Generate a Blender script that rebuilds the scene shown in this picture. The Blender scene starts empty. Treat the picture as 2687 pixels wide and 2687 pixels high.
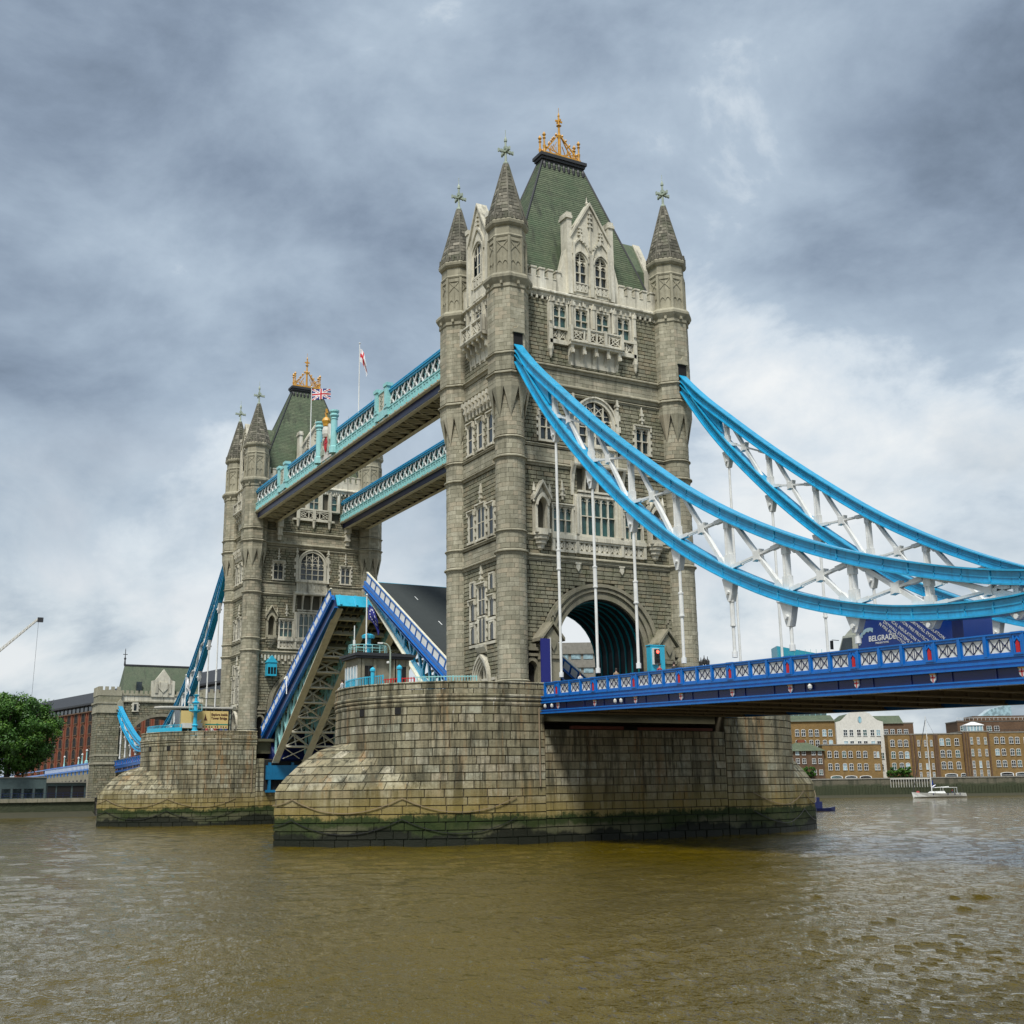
import bpy, math, random
import numpy as np
from mathutils import Vector, Matrix, noise as mnoise
random.seed(7)
PI = math.pi
S = bpy.context.scene
COL = S.collection
# ------------------------------------------------------------------ camera
CAM = np.array([96.9245, -59.9344, 4.2637])
YAW, PIT, ROL, FPX = 2.6376, 0.2328, -0.0146, 3075.0
cf = np.array([math.cos(YAW)*math.cos(PIT), math.sin(YAW)*math.cos(PIT), math.sin(PIT)])
cr = np.array([math.sin(YAW), -math.cos(YAW), 0.0]); cu = np.cross(cr, cf)
cr = cr*math.cos(ROL) + cu*math.sin(ROL); cu = np.cross(cr, cf)
camd = bpy.data.cameras.new('camera'); camo = bpy.data.objects.new('camera', camd); COL.objects.link(camo)
camo.matrix_world = Matrix(((cr[0], cu[0], -cf[0], CAM[0]), (cr[1], cu[1], -cf[1], CAM[1]), (cr[2], cu[2], -cf[2], CAM[2]), (0, 0, 0, 1)))
camd.sensor_width = 36; camd.lens = FPX/2687*36; camd.clip_start = 0.5; camd.clip_end = 9000
S.camera = camo
# ------------------------------------------------------------------ view
S.view_settings.view_transform = 'Standard'; S.view_settings.look = 'None'
S.view_settings.exposure = 0.16; S.view_settings.gamma = 1.0; S.view_settings.use_curve_mapping = False
S.cycles.max_bounces = 6; S.cycles.diffuse_bounces = 3; S.cycles.glossy_bounces = 3
# ------------------------------------------------------------------ world: overcast sky
SUN_EL, SUN_AZ = math.radians(57), math.radians(-42)      # azimuth of the sun in the xy plane
W = bpy.data.worlds.new('World'); S.world = W; W.use_nodes = True
nt = W.node_tree; nt.nodes.clear()
def wn(t, **k):
    n = nt.nodes.new(t)
    for a, b in k.items(): setattr(n, a, b)
    return n
def wl(a, b): nt.links.new(a, b)
def wmath(op, a, b=None, c=None):
    n = wn('ShaderNodeMath', operation=op)
    for i, v in enumerate((a, b, c)):
        if v is None: continue
        if isinstance(v, (int, float)): n.inputs[i].default_value = v
        else: wl(v, n.inputs[i])
    return n.outputs[0]
def wramp(fac, stops, interp='LINEAR'):
    n = wn('ShaderNodeValToRGB'); n.color_ramp.interpolation = interp
    e = n.color_ramp.elements
    while len(e) > 1: e.remove(e[-1])
    e[0].position = stops[0][0]; e[0].color = (*stops[0][1], 1)
    for p, c in stops[1:]:
        x = e.new(p); x.color = (*c, 1)
    wl(fac, n.inputs[0]); return n.outputs[0]
def wmix(f, a, b, bt='MIX'):
    n = wn('ShaderNodeMix', data_type='RGBA', blend_type=bt)
    for i, v in ((0, f), (6, a), (7, b)):
        if isinstance(v, (int, float)): n.inputs[i].default_value = v
        elif isinstance(v, tuple): n.inputs[i].default_value = (*v, 1)
        else: wl(v, n.inputs[i])
    return n.outputs[2]
tc = wn('ShaderNodeTexCoord'); sp = wn('ShaderNodeSeparateXYZ'); wl(tc.outputs['Generated'], sp.inputs[0])
zz = wmath('MAXIMUM', sp.outputs[2], 0.0)
den = wmath('ADD', zz, 0.42)
cb = wn('ShaderNodeCombineXYZ'); wl(wmath('DIVIDE', sp.outputs[0], den), cb.inputs[0]); wl(wmath('DIVIDE', sp.outputs[1], den), cb.inputs[1]); cb.inputs[2].default_value = 3.7
def wnoise(scale, detail, rough, dist, off=(0, 0, 0), vec=None):
    mp = wn('ShaderNodeMapping'); mp.inputs['Location'].default_value = off; wl(vec or cb.outputs[0], mp.inputs[0])
    if vec: mp.inputs['Scale'].default_value = (1, 1, 1.7)
    n = wn('ShaderNodeTexNoise'); n.inputs['Scale'].default_value = scale; n.inputs['Detail'].default_value = detail
    n.inputs['Roughness'].default_value = rough; n.inputs['Distortion'].default_value = dist
    wl(mp.outputs[0], n.inputs['Vector']); return n.outputs[0]
n1 = wnoise(1.35, 10, 0.56, 0.25, (2.2, 0.7, 0)); n2 = wnoise(4.6, 12, 0.60, 0.25, (5, 1, 0), tc.outputs['Generated']); n4 = wnoise(2.1, 4, 0.5, 0.3, (1, 7, 2), tc.outputs['Generated'])
nn = wmath('ADD', wmath('ADD', wmath('MULTIPLY', n1, 0.16), wmath('MULTIPLY', n2, 0.52)), wmath('MULTIPLY', n4, 0.32))
# large soft openings in the cloud deck (they stay where they are in the sky)
def wspot(d, w):
    d = Vector(d).normalized()
    dp = wn('ShaderNodeVectorMath', operation='DOT_PRODUCT'); wl(tc.outputs['Generated'], dp.inputs[0]); dp.inputs[1].default_value = d
    return wmath('POWER', wmath('MAXIMUM', dp.outputs['Value'], 0.0), w)
SKYSPOTS = []
def pixdir(u, v):
    d = cf*FPX + cr*(u-1343.5) + cu*(1343.5-v); return d/np.linalg.norm(d)
bias = None
for (u, v, w, a) in ((2330, 900, 60, .13), (600, 560, 30, .055), (1750, 1000, 18, .015), (2020, 230, 260, .11), (300, 1300, 60, .05), (100, 900, 30, .04), (-50, -50, 14, -.19), (1200, -300, 14, -.035), (2750, 0, 40, -.18), (250, 1050, 50, -.05), (2190, 700, 300, -.09), (1250, 250, 40, -.02), (2500, 480, 120, -.06)):
    t = wmath('MULTIPLY', wspot(pixdir(u, v), w), a)
    bias = t if bias is None else wmath('ADD', bias, t)
nn = wmath('ADD', wmath('ADD', nn, bias), 0.038)
cloud = wramp(nn, [(0.27, (1.3, 1.7, 2.3)), (0.39, (2.7, 3.4, 4.4)), (0.48, (3.9, 4.8, 5.9)), (0.55, (4.9, 5.9, 7.0)), (0.60, (7.4, 8.2, 8.9)), (0.68, (9.8, 10.0, 10.0))])
hz = wramp(wmath('MULTIPLY', zz, 3.1), [(0.0, (1, 1, 1)), (0.40, (.90, .90, .90)), (0.66, (.36, .36, .36)), (1.0, (0, 0, 0))], 'EASE')
n3 = wnoise(5.5, 10, 0.58, 0.3, (9, 4, 0), tc.outputs['Generated'])
for (u, v, w, a) in ((250, 1590, 2600, -.12), (330, 1650, 3200, -.09), (60, 1590, 2600, -.12), (230, 1700, 1500, -.08), (2550, 1120, 900, -.08), (2000, 1350, 500, -.05)):
    n3 = wmath('ADD', n3, wmath('MULTIPLY', wspot(pixdir(u, v), w), a))
low = wramp(n3, [(0.33, (2.9, 3.7, 4.5)), (0.41, (5.2, 6.0, 6.8)), (0.49, (7.3, 8.0, 8.5)), (0.60, (9.0, 9.3, 9.5))])
sky = wn('ShaderNodeTexSky', sky_type='NISHITA', sun_disc=False, sun_elevation=SUN_EL, sun_rotation=PI/2-SUN_AZ, altitude=0)
sky.air_density = 1.4; sky.dust_density = 2.0
c = wmix(hz, cloud, low)
c = wmix(0.90, sky.outputs[0], c)
bg = wn('ShaderNodeBackground'); bg.inputs[1].default_value = 0.087; wl(c, bg.inputs[0])
wo = wn('ShaderNodeOutputWorld'); wl(bg.outputs[0], wo.inputs[0])
# ------------------------------------------------------------------ sun behind thin cloud
sd = bpy.data.lights.new('sun', 'SUN'); sd.energy = 3.7; sd.angle = math.radians(13); sd.color = (1.0, 0.965, 0.90)
so = bpy.data.objects.new('sun', sd); COL.objects.link(so)
sdir = Vector((math.cos(SUN_EL)*math.cos(SUN_AZ), math.cos(SUN_EL)*math.sin(SUN_AZ), math.sin(SUN_EL)))
so.rotation_euler = sdir.to_track_quat('Z', 'Y').to_euler(); so.location = (0, 0, 120)

# ================================================================== materials
def newmat(name):
    m = bpy.data.materials.new(name); m.use_nodes = True; return m, m.node_tree
class NT:
    def __init__(s, name):
        s.m, s.t = newmat(name); s.b = s.t.nodes['Principled BSDF']
    def n(s, t, **k):
        x = s.t.nodes.new(t)
        for a, b in k.items(): setattr(x, a, b)
        return x
    def L(s, a, b): s.t.links.new(a, b)
    def put(s, x, i, v):
        if v is None: return
        if isinstance(v, (int, float)): x.inputs[i].default_value = v
        elif isinstance(v, tuple): x.inputs[i].default_value = (*v, 1) if len(v) == 3 and x.inputs[i].type == 'RGBA' else v
        else: s.L(v, x.inputs[i])
    def math(s, op, a, b=None, c=None):
        x = s.n('ShaderNodeMath', operation=op); s.put(x, 0, a); s.put(x, 1, b); s.put(x, 2, c); return x.outputs[0]
    def mix(s, f, a, b, bt='MIX'):
        x = s.n('ShaderNodeMix', data_type='RGBA', blend_type=bt); s.put(x, 0, f); s.put(x, 6, a); s.put(x, 7, b); return x.outputs[2]
    def noise(s, sc, det=4, ro=.55, vec=None, dist=0):
        x = s.n('ShaderNodeTexNoise'); x.inputs['Scale'].default_value = sc; x.inputs['Detail'].default_value = det
        x.inputs['Roughness'].default_value = ro; x.inputs['Distortion'].default_value = dist
        s.L(vec if vec is not None else s.pos(), x.inputs['Vector']); return x.outputs[0]
    def pos(s):
        if not hasattr(s, '_p'): s._p = s.n('ShaderNodeNewGeometry').outputs['Position']
        return s._p
    def scaled(s, sx, sy, sz):
        x = s.n('ShaderNodeVectorMath', operation='MULTIPLY'); s.L(s.pos(), x.inputs[0]); x.inputs[1].default_value = (sx, sy, sz); return x.outputs[0]
    def ramp(s, f, stops, interp='LINEAR'):
        x = s.n('ShaderNodeValToRGB'); x.color_ramp.interpolation = interp; e = x.color_ramp.elements
        while len(e) > 1: e.remove(e[-1])
        e[0].position = stops[0][0]; e[0].color = (*stops[0][1], 1)
        for p, c in stops[1:]: e.new(p).color = (*c, 1)
        s.L(f, x.inputs[0]); return x.outputs[0]
    def mr(s, v, a, b, c=0.0, d=1.0):
        x = s.n('ShaderNodeMapRange'); s.put(x, 0, v); x.inputs[1].default_value = a; x.inputs[2].default_value = b; x.inputs[3].default_value = c; x.inputs[4].default_value = d; return x.outputs[0]
    def tint(s):
        return s.n('ShaderNodeAttribute', attribute_name='tint').outputs['Fac']
    def z(s):
        x = s.n('ShaderNodeSeparateXYZ'); s.L(s.pos(), x.inputs[0]); return x.outputs[2]
    def bump(s, h, st=.4, d=.02):
        x = s.n('ShaderNodeBump'); x.inputs['Strength'].default_value = st; x.inputs['Distance'].default_value = d; s.L(h, x.inputs['Height']); s.L(x.outputs[0], s.b.inputs['Normal'])
    def fin(s, col, rough=.6, metal=0., spec=None):
        s.put(s.b, 'Base Color', col); s.put(s.b, 'Roughness', rough); s.put(s.b, 'Metallic', metal)
        if spec is not None: s.b.inputs['Specular IOR Level'].default_value = spec
        return s.m
MAT = {}
def stone(name, base, dark, pale, var=.35, bumps=.5, streak=.35, moss=None, bscale=9, warm=None):
    t = NT(name); tn = t.tint()
    c = t.mix(tn, dark, pale); c = t.mix(.35, c, base)
    g = t.noise(3.1, 6, .65); g2 = t.noise(.55, 4, .6)
    c = t.mix(t.mr(g, .35, .68, 0, var), c, tuple(x*.45 for x in base), 'MIX')
    c = t.mix(t.mr(g2, .40, .66, 0, var*.9), c, tuple(x*.62 for x in dark))
    g3 = t.noise(.13, 4, .55); c = t.mix(t.mr(g3, .42, .62, 0, .38), c, tuple(x*.55 for x in dark))
    if warm:
        w = t.n('ShaderNodeMath', operation='FRACT'); t.L(t.math('MULTIPLY', tn, 7.31), w.inputs[0])
        c = t.mix(t.math('MULTIPLY', t.mr(w.outputs[0], .62, .95, 0, 1), .6), c, warm)
    if streak:
        s_ = t.noise(1.0, 5, .6, t.scaled(1.9, 1.9, .13)); c = t.mix(t.mr(s_, .52, .70, 0, streak), c, tuple(x*.28 for x in dark))
        s2 = t.noise(1.0, 5, .6, t.scaled(1.3, 1.3, .09)); c = t.mix(t.mr(s2, .57, .72, 0, streak*.5), c, tuple(min(1, x*1.35) for x in pale))
    if moss:
        m_ = t.noise(.9, 5, .7); c = t.mix(t.mr(m_, .50, .68, 0, .6), c, moss)
    t.bump(t.noise(bscale, 6, .7), bumps, .05)
    MAT[name] = t.fin(c, .88); return MAT[name]
stone('granite', (.30, .275, .195), (.20, .19, .14), (.40, .375, .28), moss=(.12, .125, .065), warm=(.30, .235, .15))
stone('rock_faced', (.30, .292, .21), (.20, .195, .13), (.46, .43, .31), var=.55, bumps=1.0, moss=(.11, .12, .06), warm=(.27, .22, .14), bscale=6)
stone('pale_stone', (.72, .68, .55), (.58, .55, .43), (.82, .79, .68), var=.42, streak=.85, bscale=12)
stone('turret_stone', (.40, .38, .275), (.27, .255, .18), (.56, .53, .41), var=.45, streak=.45, warm=(.42, .36, .26))
stone('mortar', (.10, .093, .066), (.085, .08, .058), (.115, .108, .078), var=.2, streak=0)
stone('spire_stone', (.17, .16, .12), (.05, .05, .038), (.55, .51, .41), var=.35, streak=.3, moss=(.07, .085, .045))
# pier granite: tide line, weed and rust are stains with a shape of their own
t = NT('pier_stone'); tn = t.tint(); zc = t.z()
c = t.ramp(tn, [(0, (.21, .195, .125)), (.25, (.33, .305, .20)), (.5, (.42, .39, .275)), (.72, (.37, .375, .285)), (.88, (.50, .47, .36)), (1, (.36, .30, .19))])
c = t.mix(t.mr(t.noise(2.6, 7, .7), .36, .64, 0, .62), c, (.15, .13, .08))
c = t.mix(t.mr(t.noise(.35, 4, .6), .45, .65, 0, .40), c, (.25, .20, .115))
ru = t.noise(1.0, 5, .65, t.scaled(.8, .8, .12)); c = t.mix(t.mr(ru, .54, .70, 0, .7), c, (.26, .135, .045))
dk = t.noise(1.0, 6, .7, t.scaled(1.7, 1.7, .16)); c = t.mix(t.mr(dk, .50, .62, 0, .85), c, (.045, .045, .030)); dk2 = t.noise(1.0, 6, .7, t.scaled(.45, .45, .05)); c = t.mix(t.mr(dk2, .49, .62, 0, .72), c, (.05, .05, .032))
wh = t.noise(1.0, 6, .7, t.scaled(2.3, 2.3, .22)); c = t.mix(t.mr(wh, .655, .70, 0, .7), c, (.62, .60, .52))
wob = t.math('MULTIPLY_ADD', t.noise(.22, 5, .65), 2.4, -1.2)
zt = t.math('ADD', zc, wob)
c = t.mix(t.mr(zt, 5.2, 2.7, 0, .75), c, (.25, .19, .05))
c = t.mix(t.mr(t.math('ADD', zt, t.math('MULTIPLY_ADD', t.noise(3.0, 5, .8), 1.4, -.7)), 2.55, 2.2, 0, .93), c, t.mix(t.mr(t.noise(1.4, 5, .7), .4, .65), (.005, .024, .004), (.020, .040, .008)))
c = t.mix(t.math('MULTIPLY', t.mr(t.math('ADD', zt, t.math('MULTIPLY_ADD', t.noise(2.0, 5, .8), .8, -.4)), 1.75, 1.45, 0, 1), t.mr(t.noise(.09, 3, .5), .42, .56, 0, .8)), c, t.mix(t.noise(1.2, 5, .7), (.05, .055, .03), (.17, .155, .095)))
c = t.mix(t.mr(t.math('ADD', zc, t.math('MULTIPLY_ADD', t.noise(.16, 5, .7), 4.4, -2.2)), 1.15, .85, 0, .94), c, (.008, .010, .005))
t.bump(t.noise(7, 6, .7), .8, .06)
MAT['pier_stone'] = t.fin(c, t.mr(zc, 1.2, .5, .9, .6), 0, .3)
t = NT('pier_joint'); zc = t.z()
c = t.mix(t.mr(zc, 2.9, 2.1), (.085, .072, .045), (.012, .020, .008)); MAT['pier_joint'] = t.fin(c, .9)
# slate
t = NT('slate_roof'); zc = t.z()
row = t.math('FRACT', t.math('MULTIPLY', zc, 3.3))
c = t.mix(t.mr(t.noise(1.0, 5, .6, t.scaled(2.2, 2.2, 10)), .35, .65), (.055, .085, .045), (.165, .195, .115))
c = t.mix(t.mr(t.noise(.5, 5, .65), .40, .66, 0, .7), c, (.040, .092, .040))
c = t.mix(t.mr(t.noise(1.0, 5, .6, t.scaled(1.2, 1.2, .12)), .54, .68, 0, .8), c, (.020, .024, .018))
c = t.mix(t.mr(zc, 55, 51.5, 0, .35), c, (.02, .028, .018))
c = t.mix(t.math('MULTIPLY', t.tint(), .45), c, (.04, .05, .03)); c = t.mix(t.mr(t.noise(7, 3, .6, t.scaled(1, 1, 2)), .4, .7, 0, .5), c, (.16, .19, .12)); t.bump(t.noise(9, 4), .4, .03); MAT['slate_roof'] = t.fin(c, .7)
def paint(name, col, rough=.38, dirt=.3, dcol=None, spec=.5):
    t = NT(name); c = t.mix(t.mr(t.noise(1.3, 6, .7), .42, .72, 0, dirt), col, dcol or tuple(x*.4 for x in col))
    s_ = t.noise(1.0, 5, .6, t.scaled(3, 3, .3)); c = t.mix(t.mr(s_, .58, .72, 0, dirt*.8), c, tuple(x*.35 for x in col))
    t.bump(t.noise(14, 3, .6), .12, .01)
    MAT[name] = t.fin(c, rough, 0, spec); return MAT[name]
paint('sky_blue_paint', (.020, .36, .62), .24, .55, (.008, .13, .26)); paint('royal_blue_paint', (.002, .14, .50), .28, .4)
paint('navy_paint', (.005, .012, .075), .35, .3); paint('white_paint', (.74, .75, .73), .4, .38, (.40, .39, .34))
paint('teal_paint', (.30, .60, .60), .4, .3, (.12, .30, .30)); paint('deep_teal_paint', (.02, .26, .36), .35, .3)
paint('cyan_paint', (.03, .42, .62), .35, .3); paint('shaded_chamber_blue', (.005, .14, .30), .4, .4); paint('cream_girder_paint', (.74, .71, .56), .5, .35, (.24, .22, .15))  # chamber blue is the cyan darkened, painting in the chamber's shade
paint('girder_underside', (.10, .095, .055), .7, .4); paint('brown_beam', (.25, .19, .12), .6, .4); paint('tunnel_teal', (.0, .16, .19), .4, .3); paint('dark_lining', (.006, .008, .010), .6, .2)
paint('red_paint', (.50, .012, .015), .4, .2); paint('black_paint', (.012, .012, .014), .4, .2)
paint('gold_leaf', (.60, .31, .035), .42, .55, (.16, .07, .012)); paint('lead', (.028, .030, .034), .6, .4)
paint('copper_green', (.36, .42, .34), .6, .5, (.10, .13, .09)); paint('lit_leaf_soffit', (.26, .245, .155), .6, .4); paint('brace_cream', (.74, .72, .60), .5, .15); paint('asphalt', (.030, .038, .038), .85, .3)  # leaf soffit: girder underside colour lightened to carry light bounced off the water
paint('dark_slot', (.006, .006, .006), .9, 0); paint('rust_red', (.16, .045, .03), .8, .4)
paint('concrete', (.24, .23, .20), .85, .5); paint('grey_green_cladding', (.065, .10, .10), .6, .4)
paint('render_white', (.62, .61, .56), .8, .3); paint('frame_white', (.70, .71, .70), .5, .15)
paint('banner_yellow', (.66, .50, .20), .6, .1); paint('banner_brown', (.09, .035, .015), .6, 0); paint('banner_green', (.02, .22, .16), .6, 0)
paint('van_blue', (.002, .028, .19), .22, .15); paint('van_cream', (.45, .47, .40), .4, .2); paint('tyre_black', (.015, .015, .015), .85, 0)
paint('flag_blue', (.010, .015, .16), .7, 0); paint('flag_red', (.50, .010, .02), .7, 0); paint('flag_white', (.75, .75, .76), .7, 0)
paint('skin', (.45, .27, .20), .6, .1); paint('hair_dark', (.03, .02, .015), .7, 0)
for i, cc in enumerate([(.35, .06, .06), (.05, .07, .18), (.55, .55, .55), (.05, .05, .05), (.12, .20, .13), (.30, .22, .14)]): paint('cloth_%d' % i, cc, .85, .1)
def glassm(name, col, rough=.12):
    t = NT(name); MAT[name] = t.fin(t.mix(t.mr(t.noise(.9, 3), .4, .6), col, tuple(x*1.9+.01 for x in col)), rough, 0, .8); return MAT[name]
glassm('window_glass', (.006, .012, .014)); glassm('leaded_glass', (.016, .050, .046), .2); glassm('bright_glass', (.16, .24, .27), .1)
def brick(name, a, b, mort, bw=.23, bh=.075):
    t = NT(name)
    x = t.n('ShaderNodeTexBrick'); x.inputs['Scale'].default_value = 1; x.inputs['Brick Width'].default_value = bw*3; x.inputs['Row Height'].default_value = bh*3
    x.inputs['Mortar Size'].default_value = .02; x.inputs['Color1'].default_value = (*a, 1); x.inputs['Color2'].default_value = (*b, 1); x.inputs['Mortar'].default_value = (*mort, 1)
    sx = t.n('ShaderNodeSeparateXYZ'); t.L(t.pos(), sx.inputs[0]); cx = t.n('ShaderNodeCombineXYZ')
    t.L(t.math('ADD', sx.outputs[0], sx.outputs[1]), cx.inputs[0]); t.L(sx.outputs[2], cx.inputs[1]); t.L(cx.outputs[0], x.inputs['Vector'])
    c = t.mix(t.mr(t.noise(.35, 5, .6), .4, .65, 0, .45), x.outputs['Color'], tuple(v*.5 for v in a))
    s_ = t.noise(1.0, 5, .6, t.scaled(.7, .7, .08)); c = t.mix(t.mr(s_, .55, .7, 0, .4), c, tuple(v*.4 for v in a))
    MAT[name] = t.fin(c, .9); return MAT[name]
brick('ochre_brick', (.27, .165, .050), (.19, .115, .036), (.16, .12, .07)); brick('red_brick', (.25, .062, .024), (.18, .045, .02), (.15, .07, .045))
brick('brown_brick', (.14, .075, .035), (.10, .055, .03), (.1, .08, .06))
t = NT('quay_wall'); zc = t.z()
c = t.mix(t.noise(.5, 5, .7), (.07, .065, .045), (.16, .145, .10)); s_ = t.noise(1.0, 5, .6, t.scaled(.6, .6, .06)); c = t.mix(t.mr(s_, .48, .62, 0, .7), c, (.03, .035, .02))
c = t.mix(t.mr(t.math('ADD', zc, t.math('MULTIPLY_ADD', t.noise(.3, 4, .7), 2.0, -1.0)), 4.6, 3.9, 0, .9), c, t.mix(t.noise(.7, 5, .8), (.012, .028, .010), (.055, .06, .025)))
c = t.mix(t.mr(zc, 1.0, .5, 0, .9), c, (.014, .013, .008)); t.bump(t.noise(2, 5, .7), .9, .2); MAT['quay_wall'] = t.fin(c, .85)
t = NT('foreshore'); MAT['foreshore'] = t.fin(t.mix(t.noise(.8, 6, .7), (.020, .022, .012), (.060, .055, .028)), .8)
t = NT('leaf'); c = t.ramp(t.tint(), [(0, (.008, .036, .002)), (.5, (.028, .095, .004)), (1, (.085, .19, .010))]); t.b.inputs['Subsurface Weight'].default_value = 0; MAT['leaf'] = t.fin(c, .6)
t = NT('bark'); MAT['bark'] = t.fin(t.mix(t.noise(4, 5), (.03, .024, .016), (.07, .055, .04)), .9)
# water: brown silt-laden river, waves in the mesh, ripples in the bump
t = NT('river_water')
c = t.mix(t.mr(t.noise(.03, 4, .6), .4, .62), (.090, .062, .000), (.066, .047, .000))
foam = t.math('MULTIPLY', t.mr(t.noise(1.0, 9, .8, t.scaled(.8, 1.1, 1)), .60, .66, 0, .55), t.mr(t.noise(.05, 3, .5), .56, .64, 0, 1))
c = t.mix(foam, c, (.6, .58, .5))
rn = t.n('ShaderNodeTexNoise', noise_type='RIDGED_MULTIFRACTAL'); rn.inputs['Scale'].default_value = 1.0; rn.inputs['Detail'].default_value = 2.0; rn.inputs['Roughness'].default_value = .5; rn.inputs['Distortion'].default_value = .3
t.L(t.scaled(1.7, 2.1, 1), rn.inputs['Vector'])
rp = t.math('ADD', t.math('MULTIPLY', rn.outputs[0], .55), t.math('ADD', t.math('MULTIPLY', t.noise(1.0, 3, .6, t.scaled(3.6, 4.2, 1)), .8), t.math('MULTIPLY', t.noise(1.0, 2, .5, t.scaled(11, 13, 1)), .3)))
x = t.n('ShaderNodeBump'); x.inputs['Strength'].default_value = 1.0; x.inputs['Distance'].default_value = .12; t.L(rp, x.inputs['Height']); t.L(x.outputs[0], t.b.inputs['Normal'])
t.b.inputs['IOR'].default_value = 1.5
MAT['river_water'] = t.fin(c, .02, 0, .5)
# ================================================================== mesh builder
class MB:
    def __init__(s): s.v = []; s.f = []; s.t = []; s.m = []; s.mi = 0; s.tv = .5
    def add(s, vs, fs, tint=None):
        o = len(s.v); s.v.extend([tuple(map(float, p)) for p in vs]); tt = s.tv if tint is None else tint
        for f in fs: s.f.append(tuple(i+o for i in f)); s.t.append(tt); s.m.append(s.mi)
        return s
    def hexa(s, P, tint=None, back=True):       # 8 points: 0-3 back loop, 4-7 front loop
        fs = [(4, 5, 6, 7), (0, 1, 5, 4), (1, 2, 6, 5), (2, 3, 7, 6), (3, 0, 4, 7)]
        if back: fs.append((3, 2, 1, 0))
        return s.add(P, fs, tint)
    def box(s, x0, x1, y0, y1, z0, z1, tint=None):
        return s.hexa([(x0, y0, z0), (x1, y0, z0), (x1, y1, z0), (x0, y1, z0), (x0, y0, z1), (x1, y0, z1), (x1, y1, z1), (x0, y1, z1)], tint)
    def fb(s, F, u0, u1, v0, v1, n0, n1, tint=None):
        return s.hexa([F(u0, v0, n0), F(u1, v0, n0), F(u1, v1, n0), F(u0, v1, n0), F(u0, v0, n1), F(u1, v0, n1), F(u1, v1, n1), F(u0, v1, n1)], tint)
    def ext(s, F, pts, n0, n1, tint=None, caps=True):
        k = len(pts); P = [F(u, v, n0) for u, v in pts]+[F(u, v, n1) for u, v in pts]
        fs = [(i, (i+1) % k, (i+1) % k+k, i+k) for i in range(k)]
        if caps: fs += [tuple(range(k-1, -1, -1)), tuple(range(k, 2*k))]
        return s.add(P, fs, tint)
    def strip(s, F, A, B, n0, n1, tint=None):   # slab between two polylines A and B (same length) in the frame
        for i in range(len(A)-1):
            q = [A[i], A[i+1], B[i+1], B[i]]
            s.hexa([F(u, v, n0) for u, v in q]+[F(u, v, n1) for u, v in q], tint)
        return s
    def bar(s, p, q, w, h=None, up=(0, 0, 1), tint=None):
        p = np.array(p, float); q = np.array(q, float); d = q-p; L = np.linalg.norm(d)
        if L < 1e-6: return s
        d /= L; h = w if h is None else h; up = np.array(up, float)
        a = np.cross(d, up)
        if np.linalg.norm(a) < 1e-3: a = np.cross(d, (1, 0, 0)) if abs(d[0]) < .9 else np.cross(d, (0, 1, 0))
        a /= np.linalg.norm(a); b = np.cross(a, d); a = a*w/2; b = b*h/2
        return s.hexa([p-a-b, p+a-b, p+a+b, p-a+b, q-a-b, q+a-b, q+a+b, q-a+b], tint)
    def tube(s, p, q, r, n=6, r2=None, tint=None):
        p = np.array(p, float); q = np.array(q, float); d = q-p; L = np.linalg.norm(d); d /= L
        a = np.cross(d, (0, 0, 1))
        if np.linalg.norm(a) < 1e-3: a = np.array((1., 0, 0))
        a /= np.linalg.norm(a); b = np.cross(d, a); r2 = r if r2 is None else r2
        P = [p+(a*math.cos(2*PI*i/n)+b*math.sin(2*PI*i/n))*r for i in range(n)]+[q+(a*math.cos(2*PI*i/n)+b*math.sin(2*PI*i/n))*r2 for i in range(n)]
        return s.add(P, [(i, (i+1) % n, (i+1) % n+n, i+n) for i in range(n)]+[tuple(range(n-1, -1, -1)), tuple(range(n, 2*n))], tint)
    def poly(s, pts, w, h=None, up=(0, 0, 1), tint=None):
        for a, b in zip(pts, pts[1:]): s.bar(a, b, w, h, up, tint)
        return s
    def lathe(s, c, prof, n=8, rot=0, tint=None, a0=0, a1=2*PI):
        full = abs(a1-a0-2*PI) < 1e-6; m = n if full else n+1; P = []
        for r, z in prof:
            for i in range(m):
                a = rot+a0+(a1-a0)*i/n; P.append((c[0]+r*math.cos(a), c[1]+r*math.sin(a), z+(c[2] if len(c) > 2 else 0)))
        fs = []
        for j in range(len(prof)-1):
            for i in range(n):
                k = (i+1) % m; fs.append((j*m+i, j*m+k, (j+1)*m+k, (j+1)*m+i))
        if full: fs += [tuple(range(m-1, -1, -1)), tuple((len(prof)-1)*m+i for i in range(m))]
        return s.add(P, fs, tint)
    def prof(s, F, u0, u1, pts, tint=None):     # sweep a (n, v) profile along u
        k = len(pts); P = [F(u0, v, n) for n, v in pts]+[F(u1, v, n) for n, v in pts]
        return s.add(P, [(i, (i+1) % k, (i+1) % k+k, i+k) for i in range(k)]+[tuple(range(k-1, -1, -1)), tuple(range(k, 2*k))], tint)
    def mesh(s, name, mats):
        me = bpy.data.meshes.new(name); me.from_pydata(s.v, [], s.f)
        for m in (mats if isinstance(mats, (list, tuple)) else [mats]): me.materials.append(MAT[m])
        if s.mi or any(s.m): me.polygons.foreach_set('material_index', s.m)
        at = me.attributes.new('tint', 'FLOAT', 'FACE'); at.data.foreach_set('value', s.t)
        me.update(); return me
def O(name, me, parent=None, loc=None, mat=None):
    o = bpy.data.objects.new(name, me); COL.objects.link(o)
    if parent is not None: o.parent = parent
    if loc is not None: o.location = loc
    if mat is not None: o.matrix_local = mat
    return o
def P(name, mb, mats, parent=None, **k): return O(name, mb.mesh(name, mats), parent, **k)
def tag(o, label=None, cat=None, group=None, kind=None):
    if label: o['label'] = label
    if cat: o['category'] = cat
    if group: o['group'] = group
    if kind: o['kind'] = kind
    return o
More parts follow.
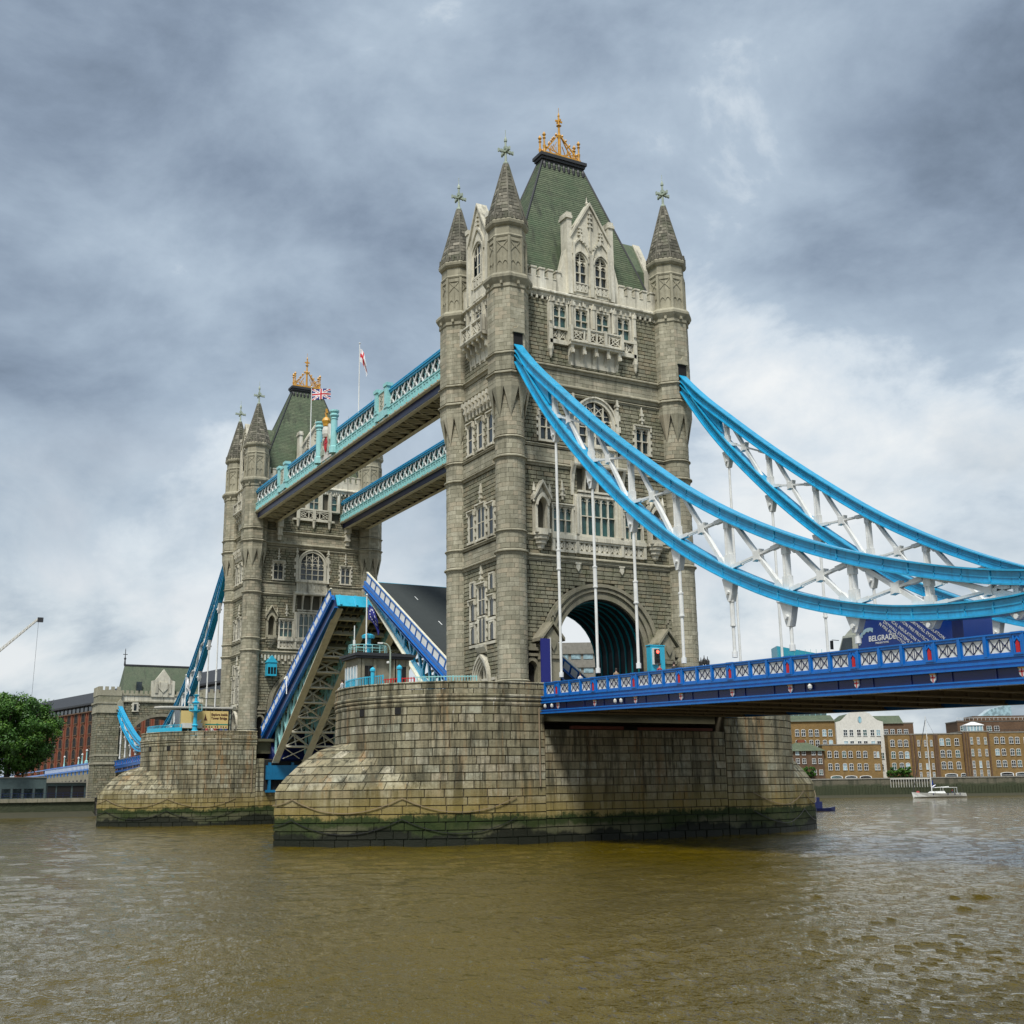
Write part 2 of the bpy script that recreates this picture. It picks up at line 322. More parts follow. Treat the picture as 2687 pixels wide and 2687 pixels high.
def E(name, loc, label, cat, group=None, rz=0):
    o = bpy.data.objects.new(name, None); COL.objects.link(o); o.location = loc; o.rotation_euler = (0, 0, rz); o.empty_display_size = .5
    return tag(o, label, cat, group)
def copy_tree(o, parent=None, loc=None, rz=None, label=None):
    c = o.copy(); COL.objects.link(c); c.parent = parent
    if loc is not None: c.location = loc
    if rz is not None: c.rotation_euler = (0, 0, rz)
    if label: c['label'] = label
    for ch in list(o.children): copy_tree(ch, c)
    return c
def frame(o, U, V=(0, 0, 1)):
    o = np.array(o, float); U = np.array(U, float); V = np.array(V, float); N = np.cross(U, V)
    return lambda u, v, n=0: o+U*u+V*v+N*n
def fmat(o, U, V=(0, 0, 1)):                    # window-local (u, v, n) -> parent coordinates
    U = Vector(U); V = Vector(V); N = U.cross(V)
    return Matrix(((U.x, V.x, N.x, o[0]), (U.y, V.y, N.y, o[1]), (U.z, V.z, N.z, o[2]), (0, 0, 0, 1)))
ID = lambda u, v, n=0: (u, v, n)
def proj(Pw):
    d = np.asarray(Pw, float)-CAM; z = d@cf
    return 1343.5+FPX*(d@cr)/z, 1343.5-FPX*(d@cu)/z, z
def interp(pts, x):
    xs = [p[0] for p in pts]; return float(np.interp(x, xs, [p[1] for p in pts]))
def smooth(pts, n):
    """Catmull-Rom through (x, z) points, resampled"""
    xs = np.array([p[0] for p in pts], float); zs = np.array([p[1] for p in pts], float); m = np.gradient(zs, xs); out = []
    for x in np.linspace(xs[0], xs[-1], n):
        i = min(max(np.searchsorted(xs, x)-1, 0), len(xs)-2); h = xs[i+1]-xs[i]; t = (x-xs[i])/h
        z = (2*t**3-3*t*t+1)*zs[i]+(t**3-2*t*t+t)*h*m[i]+(-2*t**3+3*t*t)*zs[i+1]+(t**3-t*t)*h*m[i+1]; out.append((float(x), float(z)))
    return out
def smpf(pts):
    d = smooth(pts, 240); xs = [p[0] for p in d]; zs = [p[1] for p in d]
    return lambda x: float(np.interp(x, xs, zs))
# ------------------------------------------------------------------ masonry: every block is a solid of its own
def courses(F, s0, s1, z0, z1, h, w, holes=None, curved=0, depth=.22, gap=.018, rough=.03, rr=None, hv=.12, jit=.25, out=None, palep=0, wrap=False, cham=.0):
    """F(s, z, n) -> point.  Returns list of blocks (verts, faces, tint, centre, area)."""
    rr = rr or random; out = [] if out is None else out
    n = max(1, round((z1-z0)/h)); zs = [z0]
    for i in range(n): zs.append(zs[-1]+(1+rr.uniform(-hv, hv)))
    k = (z1-z0)/(zs[-1]-z0) if n else 1; zs = [z0+(z-z0)*k for z in zs]
    for j in range(n):
        a, b = zs[j], zs[j+1]; zm = (a+b)/2
        free = [(s0, s1)]
        for hl in (holes(zm) if holes else []):
            nf = []
            for p, q in free:
                if hl[1] <= p or hl[0] >= q: nf.append((p, q)); continue
                if hl[0]-p > .06: nf.append((p, hl[0]))
                if q-hl[1] > .06: nf.append((hl[1], q))
            free = nf
        for p, q in free:
            L = q-p; m = max(1, round(L/w)); ws = [1+rr.uniform(-jit, jit) for _ in range(m)]
            if m > 1 and j % 2: ws = [ws[0]*.55]+ws[1:]+[.5]
            tot = sum(ws); x = p
            for wd in ws:
                y = x+wd/tot*L; e = rr.uniform(0, rough); t = rr.random(); t = t*t*.55+t*.45
                if palep and rr.random() < palep: t = 1.0
                ns = max(1, curved and int(math.ceil((y-x)/curved))); g = gap/2; cz = cham
                V = []
                for i in range(ns+1):
                    s_ = x+g+(y-x-2*g)*i/ns
                    e1 = e+rr.uniform(-rough, rough)*.5; e2 = e+rr.uniform(-rough, rough)*.5
                    cs = 0
                    if cz: cs = cz*(1-2*i/ns) if i in (0, ns) else 0
                    V += [F(s_, a+g, -depth), F(s_+cs, a+g+cz, e1), F(s_+cs, b-g-cz, e2), F(s_, b-g, -depth)]
                fs = []
                for i in range(ns):
                    o = i*4; r = o+4
                    fs += [(o+1, r+1, r+2, o+2), (o, r, r+1, o+1), (o+2, r+2, r+3, o+3)]
                fs += [(0, 1, 2, 3), (ns*4+3, ns*4+2, ns*4+1, ns*4)]
                out.append((V, fs, t, F((x+y)/2, zm, 0), (y-x)*(b-a), F((x+y)/2, zm, 1)))
                x = y
    return out
def place_blocks(blocks, root, rootloc, mat, single=300, name='stone', vis=None, stuff='stonework'):
    """the blocks that show largest become stones of their own, the rest one part"""
    rl = np.array(rootloc, float); sc = []
    for i, b in enumerate(blocks):
        c = np.array(b[3])+rl; n = np.array(b[5])-np.array(b[3]); n /= np.linalg.norm(n)+1e-9; d = CAM-c; D = np.linalg.norm(d)
        f = max(0, float(n@d)/D); u, v, z = proj(c)
        ok = 0 < u < 2687 and 0 < v < 2687 and (vis is None or vis(c, u, v))
        sc.append(-(f*b[4]/D**2) if ok else 0)
    order = sorted(range(len(blocks)), key=lambda i: sc[i]); top = set(i for i in order[:single] if sc[i] < 0)
    rest = MB(); rest.v = []
    for i, b in enumerate(blocks):
        if i in top:
            m = MB(); m.add(b[0], b[1], b[2]); P(name, m, mat, root)
        else: rest.add(b[0], b[1], b[2])
    if rest.f: tag(P(stuff, rest, mat, root), kind='stuff')
def text_mesh(body, size, mat, depth=.01, align='LEFT', sx=1.0, bold=0):
    c = bpy.data.curves.new('lettering', 'FONT'); c.body = body; c.size = size; c.extrude = depth; c.align_x = align; c.resolution_u = 2; c.offset = bold
    o = bpy.data.objects.new('lettering', c); COL.objects.link(o); dg = bpy.context.evaluated_depsgraph_get()
    me = bpy.data.meshes.new_from_object(o.evaluated_get(dg)); bpy.data.objects.remove(o); me.materials.clear(); me.materials.append(MAT[mat])
    if sx != 1: me.transform(Matrix.Diagonal((sx, 1, 1, 1)))
    return me
# ================================================================== water and river bed first: the large sheets
def wave_h(x, y, step):
    h = 0.0
    for (kx, ky, a, p) in WAVES:
        lam = 2*PI/math.hypot(kx, ky); h += a*np.clip(lam/step/2.2-.9, 0, 1)*np.sin(kx*x+ky*y+p)
    return h
rw = random.Random(3); WAVES = []
for i in range(40):
    lam = .40*1.15**i
    if lam > 7.5: break
    ang = math.radians(rw.uniform(-62, 62))+YAW; k = 2*PI/lam; WAVES.append((k*math.cos(ang), k*math.sin(ang), .0074*lam**.45, rw.uniform(0, 6.28)))
def river():
    na, nr = 620, 860
    A = np.linspace(YAW-.62, YAW+.62, na); R = np.concatenate([np.geomspace(9, 420, nr), [700, 1500, 4000]])
    aa, rr_ = np.meshgrid(A, R); x = CAM[0]+rr_*np.cos(aa); y = CAM[1]+rr_*np.sin(aa)
    warpx = x+.5*np.sin(y*.21+1.7*np.sin(x*.13)); warpy = y+.5*np.sin(x*.19+1.9*np.sin(y*.11)+1)
    h = wave_h(warpx, warpy, rr_*math.log(420/9)/nr); patch = .75+.2*np.sin(x*.045+1.3*np.sin(y*.05))*np.sin(y*.06+1.1*np.sin(x*.04))
    h = np.abs(h)*np.sign(h)*(.75+.5*patch)
    fade = np.clip(1-(rr_-200)/220, 0, 1); h = h*fade*np.clip(rr_*(A[1]-A[0])*0+1, 0, 1)
    V = np.stack([x, y, h], -1).reshape(-1, 3); m = nr+3
    i = np.arange(m-1)[:, None]*na+np.arange(na-1)[None, :]; Fq = np.stack([i, i+1, i+na+1, i+na], -1).reshape(-1, 4)
    me = bpy.data.meshes.new('river'); me.vertices.add(len(V)); me.vertices.foreach_set('co', V.ravel()); me.loops.add(Fq.size); me.loops.foreach_set('vertex_index', Fq.ravel())
    me.polygons.add(len(Fq)); me.polygons.foreach_set('loop_start', np.arange(len(Fq))*4); me.polygons.foreach_set('use_smooth', np.ones(len(Fq), bool)); me.update(calc_edges=True); me.materials.append(MAT['river_water'])
    tag(O('river_water', me), kind='structure')
    b = MB(); b.add([(-4000, -4000, -1.2), (4000, -4000, -1.2), (4000, 4000, -1.2), (-4000, 4000, -1.2)], [(0, 1, 2, 3)]); tag(P('river_bed', b, 'foreshore'), kind='structure')
    b = MB()                       # the rest of the river round and behind the viewer, outside the fan of waves
    a0, a1 = YAW+.62, YAW-.62+2*PI; n = 40; c0 = (CAM[0], CAM[1], -.02)
    V = []
    for i in range(n+1):
        a = a0+(a1-a0)*i/n; V += [(CAM[0]+8.9*math.cos(a), CAM[1]+8.9*math.sin(a), -.02), (CAM[0]+4000*math.cos(a), CAM[1]+4000*math.sin(a), -.02)]
    b.add(V, [(2*i, 2*i+1, 2*i+3, 2*i+2) for i in range(n)])
    b.lathe((CAM[0], CAM[1]), [(9.2, -.05)], 40); b.f = b.f[:n]; b.t = b.t[:n]; b.m = b.m[:n]
    b.add([(CAM[0]+9.3*math.cos(i*PI/20), CAM[1]+9.3*math.sin(i*PI/20), -.06) for i in range(40)], [tuple(range(40))])
    tag(P('river_surface_beyond', b, 'river_water'), kind='structure')
river()
# ================================================================== piers
PW, PR_C, PL = 10.65, -12.75, 29.3
OG = (19.8**2+PW*PW)/(2*PW); OA = PW-OG
def og_d(z):
    t = min(max((z-4.4)/3.9, 0), 1); return 4.7*(.55*(1-math.sqrt(max(0, 1-t*t)))+.45*t)+(0 if z > 0 else 0)
def pier_rho(ph, z, which):
    """distance from (0,-9.5) to the outline, ph from 0 (+x) to -pi (-x)"""
    cx, sx = math.cos(ph), math.sin(ph); r = 0
    if which != 'og':
        r = PW/abs(cx) if abs(cx) > 1e-6 else 1e9
        if sx*r < PR_C+9.5:
            ay = PR_C+9.5; d = sx*ay; r = d+math.sqrt(max(0, d*d-(ay*ay-PW*PW)))
    if which != 'drum':
        a = OA if cx > 0 else -OA; Rd = OG-og_d(z); d = cx*a; q = d*d-(a*a-Rd*Rd)
        if q > 0: r = max(r, d+math.sqrt(q))
    return r
def ph_table(z, which, n=400):
    T = [0.0]; last = None; phs = [-PI*i/n for i in range(n+1)]
    for i, ph in enumerate(phs):
        r = pier_rho(ph, z, which); p = (r*math.cos(ph), r*math.sin(ph))
        if last: T.append(T[-1]+math.dist(p, last))
        last = p
    return np.array(T), np.array(phs)
TAB_LO = ph_table(0, 'both'); TAB_HI = ph_table(12, 'drum')
def pierF(end, lo):
    T, phs = TAB_LO if lo else TAB_HI
    def F(s, z, n=0):
        ph = float(np.interp(s, T, phs)); r = pier_rho(ph, z, 'both' if z < 8.4 else 'drum')+n*1.0
        sl = .35*n if 4.5 < z < 8.3 and lo else 0
        x, y = r*math.cos(ph), -9.5+r*math.sin(ph)
        return np.array((x, y, z+sl)) if end < 0 else np.array((x, -y, z+sl))
    return F, float(T[-1])
def build_pier(x0, river_side, label):
    root = E('bridge_pier', (x0, 0, 0), label, 'pier', 'granite piers of the bridge'); RL = (x0, 0, 0); rr = random.Random(11+int(abs(x0)))
    # core of each rounded end, and the low middle under the roadway
    for end in (-1, 1):
        b = MB(); n = 64; zs = [-1.2, 0, 1.5, 3, 4.4, 4.8, 5.3, 5.9, 6.5, 7.1, 7.6, 8.0, 8.3, 8.31, 10, 12.0]; Vs = []
        for z in zs:
            for i in range(n+1):
                ph = -PI*i/n; r = pier_rho(ph, z, 'both' if z < 8.305 else 'drum')-.10; y = -9.5+r*math.sin(ph); Vs.append((r*math.cos(ph), y if end < 0 else -y, z))
        fs = [(j*(n+1)+i, j*(n+1)+i+1, (j+1)*(n+1)+i+1, (j+1)*(n+1)+i) for j in range(len(zs)-1) for i in range(n)]
        b.add(Vs, fs); o = (len(zs)-1)*(n+1); b.f.append(tuple(range(o, o+n+1))); b.t.append(.5); b.m.append(0)
        b.add([(-PW+.1, end*9.5, -1.2), (PW-.1, end*9.5, -1.2), (PW-.1, end*9.5, 12), (-PW+.1, end*9.5, 12)], [(0, 1, 2, 3)])
        P('pier_core', b, 'pier_joint', root)
    b = MB(); b.box(-PW+.1, PW-.1, -9.5, 9.5, -1.2, 9.1); b.box(-5.3, 5.3, -9.4, 9.4, 9.1, 12.0)
    P('pier_core', b, 'pier_joint', root)
    # terrace paving
    for end in (-1, 1):
        b = MB(); pts = []
        for i in range(41):
            ph = -PI*i/40; r = pier_rho(ph, 12, 'drum')-.3; pts.append((r*math.cos(ph), end*(9.5-r*math.sin(ph)), 12.03))
        b.add(pts, [tuple(range(41))]); P('terrace_paving', b, 'concrete', root)
    blocks = []
    for end in (-1, 1):
        FL, TL = pierF(end, True); FH, TH = pierF(end, False)
        courses(FL, .02, TL-.02, -.75, 4.4, .66, 1.55, None, .8, .2, .05, .028, rr, .02, .3, blocks, cham=.02)
        courses(FL, .02, TL-.02, 4.4, 8.32, .65, 1.5, None, .7, .2, .05, .028, rr, .02, .3, blocks, cham=.02)
        courses(FH, .02, TH-.02, 8.32, 11.05, .68, 1.5, None, .7, .2, .05, .028, rr, .02, .3, blocks, cham=.02)
        courses(lambda s, z, n, FH=FH: FH(s, z, n+.05), .02, TH-.02, 12.02, 12.90, .44, 1.30, None, .7, .45, .035, .03, rr, .02, .3, blocks, cham=.02)
        b = MB(); T = TH                                    # coping and the three string mouldings, in lengths
        m = int(T/1.9)
        for i in range(m):
            a, c = T*i/m+.01, T*(i+1)/m-.01; k = 4
            for (zl, zh, pr) in ((12.90, 13.06, .14), (11.76, 12.02, .20), (11.46, 11.70, .15), (11.07, 11.40, .09)):
                V = []
                for j in range(k+1):
                    s = a+(c-a)*j/k; V += [FH(s, zl, -.45), FH(s, zl, pr-.05), FH(s, (zl+zh)/2, pr), FH(s, zh, pr-.04), FH(s, zh, -.45)]
                fs = []
                for j in range(k):
                    o = j*5; fs += [(o+q, o+5+q, o+6+q, o+1+q) for q in range(4)]
                b.tv = rr.random(); b.add(V, fs+[(0, 1, 2, 3, 4), (k*5+4, k*5+3, k*5+2, k*5+1, k*5)])
        P('string_course', b, 'pier_stone', root)
    for sx in (1, -1):
        Fm = frame((sx*PW, 0, 0), (0, sx, 0)); Fb = lambda s, z, n, Fm=Fm: Fm(s, z, n)
        if sx == river_side: hl = lambda z: [(-8.3, 8.3)] if z > 4.6 else []
        else: hl = None
        courses(Fb, -9.5, 9.5, -.75, 9.2, .66, 1.5, hl, False, .2, .05, .028, rr, .02, .3, blocks, cham=.02)
    place_blocks(blocks, root, RL, 'pier_stone', 300, 'stone')
    # drain holes in the upper drum
    FH, TH = pierF(-1, False); b = MB()
    for s in (12.6, 16.5):
        b.hexa([FH(s, 10.45, 0), FH(s+.55, 10.45, 0), FH(s+.55, 11.0, 0), FH(s, 11.0, 0), FH(s, 10.45, .06), FH(s+.55, 10.45, .06), FH(s+.55, 11.0, .06), FH(s, 11.0, .06)])
    P('drain_hole', b, 'dark_slot', root)
    # chamber of the rising roadway: dark opening on the river side with blue steelwork
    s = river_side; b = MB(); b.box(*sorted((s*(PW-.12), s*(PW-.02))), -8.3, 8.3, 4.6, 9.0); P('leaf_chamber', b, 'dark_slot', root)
    b = MB(); x_ = s*(PW+.15)
    for y in (-7.6, -4.2, 0, 4.2, 7.6): b.box(*sorted((s*PW, s*(PW+.5))), y-.16, y+.16, 4.4, 8.6)
    b.box(*sorted((s*PW, s*(PW+.55))), -8.1, 8.1, 6.2, 8.2); b.box(*sorted((s*PW, s*(PW+.7))), -8.1, 8.1, 4.4, 4.75)
    P('chamber_steelwork', b, 'shaded_chamber_blue', root)
    # hanging chains looped round the base
    FL, TL = pierF(-1, True)
    for end in (-1, 1):
        FL, TL = pierF(end, True); pins = [TL*q for q in (.06, .26, .46, .54, .74, .94)]
        for dz, zt_, sag in ((0, 3.75, 1.35), (.5, 2.1, 1.35)):
            for a, c in zip(pins, pins[1:]):
                b = MB(); pts = []
                for j in range(19):
                    t = j/18; pts.append(FL(a+(c-a)*t, zt_-sag*4*t*(1-t)*((c-a)/11), .12))
                for p, q in zip(pts, pts[1:]): b.bar(p, q, .05)
                P('hanging_chain', b, 'black_paint' if dz else 'brown_beam', root)
    if river_side > 0 or True:
        for end in (-1,):
            b = MB()
            for y in (-9.62,):       # stained drain pipe down the corner by the deck
                b.tube((PW+.15, y-.5, 4.5), (PW+.15, y-.5, 10.9), .07)
            P('drain_pipe', b, 'brown_beam', root)
    # steel bearings and cross girders carrying the roadway over the pier middle
    b = MB()
    for x in (-9.2, -6.6, 6.6, 9.4): b.box(x-.35, x+.35, -9.2, 9.2, 9.9, 11.6)
    b.box(-10.5, 10.5, -9.3, 9.3, 11.6, 11.98)
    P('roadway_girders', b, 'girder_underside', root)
    b = MB(); b.box(10.2, 10.6, -6.8, -1.5, 9.22, 9.5); b.box(10.2, 10.6, .2, 8.2, 9.22, 9.46); P('bearing_ledge', b, 'rust_red', root)
    return root
near_pier = build_pier(0, -1, 'nearer granite bridge pier with pointed domed cutwater and weed at the waterline')
far_pier = build_pier(-82.3, 1, 'farther granite bridge pier with domed cutwater at left carrying the glass ticket kiosk')
# ================================================================== tower kit
TBX, TBY, TR, TO = 5.25, 9.50, 1.37, 1.98
WX, WY = 5.0, 9.55                        # core planes of the land/river face and of the side face
_wc = {}
def arch_pts(w, zs, rise, n=12, p=2.0, q=1.0):
    """pointed arch from (-w,zs) over (0,zs+rise) to (w,zs): two arcs"""
    R = (w*w+rise*rise)/(2*w); out = []; a1 = math.asin(min(1, rise/R))
    for i in range(n+1):
        a = a1*i/n; out.append((-w+R-R*math.cos(a), zs+R*math.sin(a)))
    out[-1] = (0, zs+rise)
    return out+[(-u, v) for u, v in out[-2::-1]]
def window(w, h, nl, trans=(.5,), head='flat', sur=.2, teeth=False, hood=True, rise=None, sill=True, glass='window_glass', headh=None, single_glass=False, deep=.40, cusp=True, gz=.02):
    key = (w, h, nl, trans, head, sur, teeth, hood, rise, sill, glass, headh, single_glass, deep, cusp, gz)
    if key in _wc: return _wc[key]
    b = MB(); F = ID; hw = w/2; rise = rise if rise is not None else hw; hs = h-rise if head == 'arch' else h
    b.fb(F, -hw-sur, -hw, -.02, hs, 0, deep); b.fb(F, hw, hw+sur, -.02, hs, 0, deep)
    if head == 'arch':
        A = arch_pts(hw, hs, rise, 10); B = arch_pts(hw+sur, hs, rise+sur*1.05, 10); b.strip(F, A, B, 0, deep)
        if hood:
            C = arch_pts(hw+sur+.16, hs, rise+sur+.18, 10); b.strip(F, B, C, 0, deep+.14)
    else:
        b.fb(F, -hw-sur, hw+sur, h, h+sur, 0, deep)
        if hood: b.fb(F, -hw-sur-.1, hw+sur+.1, h+sur, h+sur+.12, 0, deep+.18); b.fb(F, -hw-sur-.1, -hw-sur+.04, h-.25, h+sur, 0, deep+.14); b.fb(F, hw+sur-.04, hw+sur+.1, h-.25, h+sur, 0, deep+.14)
    if sill: b.fb(F, -hw-sur-.06, hw+sur+.06, -.24, -.02, 0, deep+.12)
    if teeth:
        m = max(3, int(h/.36)); 
        for i in range(m):
            if i % 2: 
                z0, z1 = h*i/m, h*(i+1)/m
                for s in (-1, 1): b.fb(F, *sorted((s*(hw+sur), s*(hw+sur+.2))), z0, z1, 0, deep-.03)
    mw = .10 if nl > 1 or w > .6 else 0; lw = (w-mw*(nl-1))/nl; ch = headh or min(lw*1.0, .55); rows = [0]+[t*hs for t in trans]+[h]
    for i in range(1, nl):
        u = -hw+i*lw+(i-1)*mw; top = h
        if head == 'arch':
            uu = abs(u+mw/2); AP = [p for p in arch_pts(hw, hs, rise, 16) if p[0] >= 0]; top = float(np.interp(uu, [p[0] for p in AP], [p[1] for p in AP]))
        b.fb(F, u, u+mw, 0, top, .06, max(.30, gz+.12))
    for t in trans: b.fb(F, -hw, hw, t*hs-.045, t*hs+.045, .06, max(.27, gz+.10))
    # cusped heads of the lights
    hb = hs-.02 if head != 'arch' else hs+rise*.12
    for i in range(nl):
        u0 = -hw+i*(lw+mw); uc = u0+lw/2; zt_ = hb
        if cusp:
            A = arch_pts(lw/2, zt_-ch, ch*.96, 6)
            for s in (-1, 1):
                pts = [p for p in A if (p[0] <= 1e-6 if s < 0 else p[0] >= -1e-6)]
                cor = (s*lw/2, zt_)
                poly = [(uc+p[0], p[1]) for p in pts]+([(uc, zt_), (uc+cor[0], zt_)] if s < 0 else [(uc+cor[0], zt_), (uc, zt_)])
                if s > 0: poly = [(uc, zt_)]+[(uc+p[0], p[1]) for p in pts]+[(uc+cor[0], zt_)]
                b.ext(F, poly, .06, max(.26, gz+.09))
                b.bar((uc+s*lw*.42, zt_-ch*.75, .16), (uc+s*lw*.12, zt_-ch*.62, .16), .05, .12, (0, 0, 1))
    if head == 'arch':                      # tracery in the arched head
        for i in range(nl):
            u0 = -hw+i*(lw+mw)+lw/2
        for i in range(nl-1):
            uc = -hw+(i+1)*(lw+mw)-mw/2; AP = arch_pts((lw+mw)*.98, hb, rise*.62, 6)
            for p, q in zip(AP, AP[1:]):
                inside = all(abs(pp[0]+uc) < hw*math.sqrt(max(0, 1-((pp[1]-hs)/(rise*1.02))**2)) for pp in (p, q))
                if inside: b.bar((uc+p[0], p[1], .16), (uc+q[0], q[1], .16), .06, .14, (0, 0, 1))
        b.bar((-hw*.8, hs+rise*.35, .15), (hw*.8, hs+rise*.35, .15), .05, .1, (0, 0, 1))
    fm = b.mesh('window_frame', 'pale_stone'); panes = []
    def pane(pts):
        g = MB(); g.ext(F, pts, gz, gz+.05); panes.append(g)
    for i in range(nl):
        u0 = -hw+i*(lw+mw)
        for j in range(len(rows)-1):
            z0, z1 = rows[j]+.02, rows[j+1]-.02
            if head == 'arch' and j == len(rows)-2:
                AP = arch_pts(hw, hs, rise, 16); xs = [p[0] for p in AP]; ys = [p[1] for p in AP]
                top = [(u0+lw*k/4, float(np.interp(u0+lw*k/4, xs, ys))) for k in (4, 3, 2, 1, 0)]
                pane([(u0, z0), (u0+lw, z0)]+top)
            else: pane([(u0, z0), (u0+lw, z0), (u0+lw, z1), (u0, z1)])
    if single_glass:
        g = MB()
        for q in panes: g.add(q.v, q.f)
        panes = [g]
    _wc[key] = (fm, [p.mesh('pane', glass) for p in panes]); return _wc[key]
def put_window(root, M, *a, **k):
    fm, ps = window(*a, **k); f = O('window', fm, root, mat=M)
    for p in ps: O('pane', p, f)
    return f
def finial_mb(b, c, h, r=.35):               # stone cross finial standing at c
    x, y, z = c; b.lathe((x, y), [(r*.55, z), (r*.85, z+h*.03), (r*.85, z+h*.08), (r*.4, z+h*.12), (r*.28, z+h*.45), (r*.3, z+h*.75), (r*.5, z+h*.78), (r*.45, z+h*.84), (r*.12, z+h*.93), (r*.03, z+h)], 8)
    zc = z+h*.45
    for ax in ((1, 0), (0, 1)):
        for s in (-1, 1):
            e = (x+ax[0]*s*r*2.3, y+ax[1]*s*r*2.3, zc)
            b.bar((x, y, zc), e, r*.62, r*.62)
            b.bar((e[0]-ax[0]*s*r*.9, e[1]-ax[1]*s*r*.9, zc-r*.55), (e[0]-ax[0]*s*r*.9, e[1]-ax[1]*s*r*.9, zc+r*.55), r*.45)
            b.bar((e[0], e[1], zc-r*.55), (e[0], e[1], zc+r*.55), r*.45)
    b.bar((x, y, zc+r*.7), (x, y, zc+r*1.6), r*.95)
def small_finial(b, F, u, v, h):             # low-relief crocketed finial on a wall
    b.fb(F, u-.10, u+.10, v, v+h, .2, .45); b.fb(F, u-.26, u+.26, v+h*.22, v+h*.34, .2, .5); b.fb(F, u-.20, u+.20, v+h*.55, v+h*.70, .2, .5); b.fb(F, u-.06, u+.06, v+h, v+h*1.18, .25, .4)
def oct_ring(b, c, prof, tint=None): b.lathe(c, prof, 8, PI/8, tint)
def moulding(b, F, u0, u1, z, sc=1., ext_=0.30):     # stepped string course
    b.prof(F, u0, u1, [(.1, z-.28*sc), (ext_+.04, z-.28*sc), (ext_+.10*sc, z-.16*sc), (ext_+.10*sc, z-.08*sc), (ext_+.26*sc, z), (ext_+.26*sc, z+.10*sc), (ext_+.05*sc, z+.24*sc), (.1, z+.24*sc)])
def tracery_panel(b, F, u0, u1, v0, v1, n0, n1, m):   # pierced quatrefoil parapet panel
    b.fb(F, u0, u1, v0, v0+.12, n0, n1); b.fb(F, u0, u1, v1-.12, v1, n0, n1)
    for i in range(m+1):
        u = u0+(u1-u0)*i/m; b.fb(F, u-.07, u+.07, v0+.12, v1-.12, n0, n1)
    for i in range(m):
        a = u0+(u1-u0)*i/m+.07; c = u0+(u1-u0)*(i+1)/m-.07; z0, z1 = v0+.12, v1-.12; nm = (n0+n1)/2
        b.bar(F(a, z0, nm), F(c, z1, nm), .09, (n1-n0)*.7, F(0, 0, 1)-F(0, 0, 0)); b.bar(F(a, z1, nm), F(c, z0, nm), .088, (n1-n0)*.66, F(0, 0, 1)-F(0, 0, 0))
        uc, zc, r = (a+c)/2, (z0+z1)/2, min(c-a, z1-z0)*.36
        pts = [F(uc+r*math.cos(q*PI/4), zc+r*math.sin(q*PI/4), nm) for q in range(9)]
        for p, q in zip(pts, pts[1:]): b.bar(p, q, .07, (n1-n0)*.6, F(0, 0, 1)-F(0, 0, 0))
ARW, ARS, ARR = 4.8, 16.6, 5.0                # road arch: half width, springing, rise
def arch_road(w, n=20, lift=0):
    rise = ARR+lift; out = []
    for i in range(n+1):
        u = -1+2*i/n; a = PI*(1-i/n); out.append((w*math.cos(a), ARS+rise*(abs(math.sin(a))**.92)))
    return out
def arch_half(z, w, lift=0):
    if z <= ARS: return w
    t = (z-ARS)/(ARR+lift)
    if t >= 1: return 0
    s = t**(1/.92); return w*math.sqrt(max(0, 1-s*s))
